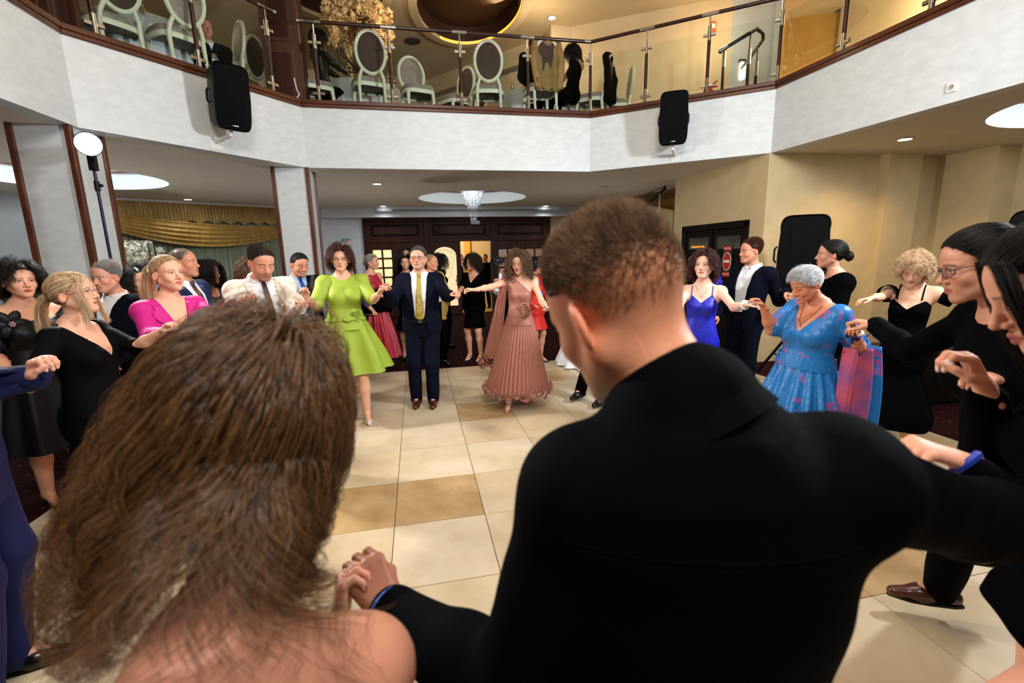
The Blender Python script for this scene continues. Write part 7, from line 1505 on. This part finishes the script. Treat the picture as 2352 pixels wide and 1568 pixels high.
# ---- cameraman
r = rig((1166, 604, 7.0), -20, 'm', hy=-30, hp=4, girth=1.1, L=hold(1146, 652, 6.74, dir=(-0.2, 0.8, -0.2)), Rr=hold(1142, 664, 6.74, dir=(0, 0.8, -0.2)))
person('cameraman in dark waistcoat holding a video camera on a gimbal behind the pink gown', r, (206, 146, 116), (30, 24, 22), pose=('fist', 'fist'), stubble=0.4, scalp=0.8)
short_hair(r, HDBR, 900, 0.012, 0.0016, out=0.5, seed=20, grow=0.004); shirt(r, WSHIRT, sleeves=True); trousers(r, BLKC); bodice(r, BLKC, h=0.01, off=0.016, front=vn(0.6, 2.6), back=rn(0.9, 0.1, 4), bot=-0.15, shoulder=False, name='waistcoat'); shoes(r, BLKL)
vc = at(1143, 600, 6.72); v_ = empty('video_camera', vc, 'black video camera on a gimbal handle held up by the cameraman', 'camera')
MB().box(tuple(vc-np.array([0.075, 0.04, 0.045])), tuple(vc+np.array([0.075, 0.04, 0.05]))).build('camera_body', BLACKP, v_, bevel=0.012); MB().lathe([(0.042, 0.04), (0.044, 0.1), (0.05, 0.12), (0.05, 0.14), (0.04, 0.14), (0.004, 0.13)], vc, 18, -HF).build('lens_barrel', BLACKP, v_, smooth=True)
MB().lathe([(0.038, 0.136), (0.02, 0.142), (0.001, 0.144)], vc, 18, -HF).build('front_glass', mat('lens_glass', (20, 20, 40), 0.05), v_, smooth=True); MB().box(tuple(vc+np.array([-0.03, -0.03, 0.05])), tuple(vc+np.array([0.03, 0.03, 0.075]))).build('viewfinder', BLACKP, v_, bevel=0.006)
MB().tube([vc-np.array([0, 0, 0.045]), vc-np.array([0, 0, 0.12]), vc-np.array([0.01, 0, 0.32])], 0.016, 10).build('gimbal_handle', BLACKP, v_, smooth=True); MB().box(tuple(vc-np.array([0.11, 0.02, 0.06])), tuple(vc+np.array([-0.08, 0.02, 0.02]))).build('gimbal_arm', BLACKP, v_, bevel=0.006); MB().box(tuple(vc+np.array([0.085, -0.03, -0.02])), tuple(vc+np.array([0.22, 0.03, 0.05]))).build('monitor', BLACKP, v_, bevel=0.006)
# ---- woman in red with white hair flower
r = rig((1240, 612, 7.2), 50, 'f', hy=110, girth=1.0, L={'rel': (0.0, 0.3, -0.3)}, Rr={'rel': (0.05, 0.2, -0.35)})
person('woman in scarlet dress and jacket with white flowers in short black hair', r, (206, 148, 118), (14, 12, 12))
long_hair(r, HBLK, 900, 0.09, 0.0022, wave=0.006, vol=0.02, coll=False, seed=21, grow=0.02, grav=0.35); SCAR = mat('scarlet_cloth', (206, 34, 22), 0.6); bodice(r, SCAR, front=rn(0.86), back=rn(0.95), sleeve=0.92, bot=-0.12, sleeve_off=0.014); skirt(r, SCAR, 0.1, 0.56, r_hem=0.22, folds=5, amp=0.008); shoes(r, BLKL, 'pump')
patch('scarf', r, bvh(r.root.children[-4]) if False else BVHTree.FromPolygons([tuple(v.co) for v in [c for c in r.root.children if c.name.startswith('bodice')][0].data.vertices], [tuple(p.vertices) for p in [c for c in r.root.children if c.name.startswith('bodice')][0].data.polygons]), [(0.03, 0.06, 0.85), (0.02, 0.07, 0.5), (0.02, 0.08, 0.1)], 0.01, mat('violet_silk', (86, 84, 170), 0.4), r.root)
V, Fc = petals(np.array([HL(r, (0.03*math.cos(k)-0.07, -0.05+0.02*k*0.3, 0.05+0.03*math.sin(k*2))) for k in range(12)]), 0.02, np.random.default_rng(4)); mesh_obj('hair_flower', V, Fc, mat('white_petal', (236, 234, 226), 0.5), r.hair)
# ---- bride and the dancer beyond the nearest man's head
r = rig((1385, 606, 7.0), 20, 'f', girth=0.9, L={'rel': (0.3, 0.2, -0.2)}, Rr={'rel': (0.25, 0.25, -0.25)})
person('bride in a wide white gown mostly hidden behind the nearest man', r, (224, 174, 148), (60, 40, 28))
tied_hair(r, HMBR, bun=0.04, n=600); TULL = mat('white_tulle', (226, 230, 238), 0.7, var=0.05, vscale=6); bodice(r, TULL, front=rn(0.72, 0.1, 3), back=rn(0.6, 0.1, 1), bot=0.0, shoulder=False); skirt(r, TULL, 0.15, 0.015, r_hem=0.68, folds=15, amp=0.05, shape=0.8, seed=9)
r = rig((1400, 590, 5.15), -30, 'm', L={'rel': (0.35, 0.2, -0.2)}, Rr=hold(1275, 704, 4.75), feet=((1382, 932), (1330, 918)))
person('dancing man in black trousers and shoes hidden behind the nearest man', r, (206, 150, 122), (30, 24, 20), hq=0.004)
short_hair(r, HDBR, 800, 0.02); suit(r, BLKC, None, 0.2)
# ---- woman in royal blue
r = rig((1612, 608, 3.95), -6, 'f', hy=-12, hp=-6, girth=0.9, L=hold(1712, 700, 3.5, dir=(0.8, 0.1, -0.1)), Rr=hold(1556, 700, 3.7, dir=(-0.6, 0.2, 0)), poles=((0.4, -0.1, -1), (0.6, -0.1, -1)))
person('woman with dark red-brown hair in a royal blue slip dress', r, (232, 188, 164), (44, 20, 18), lip=(190, 90, 94), pose=('soft', 'soft'), hq=0.0028)
long_hair(r, HAUB, 1400, 0.17, 0.0017, wave=0.010, wl=0.08, vol=0.016, coll=False, out=0.2, back=0.6, seed=22, grow=0.02, grav=0.34)
CBLU = mat('cobalt_satin', (14, 22, 172), 0.5, var=0.08, vscale=6, bump=0.08, bscale=14, bstretch=(2, 2, 5)); b_ = bodice(r, CBLU, front=vn(0.66, 1.9, 0.0), back=lambda x: 0.55+0*x, bot=-0.1, shoulder=False, top=0.88); skirt(r, CBLU, 0.1, 0.3, r_hem=0.25, folds=7, amp=0.012, seed=3)
T = bvh(b_)
for s in (1, -1): strap(r, CBLU, s*0.085, 0.96, 0.74, 0.004)
necklace(r, bvh([c for c in r.root.children if c.name.startswith('body')][0]), SILV, 0.80, 0.06); bracelet(r, 1, mat('white_corsage', (230, 228, 220), 0.6), 0.96, th=0.014); shoes(r, BLKL, 'pump')
# ---- older woman with the blue flower
r = rig((1586, 611, 4.7), -60, 'f', hy=-74, girth=1.05, L={}, Rr={})
person('older fair-haired woman with a big blue flower on her shoulder behind the cobalt dress', r, (206, 148, 116), (130, 100, 76), smile=1)
long_hair(r, hair_mats('ash', (84, 66, 50), (160, 134, 106)), 800, 0.07, 0.002, wave=0.004, vol=0.015, coll=False, seed=23, grow=0.014); BLK2 = BLKC; bodice(r, BLKC, front=rn(0.88), back=rn(0.95), sleeve=0.9, bot=-0.15); trousers(r, BLKC); shoes(r, BLKL)
for k in range(6): rosette('shoulder_flower', r.S[1]+np.array([0, 0, 0.05])+HR*0.04*math.cos(k*1.05)+np.array([0, 0, 0.05*math.sin(k*1.05)])-HF*0.05, -HF+HR*0.4*math.cos(k), 0.055, CBLU, r.root, 2.5, k, 40)
# ---- laughing man in dark suit and white open shirt
r = rig((1706, 577, 4.85), -34, 'm', hy=-56, hp=2, girth=0.98, L=hold(1805, 672, 4.5, dir=(0.3, -0.4, -0.5)), Rr={'rel': (0.05, 0.25, -0.45)})
person('laughing young man in dark suit and open white shirt by the no-entry door', r, (206, 142, 114), (58, 34, 24), smile=2, pose=('fist', 'relax'), scalp=0.85)
short_hair(r, hair_mats('chestnut', (40, 22, 15), (104, 62, 40)), 1800, 0.03, 0.0014, sweep=(0.6, -0.5, 0.25), seed=24); suit(r, DKNAVY, None, 0.0, 0.10, vtop=0.085); belt(r, 0.04, front=True); bracelet(r, 1, SILV, 0.96, rad=0.034, th=0.006)
# ---- woman in black with a bun
r = rig((1883, 584, 3.95), -70, 'f', hy=-84, girth=1.16, L={'rel': (0.02, 0.3, -0.34)}, Rr={'rel': (0.1, 0.3, -0.3)})
person('woman in black with dark hair in a low bun turned left before the loudspeaker', r, (204, 148, 122), (14, 12, 12), pose=('soft', 'soft'))
tied_hair(r, HBLK, tail=(0, -0.115, -0.02), n=1200, rad=0.0014, bun=0.042, seed=5); bodice(r, BLKC, front=rn(0.9), back=rn(0.95), sleeve=0.85, sleeve_off=0.03, bot=-0.35, flare=0.02); trousers(r, BLKC); shoes(r, BLKL)
# ---- silver haired woman in the turquoise floral dress
r = rig((1828, 663, 2.92), -36, 'f', hy=-52, hp=24, girth=1.24, L=hold(1968, 772, 2.62, dir=(-0.5, 0.7, -0.3)), Rr=hold(1752, 702, 2.95, dir=(-0.7, 0.6, 0), nails=(120, 120, 180)), poles=((0.7, -0.5, -1), (0.3, 0.0, -1)), lean=(0.06, 0))
person('silver-haired woman in a turquoise dress with small pink flowers', r, (206, 134, 100), (150, 150, 152), lip=(176, 80, 72), smile=2, shut=True, brow=(130, 110, 100), pose=('hold', 'soft'), hq=0.0026, stretch=(1.03, 1, 1))
short_hair(r, HSLV, 2600, 0.042, 0.0012, sweep=(0, 0.7, -0.15), line=-0.004, grow=0.012, out=0.3, jit=0.18, seed=25, low=-0.06, top=0.7)
def floral():
    m, t = nt('turquoise_floral'); out = N(t, 'ShaderNodeOutputMaterial'); b = N(t, 'ShaderNodeBsdfPrincipled'); t.links.new(b.outputs[0], out.inputs[0]); tc = N(t, 'ShaderNodeTexCoord')
    nz = N(t, 'ShaderNodeTexNoise'); nz.inputs['Scale'].default_value = 11; nz.inputs['Detail'].default_value = 3; nz.inputs['Distortion'].default_value = 0.6; t.links.new(tc.outputs['Object'], nz.inputs[0])
    r_ = N(t, 'ShaderNodeValToRGB'); t.links.new(nz.outputs[0], r_.inputs[0]); r_.color_ramp.interpolation = 'LINEAR'
    r_.color_ramp.elements[0].position = 0.58; r_.color_ramp.elements[0].color = (*srgb((18, 108, 178)), 1); r_.color_ramp.elements[1].position = 0.66; r_.color_ramp.elements[1].color = (*srgb((150, 74, 140)), 1)
    t.links.new(r_.outputs[0], b.inputs[0]); b.inputs['Roughness'].default_value = 0.42
    n2 = N(t, 'ShaderNodeTexNoise'); n2.inputs['Scale'].default_value = 18; mp = N(t, 'ShaderNodeMapping'); mp.inputs['Scale'].default_value = (3, 3, 0.4); t.links.new(tc.outputs['Object'], mp.inputs[0]); t.links.new(mp.outputs[0], n2.inputs[0])
    bp = N(t, 'ShaderNodeBump'); bp.inputs['Strength'].default_value = 0.3; bp.inputs['Distance'].default_value = 0.02; t.links.new(n2.outputs[0], bp.inputs['Height']); t.links.new(bp.outputs[0], b.inputs['Normal']); return m
FLOR = floral(); b_ = bodice(r, FLOR, front=vn(0.64, 3.0), back=rn(0.94), sleeve=0.42, flare=0.02, bot=-0.05, wr=0.005); skirt(r, FLOR, 0.22, 0.30, r_hem=0.42, folds=17, amp=0.03, seed=5); belt(r, 0.26, FLOR, 0.016, hgt=0.04, buckle=False)
earring(r, -1, SILV, 0.004, 0.006); earring(r, 1, SILV, 0.004, 0.006); necklace(r, bvh([c for c in r.root.children if c.name.startswith('body')][0]), mat('red_beads', (120, 30, 40), 0.3), 0.72, 0.06)
W_ = r.W[1]; V, Fc = petals(W_+np.random.default_rng(3).normal(size=(26, 3))*0.022, 0.02, np.random.default_rng(3)); cs = mesh_obj('wrist_corsage', V, Fc, mat('blue_ribbon', (20, 30, 120), 0.4), r.root); cs['kind'] = 'stuff'
MB().ball(W_+np.array([0.0, 0, 0.02])-HF*0.02, 0.022, 8, 6).build('corsage_rose', mat('white_rose', (232, 230, 220), 0.5), cs, smooth=True)
PSH = mat('rose_pashmina', (186, 74, 96), 0.7, var=0.12, vscale=7, col2=(120, 70, 130)); P = []
for i in range(24):
    t = i/23; c = r.E[1]+(r.W[1]-r.E[1])*0.45+np.array([0, 0, -0.02-0.62*t])+HR*0.02*t; w = 0.07+0.03*math.sin(t*2.5)
    P.append([c+HR*w*q+HF*(0.025*math.sin(q*5+t*2)) for q in np.linspace(-1, 1, 30)])
MB().grid(np.array(P)).build('pashmina', PSH, r.root, smooth=True, sharp=0, solid=0.006)
P2 = [[p+HR*(0.085+0.03*(i/23))+HF*0.04 for p in row[16:]] for i, row in enumerate(P)]; MB().grid(np.array(P2)).build('pashmina_edge', FLOR, r.root, smooth=True, sharp=0, solid=0.006); shoes(r, BLKL, 'pump')
# ---- blonde woman in the off-shoulder black dress
r = rig((2094, 630, 3.5), -10, 'f', hy=-8, hp=26, girth=0.92, Rr=hold(1972, 695, 3.3, dir=(-0.9, -0.1, 0)), L={'rel': (0.5, 0.05, -0.15)}, poles=((0.3, -0.2, -1), (0.3, -0.2, -1)))
person('blonde woman with tousled bob in a black off-shoulder dress looking down', r, (226, 176, 144), (110, 84, 56), shut=True, lip=(186, 84, 88), pose=('relax', 'relax'), hq=0.0028)
long_hair(r, HBLN, 1800, 0.115, 0.0015, wave=0.013, wl=0.06, vol=0.024, coll=False, out=0.35, back=0.4, seed=26, grow=0.022, part=-0.03, grav=0.3)
b_ = bodice(r, BLKC, front=vn(0.62, 1.5), back=lambda x: 0.7+0*x, bot=-0.1, shoulder=False, top=0.86)
for s in (1, -1):
    S_, E_2 = r.S[s], r.E[s]; MB().tube([S_+(E_2-S_)*0.18, S_+(E_2-S_)*0.45], [0.062, 0.066], 18, cap=False).build('sleeve_band', BLKC, r.root, smooth=True, solid=0.004)
    strap(r, BLKC, s*0.075)
skirt(r, BLKC, 0.1, 0.3, r_hem=0.24, folds=6, amp=0.01); earring(r, 1, GOLDM, 0.035, 0.012); necklace(r, bvh([c for c in r.root.children if c.name.startswith('body')][0]), SILV, 0.90, 0.065, pend=False); shoes(r, BLKL, 'pump')
# ---- woman with glasses in black at the right
r = rig((2176, 620, 1.52), -62, 'f', hy=-70, hp=16, girth=1.08, Rr=hold(2010, 745, 2.05, dir=(-1, -0.1, 0.3), pn=(0, -1, 0)), L=hold(2285, 870, 1.28, dir=(-0.8, 0.2, -0.3)), feet=((2250, 1330), (2140, 1405)), poles=((0.5, 0.2, -1), (0.8, 0.2, -0.6)), lean=(0.22, 0))
person('woman with glasses and pinned-up black hair in a black coat reaching left', r, (204, 146, 120), (14, 10, 10), lip=(176, 92, 84), pose=('hold', 'hook'), hq=0.0022, blush=0.3)
tied_hair(r, HBLK, tail=(0, -0.13, 0.045), n=2600, rad=0.0009, bun=0.045, seed=6)
glasses(r, mat('slate_frames', (50, 52, 70), 0.3)); earring(r, 1, SILV, 0.018, 0.006); earring(r, -1, SILV, 0.018, 0.006)
SEQ = mat('black_sequin_knit', (5, 5, 7), 0.85, bump=0.1, bscale=260, spec=0.03); bodice(r, SEQ, front=rn(0.93), back=rn(0.96), sleeve=0.98, sleeve_off=0.010, bot=-0.3, wr=0.005); trousers(r, SEQ); shoes(r, LEATHER)
MB().tube([r.W[1]+HR*0.0, r.W[1]+HR*0.005], 0.01, 8).build('ring', GOLDM, r.root, smooth=True)
# ---- dark haired woman cut by the right edge
r = rig((2304, 698, 0.87), -70, 'f', hy=-72, hp=30, girth=0.95, los=-47, Rr=hold(2262, 890, 0.95, dir=(-0.4, 0.75, 0.2), nails=(236, 214, 210)), L=hold(2205, 1058, 0.80, dir=(-0.85, 0.3, 0.1), nails=(236, 214, 210)), Ht=1.84, poles=((0.5, 0.3, -1), (0.5, 0.2, -1)), lean=(0.17, 0), feet=((0.20, 0.0, 'rel', 0.10), (-0.1, 0.0, 'rel')))
person('dark-haired woman cut by the right edge in sheer black-and-nude top and black miniskirt', r, (226, 164, 136), (14, 10, 10), lip=(176, 84, 84), shut=True, pose=('hold', 'hold'), hq=0.002, hh=0.0026)
tied_hair(r, HBLK, tail=(0, -0.12, 0.04), n=2600, rad=0.0007, bun=0.05, seed=7)
locks(r, HBLK, [[(0.06, 0.06, 0.08), (0.078, 0.075, 0.02), (0.066, 0.085, -0.05), (0.082, 0.075, -0.12), (0.066, 0.10, -0.17), (0.08, 0.09, -0.23)], [(0.05, 0.07, 0.085), (0.075, 0.085, 0.0), (0.064, 0.08, -0.09), (0.075, 0.09, -0.16)], [(-0.06, 0.06, 0.08), (-0.08, 0.07, 0.0), (-0.068, 0.08, -0.09), (-0.08, 0.075, -0.18)]], 130, 0.0006, 0.006)
NUDE = mat('nude_mesh_top', (150, 110, 84), 0.8, var=0.3, vscale=30, col2=(60, 42, 36)); bodice(r, BLKC, front=rn(0.85), back=rn(0.95), sleeve=0.94, sleeve_off=0.006, bot=-0.05); skirt(r, BLKC, 0.12, 0.965, r_hem=0.22, folds=5, amp=0.008); bracelet(r, 1, mat('blue_corsage', (30, 50, 150), 0.5), 0.97, th=0.008); shoes(r, BLKL, 'pump')
# ---- the nearest pair, seen from behind
r = rig((1408, 705, 0.62, 'o'), -176, 'm', hy=-142, hp=24, hr=-10, girth=1.03, los=-8, Ht=1.80, sh=(-0.03, -0.005), si=(0.045, 0.0), L=hold(892, 1405, 0.68, dir=(-0.25, 0.9, 0.1), pn=(-0.6, 0, 0.5), skin=(150, 92, 66)), Rr=hold(2500, 1230, 0.78), poles=((0.0, -0.3, -1), (0.6, -0.2, -0.8)), lean=(0.08, 0.09))
person('nearest man seen from behind, cropped hair and black shirt, arms spread', r, (222, 152, 116), (84, 62, 46), scalp=0.55, hq=0.0018, hh=0.0024, bq=0.008, lo_body=True, pose=('hold', 'hold'), stubble=0.4, nape=0.02, hairline=0.0)
hair_cap(r, hair_mats('cropped_brown', (58, 43, 33), (150, 118, 92), rough=0.8, spec=0.1), 0.0010, 0.012, 0.062, h=0.003); rng = np.random.default_rng(31); R = roots(26000, rng, 0.0, -0.03); R = R[rng.uniform(size=len(R)) < np.clip((R[:, 2]+0.02)/0.075, 0.02, 1)**1.3]
Lf = lambda q: 0.0015+0.021*np.clip((q[:, 2]-0.015)/0.075, 0, 1)**1.2; strands(r, strands_short(R, rng, Lf, 4, (0.1, 0.25, 0.5), 0.75, 0.3), 0.00042, MATS['hair_cropped_brown'])
BSH = mat('black_poplin', (4, 5, 9), 0.8, bump=0.4, bscale=6, bstretch=(1.8, 1.8, 0.5), spec=0.03)
o = bodice(r, BSH, h=0.008, off=0.012, bot=-0.22, sleeve=0.97, sleeve_off=0.016, wr=0.005, seed=12, name='shirt', flare=0.008, neck=True); ax = nrm(HL(r, (0, -0.04, -0.12))-r.N); x = nrm(r.lt-ax*(r.lt @ ax)); y = np.cross(ax, x); c0 = r.N+ax*0.004
MB().grid(np.array([[c0+ax*h_+(x*math.cos(a)+y*math.sin(a))*0.0735*rr for a in np.linspace(0, 2*math.pi, 49)[:-1]] for rr, h_ in ((1.05, -0.02), (0.97, 0.0), (0.95, 0.036), (0.965, 0.043), (1.01, 0.040), (1.16, 0.0), (1.30, -0.032))]), wrap=True).build('collar', BSH, o, smooth=True, sharp=0)
yk = []; T = bvh(o)
for sv in (0.806, 0.80):
    row = []
    for q in np.linspace(-0.17, 0.17, 24):
        h_ = T.ray_cast(Vector(r.P+r.t*sv*r.Lt+r.lt*q-r.ft*0.6), Vector(r.ft)); row.append(np.array(h_[0])-r.ft*0.0002 if h_[0] is not None else r.P+r.t*sv*r.Lt+r.lt*q-r.ft*0.1)
    yk.append(row)
MB().grid(np.array(yk)).build('yoke_seam', BSH, o, smooth=True, sharp=0, solid=0.0012); trousers(r, BLKC); belt(r, 0.1); shoes(r, BLKL)
bracelet(r, 1, mat('blue_cuff', (40, 90, 170), 0.4), 0.985, rad=0.036, th=0.010)
r = rig((572, 1005, 0.57, 'o'), -168, 'f', hy=-164, hp=37, hr=14, girth=1.0, los=25, Ht=1.62, sh=(-0.03, -0.05), nk=(0.05, -0.05, -0.045), Rr=hold(778, 1430, 0.66, dir=(0.35, 0.8, 0.2), nails=(110, 16, 44), pn=(0.6, 0, 0.3)), L={'rel': (0.35, 0.25, -0.25)}, lean=(0.24, -0.06))
person('nearest woman seen from behind with long wavy brown hair and bare shoulders', r, (208, 146, 120), (50, 34, 24), hq=0.003, hh=0.0024, bq=0.008, pose=('soft', 'hold'))
HBRU = hair_mats('glossy_brown', (15, 9, 6), (132, 92, 56), rough=0.3, spec=0.6); gl = tuple(nrm(np.linalg.inv(r.HM) @ (np.array([0, 0, -1.])-HR*0.55)))
long_hair(r, HBRU, 12000, 0.345, 0.00045, wave=0.019, wl=0.12, part=0.02, vol=0.03, k=40, out=0.12, back=0.3, seed=40, grow=0.012, grav=0.34, gd=gl, clump=80, Lvar=0.25, clear=False, cs=0.042, w0=0.08, pj=0.16)
bodice(r, mat('burgundy_satin', (60, 10, 22), 0.5), front=rn(0.72, 0.1, 3), back=lambda x: 0.45+0*x, bot=-0.1, shoulder=False); skirt(r, MATS['burgundy_satin'], 0.1, 0.3, r_hem=0.32, folds=8, amp=0.03); shoes(r, BLKL, 'pump')
# ---- guests upstairs
r = rig((742, 92, 8.35), 112, 'f', hy=120, z0=ZB, seat=0.52, Ht=1.66, feet=((0.42, 0.02, 'rel'), (0.36, 0.02, 'rel')), L={'rel': (0, 0.4, -0.25)}, Rr={'rel': (0, 0.4, -0.25)})
person('woman in black sequinned jacket seated by the blossom centrepiece upstairs', r, (150, 96, 70), (10, 8, 8), hq=0.0045, bq=0.014); long_hair(r, HBLK, 700, 0.2, 0.003, vol=0.012, seed=52)
def sequin():
    m, t = nt('black_sequins'); out = N(t, 'ShaderNodeOutputMaterial'); b = N(t, 'ShaderNodeBsdfPrincipled'); t.links.new(b.outputs[0], out.inputs[0]); tc = N(t, 'ShaderNodeTexCoord'); vo = N(t, 'ShaderNodeTexVoronoi'); vo.inputs['Scale'].default_value = 70; t.links.new(tc.outputs['Object'], vo.inputs[0])
    b.inputs['Base Color'].default_value = (0.005, 0.005, 0.006, 1); b.inputs['Roughness'].default_value = 0.35; b.inputs['Specular IOR Level'].default_value = 0.35
    bp = N(t, 'ShaderNodeBump'); bp.inputs['Strength'].default_value = 0.9; bp.inputs['Distance'].default_value = 0.02; t.links.new(vo.outputs['Color'], bp.inputs['Height']); t.links.new(bp.outputs[0], b.inputs['Normal']); return m
SQ = sequin(); bodice(r, SQ, h=0.012, front=rn(0.92), back=rn(0.97), sleeve=0.98, sleeve_off=0.02, bot=-0.2); trousers(r, BLKC, 0.014, wide=0.01); shoes(r, BLKL, 'pump', 0.008)
r = rig((1079, 205, 10.2), 8, 'f', hy=22, hp=-4, z0=ZB, seat=0.48, Ht=1.6, girth=0.9, feet=((0.42, 0.02, 'rel'), (0.36, 0.02, 'rel')), L={'rel': (0, 0.3, -0.35)}, Rr={'rel': (0, 0.3, -0.35)})
person('girl with long dark hair sitting upstairs and looking over the railing', r, (226, 180, 152), (24, 16, 14), hq=0.0045, bq=0.014, lip=(190, 70, 70)); long_hair(r, HDBR, 800, 0.42, 0.003, vol=0.02, seed=50); bodice(r, BLKC, h=0.012, front=rn(0.86), back=rn(0.95), sleeve=0.9, bot=-0.2); trousers(r, BLKC, 0.014); shoes(r, BLKL, 'pump', 0.008)
r = rig((1226, 112, 9.0), 172, 'm', hy=176, hp=16, z0=ZB, seat=0.52, Ht=1.78, feet=((0.42, 0.02, 'rel'), (0.36, 0.02, 'rel')), L={'rel': (0.03, 0.35, -0.3)}, Rr={'rel': (0.03, 0.35, -0.3)})
person('dark-haired man seated upstairs with his back turned behind the tan jacket', r, (170, 110, 80), (12, 10, 10), hq=0.0045, bq=0.014); hair_cap(r, HBLK, 0.010, low=-0.06); shirt(r, BLKC, 0.012, off=0.012, sleeves=True); trousers(r, BLKC, 0.014); shoes(r, BLKL, 'oxford', 0.009)
r = rig((1306, 128, 8.75), -122, 'f', hy=-118, hp=20, z0=ZB, seat=0.52, Ht=1.66, girth=0.95, feet=((0.42, 0.02, 'rel'), (0.36, 0.02, 'rel')), L={'w': (1296, 178, 9.0)}, Rr={'w': (1292, 168, 8.85), 'dir': (-0.6, 0.6, 0.2)})
person('woman in a black one-shoulder dress seated upstairs looking at her phone', r, (196, 142, 110), (14, 10, 10), hq=0.0045, bq=0.013, pose=('soft', 'hold')); long_hair(r, HBLK, 700, 0.24, 0.003, vol=0.012, seed=51); bodice(r, BLKC, h=0.01, front=lambda x: 0.84-1.2*(-x), back=lambda x: 0.84-1.2*(-x), bot=-0.2, sides=(1,)); trousers(r, BLKC, 0.014, wide=0.02, name='skirt_wrap'); shoes(r, BLKL, 'pump', 0.008)
ph_ = at(1285, 155, 8.9); t_ = empty('phone', ph_, 'dark smartphone held by the woman upstairs', 'phone'); Mx = Matrix.Translation(Vector(ph_)) @ Matrix.Rotation(math.radians(-38), 4, 'Y') @ Matrix.Rotation(0.3, 4, 'Z')
MB().box((-0.006, -0.038, -0.075), (0.006, 0.038, 0.075), Mx).build('phone_case', BLACKP, t_, bevel=0.004); MB().box((0.006, -0.034, -0.07), (0.0075, 0.034, 0.07), Mx).build('phone_screen', mat('phone_screen', (40, 46, 54), 0.1), t_)
r = rig((476, 62, 6.95), 6, 'm', hy=10, z0=ZB, seat=0.5, Ht=1.72, feet=((0.42, 0.02, 'rel'), (0.36, 0.02, 'rel')), L={'rel': (0, 0.35, -0.3)}, Rr={'rel': (0, 0.35, -0.3)})
person('grey-haired man in dark blue jacket seated upstairs by the wooden pillar', r, (206, 140, 112), (110, 100, 92), hq=0.0045, bq=0.014); short_hair(r, HGRY, 600, 0.02, 0.0022); shirt(r, WSHIRT, 0.011); jacket(r, NAVY, 0.012, button=0.2, cuffs=False); trousers(r, BLKC, 0.014); shoes(r, BLKL, 'oxford', 0.009)
# ---- two men far off in the lobby
for (px, py, Y, yw, lab, hc, jm) in ((1063, 592, 15.3, 60, 'man in white shirt and dark jacket far off in the lobby', (70, 50, 40), DKNAVY), (1112, 592, 15.0, -20, 'dark-haired man in black far off in the lobby doorway', (14, 12, 12), BLKC)):
    r = rig((px, py, Y), yw, 'm', L={}, Rr={}); person(lab, r, (206, 146, 116), hc, hq=0.005, bq=0.016); hair_cap(r, HBLK, 0.009); shirt(r, WSHIRT if px < 1100 else BLKC, 0.012); jacket(r, jm, 0.013, button=0.0, open_=0.1, cuffs=False, lapel=False); trousers(r, BLKC, 0.016); shoes(r, BLKL, 'oxford', 0.01)
# ---- jackets hung over chairs
def hung(cp, yaw, m, label, wd=0.19):
    c, s = math.cos(yaw), math.sin(yaw); X = np.array([c, s, 0]); Y_ = np.array([-s, c, 0]); b = np.array(cp)-Y_*0.28; Z = np.array([0, 0, 1.]); F = Field(b-np.array([0.55, 0.55, -0.2]), b+np.array([0.55, 0.55, 1.35]), 0.011)
    F.cone(b-X*(wd-0.05)+Z*1.10, b+X*(wd-0.05)+Z*1.10, 0.045, 0.045, k=0.04); F.cone(b+Z*1.14, b+Z*1.08, 0.06, 0.09, k=0.06)
    for q in (-1, 0, 1): F.cone(b+X*q*(wd-0.06)+Z*1.08, b+X*q*(wd-0.04)+Z*0.42-Y_*0.02*abs(q), 0.062, 0.075, k=0.03, flat=(Y_, 1.5))
    for q in (-1, 1): F.cone(b+X*q*(wd-0.01)+Z*1.07, b+X*q*(wd+0.045)+Z*0.80-Y_*0.05, 0.062, 0.060, k=0.03); F.cone(b+X*q*(wd+0.045)+Z*0.80-Y_*0.05, b+X*q*(wd+0.0)+Z*0.42-Y_*0.06, 0.060, 0.05, k=0.02)
    P, Q = F.mesh(1); P = wrinkle(P, Q, 0.014, 16, 3, ax=(1, 0, 0.1)); o = empty('jacket', b, label, 'jacket'); g = mesh_obj('jacket_body', P, Q.astype(np.int32), m, o, True)
    for q in (-1, 1):
        for k in range(3): MB().ball(b+X*q*(wd+0.01)+Z*(0.46+0.025*k)-Y_*0.115, 0.009, 6, 4).build('button', BLACKP, o, smooth=True)
hung(cj1, 0.1, mat('tan_jacket', (138, 108, 62), 0.8, var=0.15, vscale=8, bump=0.08, bscale=120), 'tan jacket hung over the back of an ivory chair upstairs'); hung(cj2, 0.9, BLKC, 'black jacket hung over a chair by the railing corner upstairs')
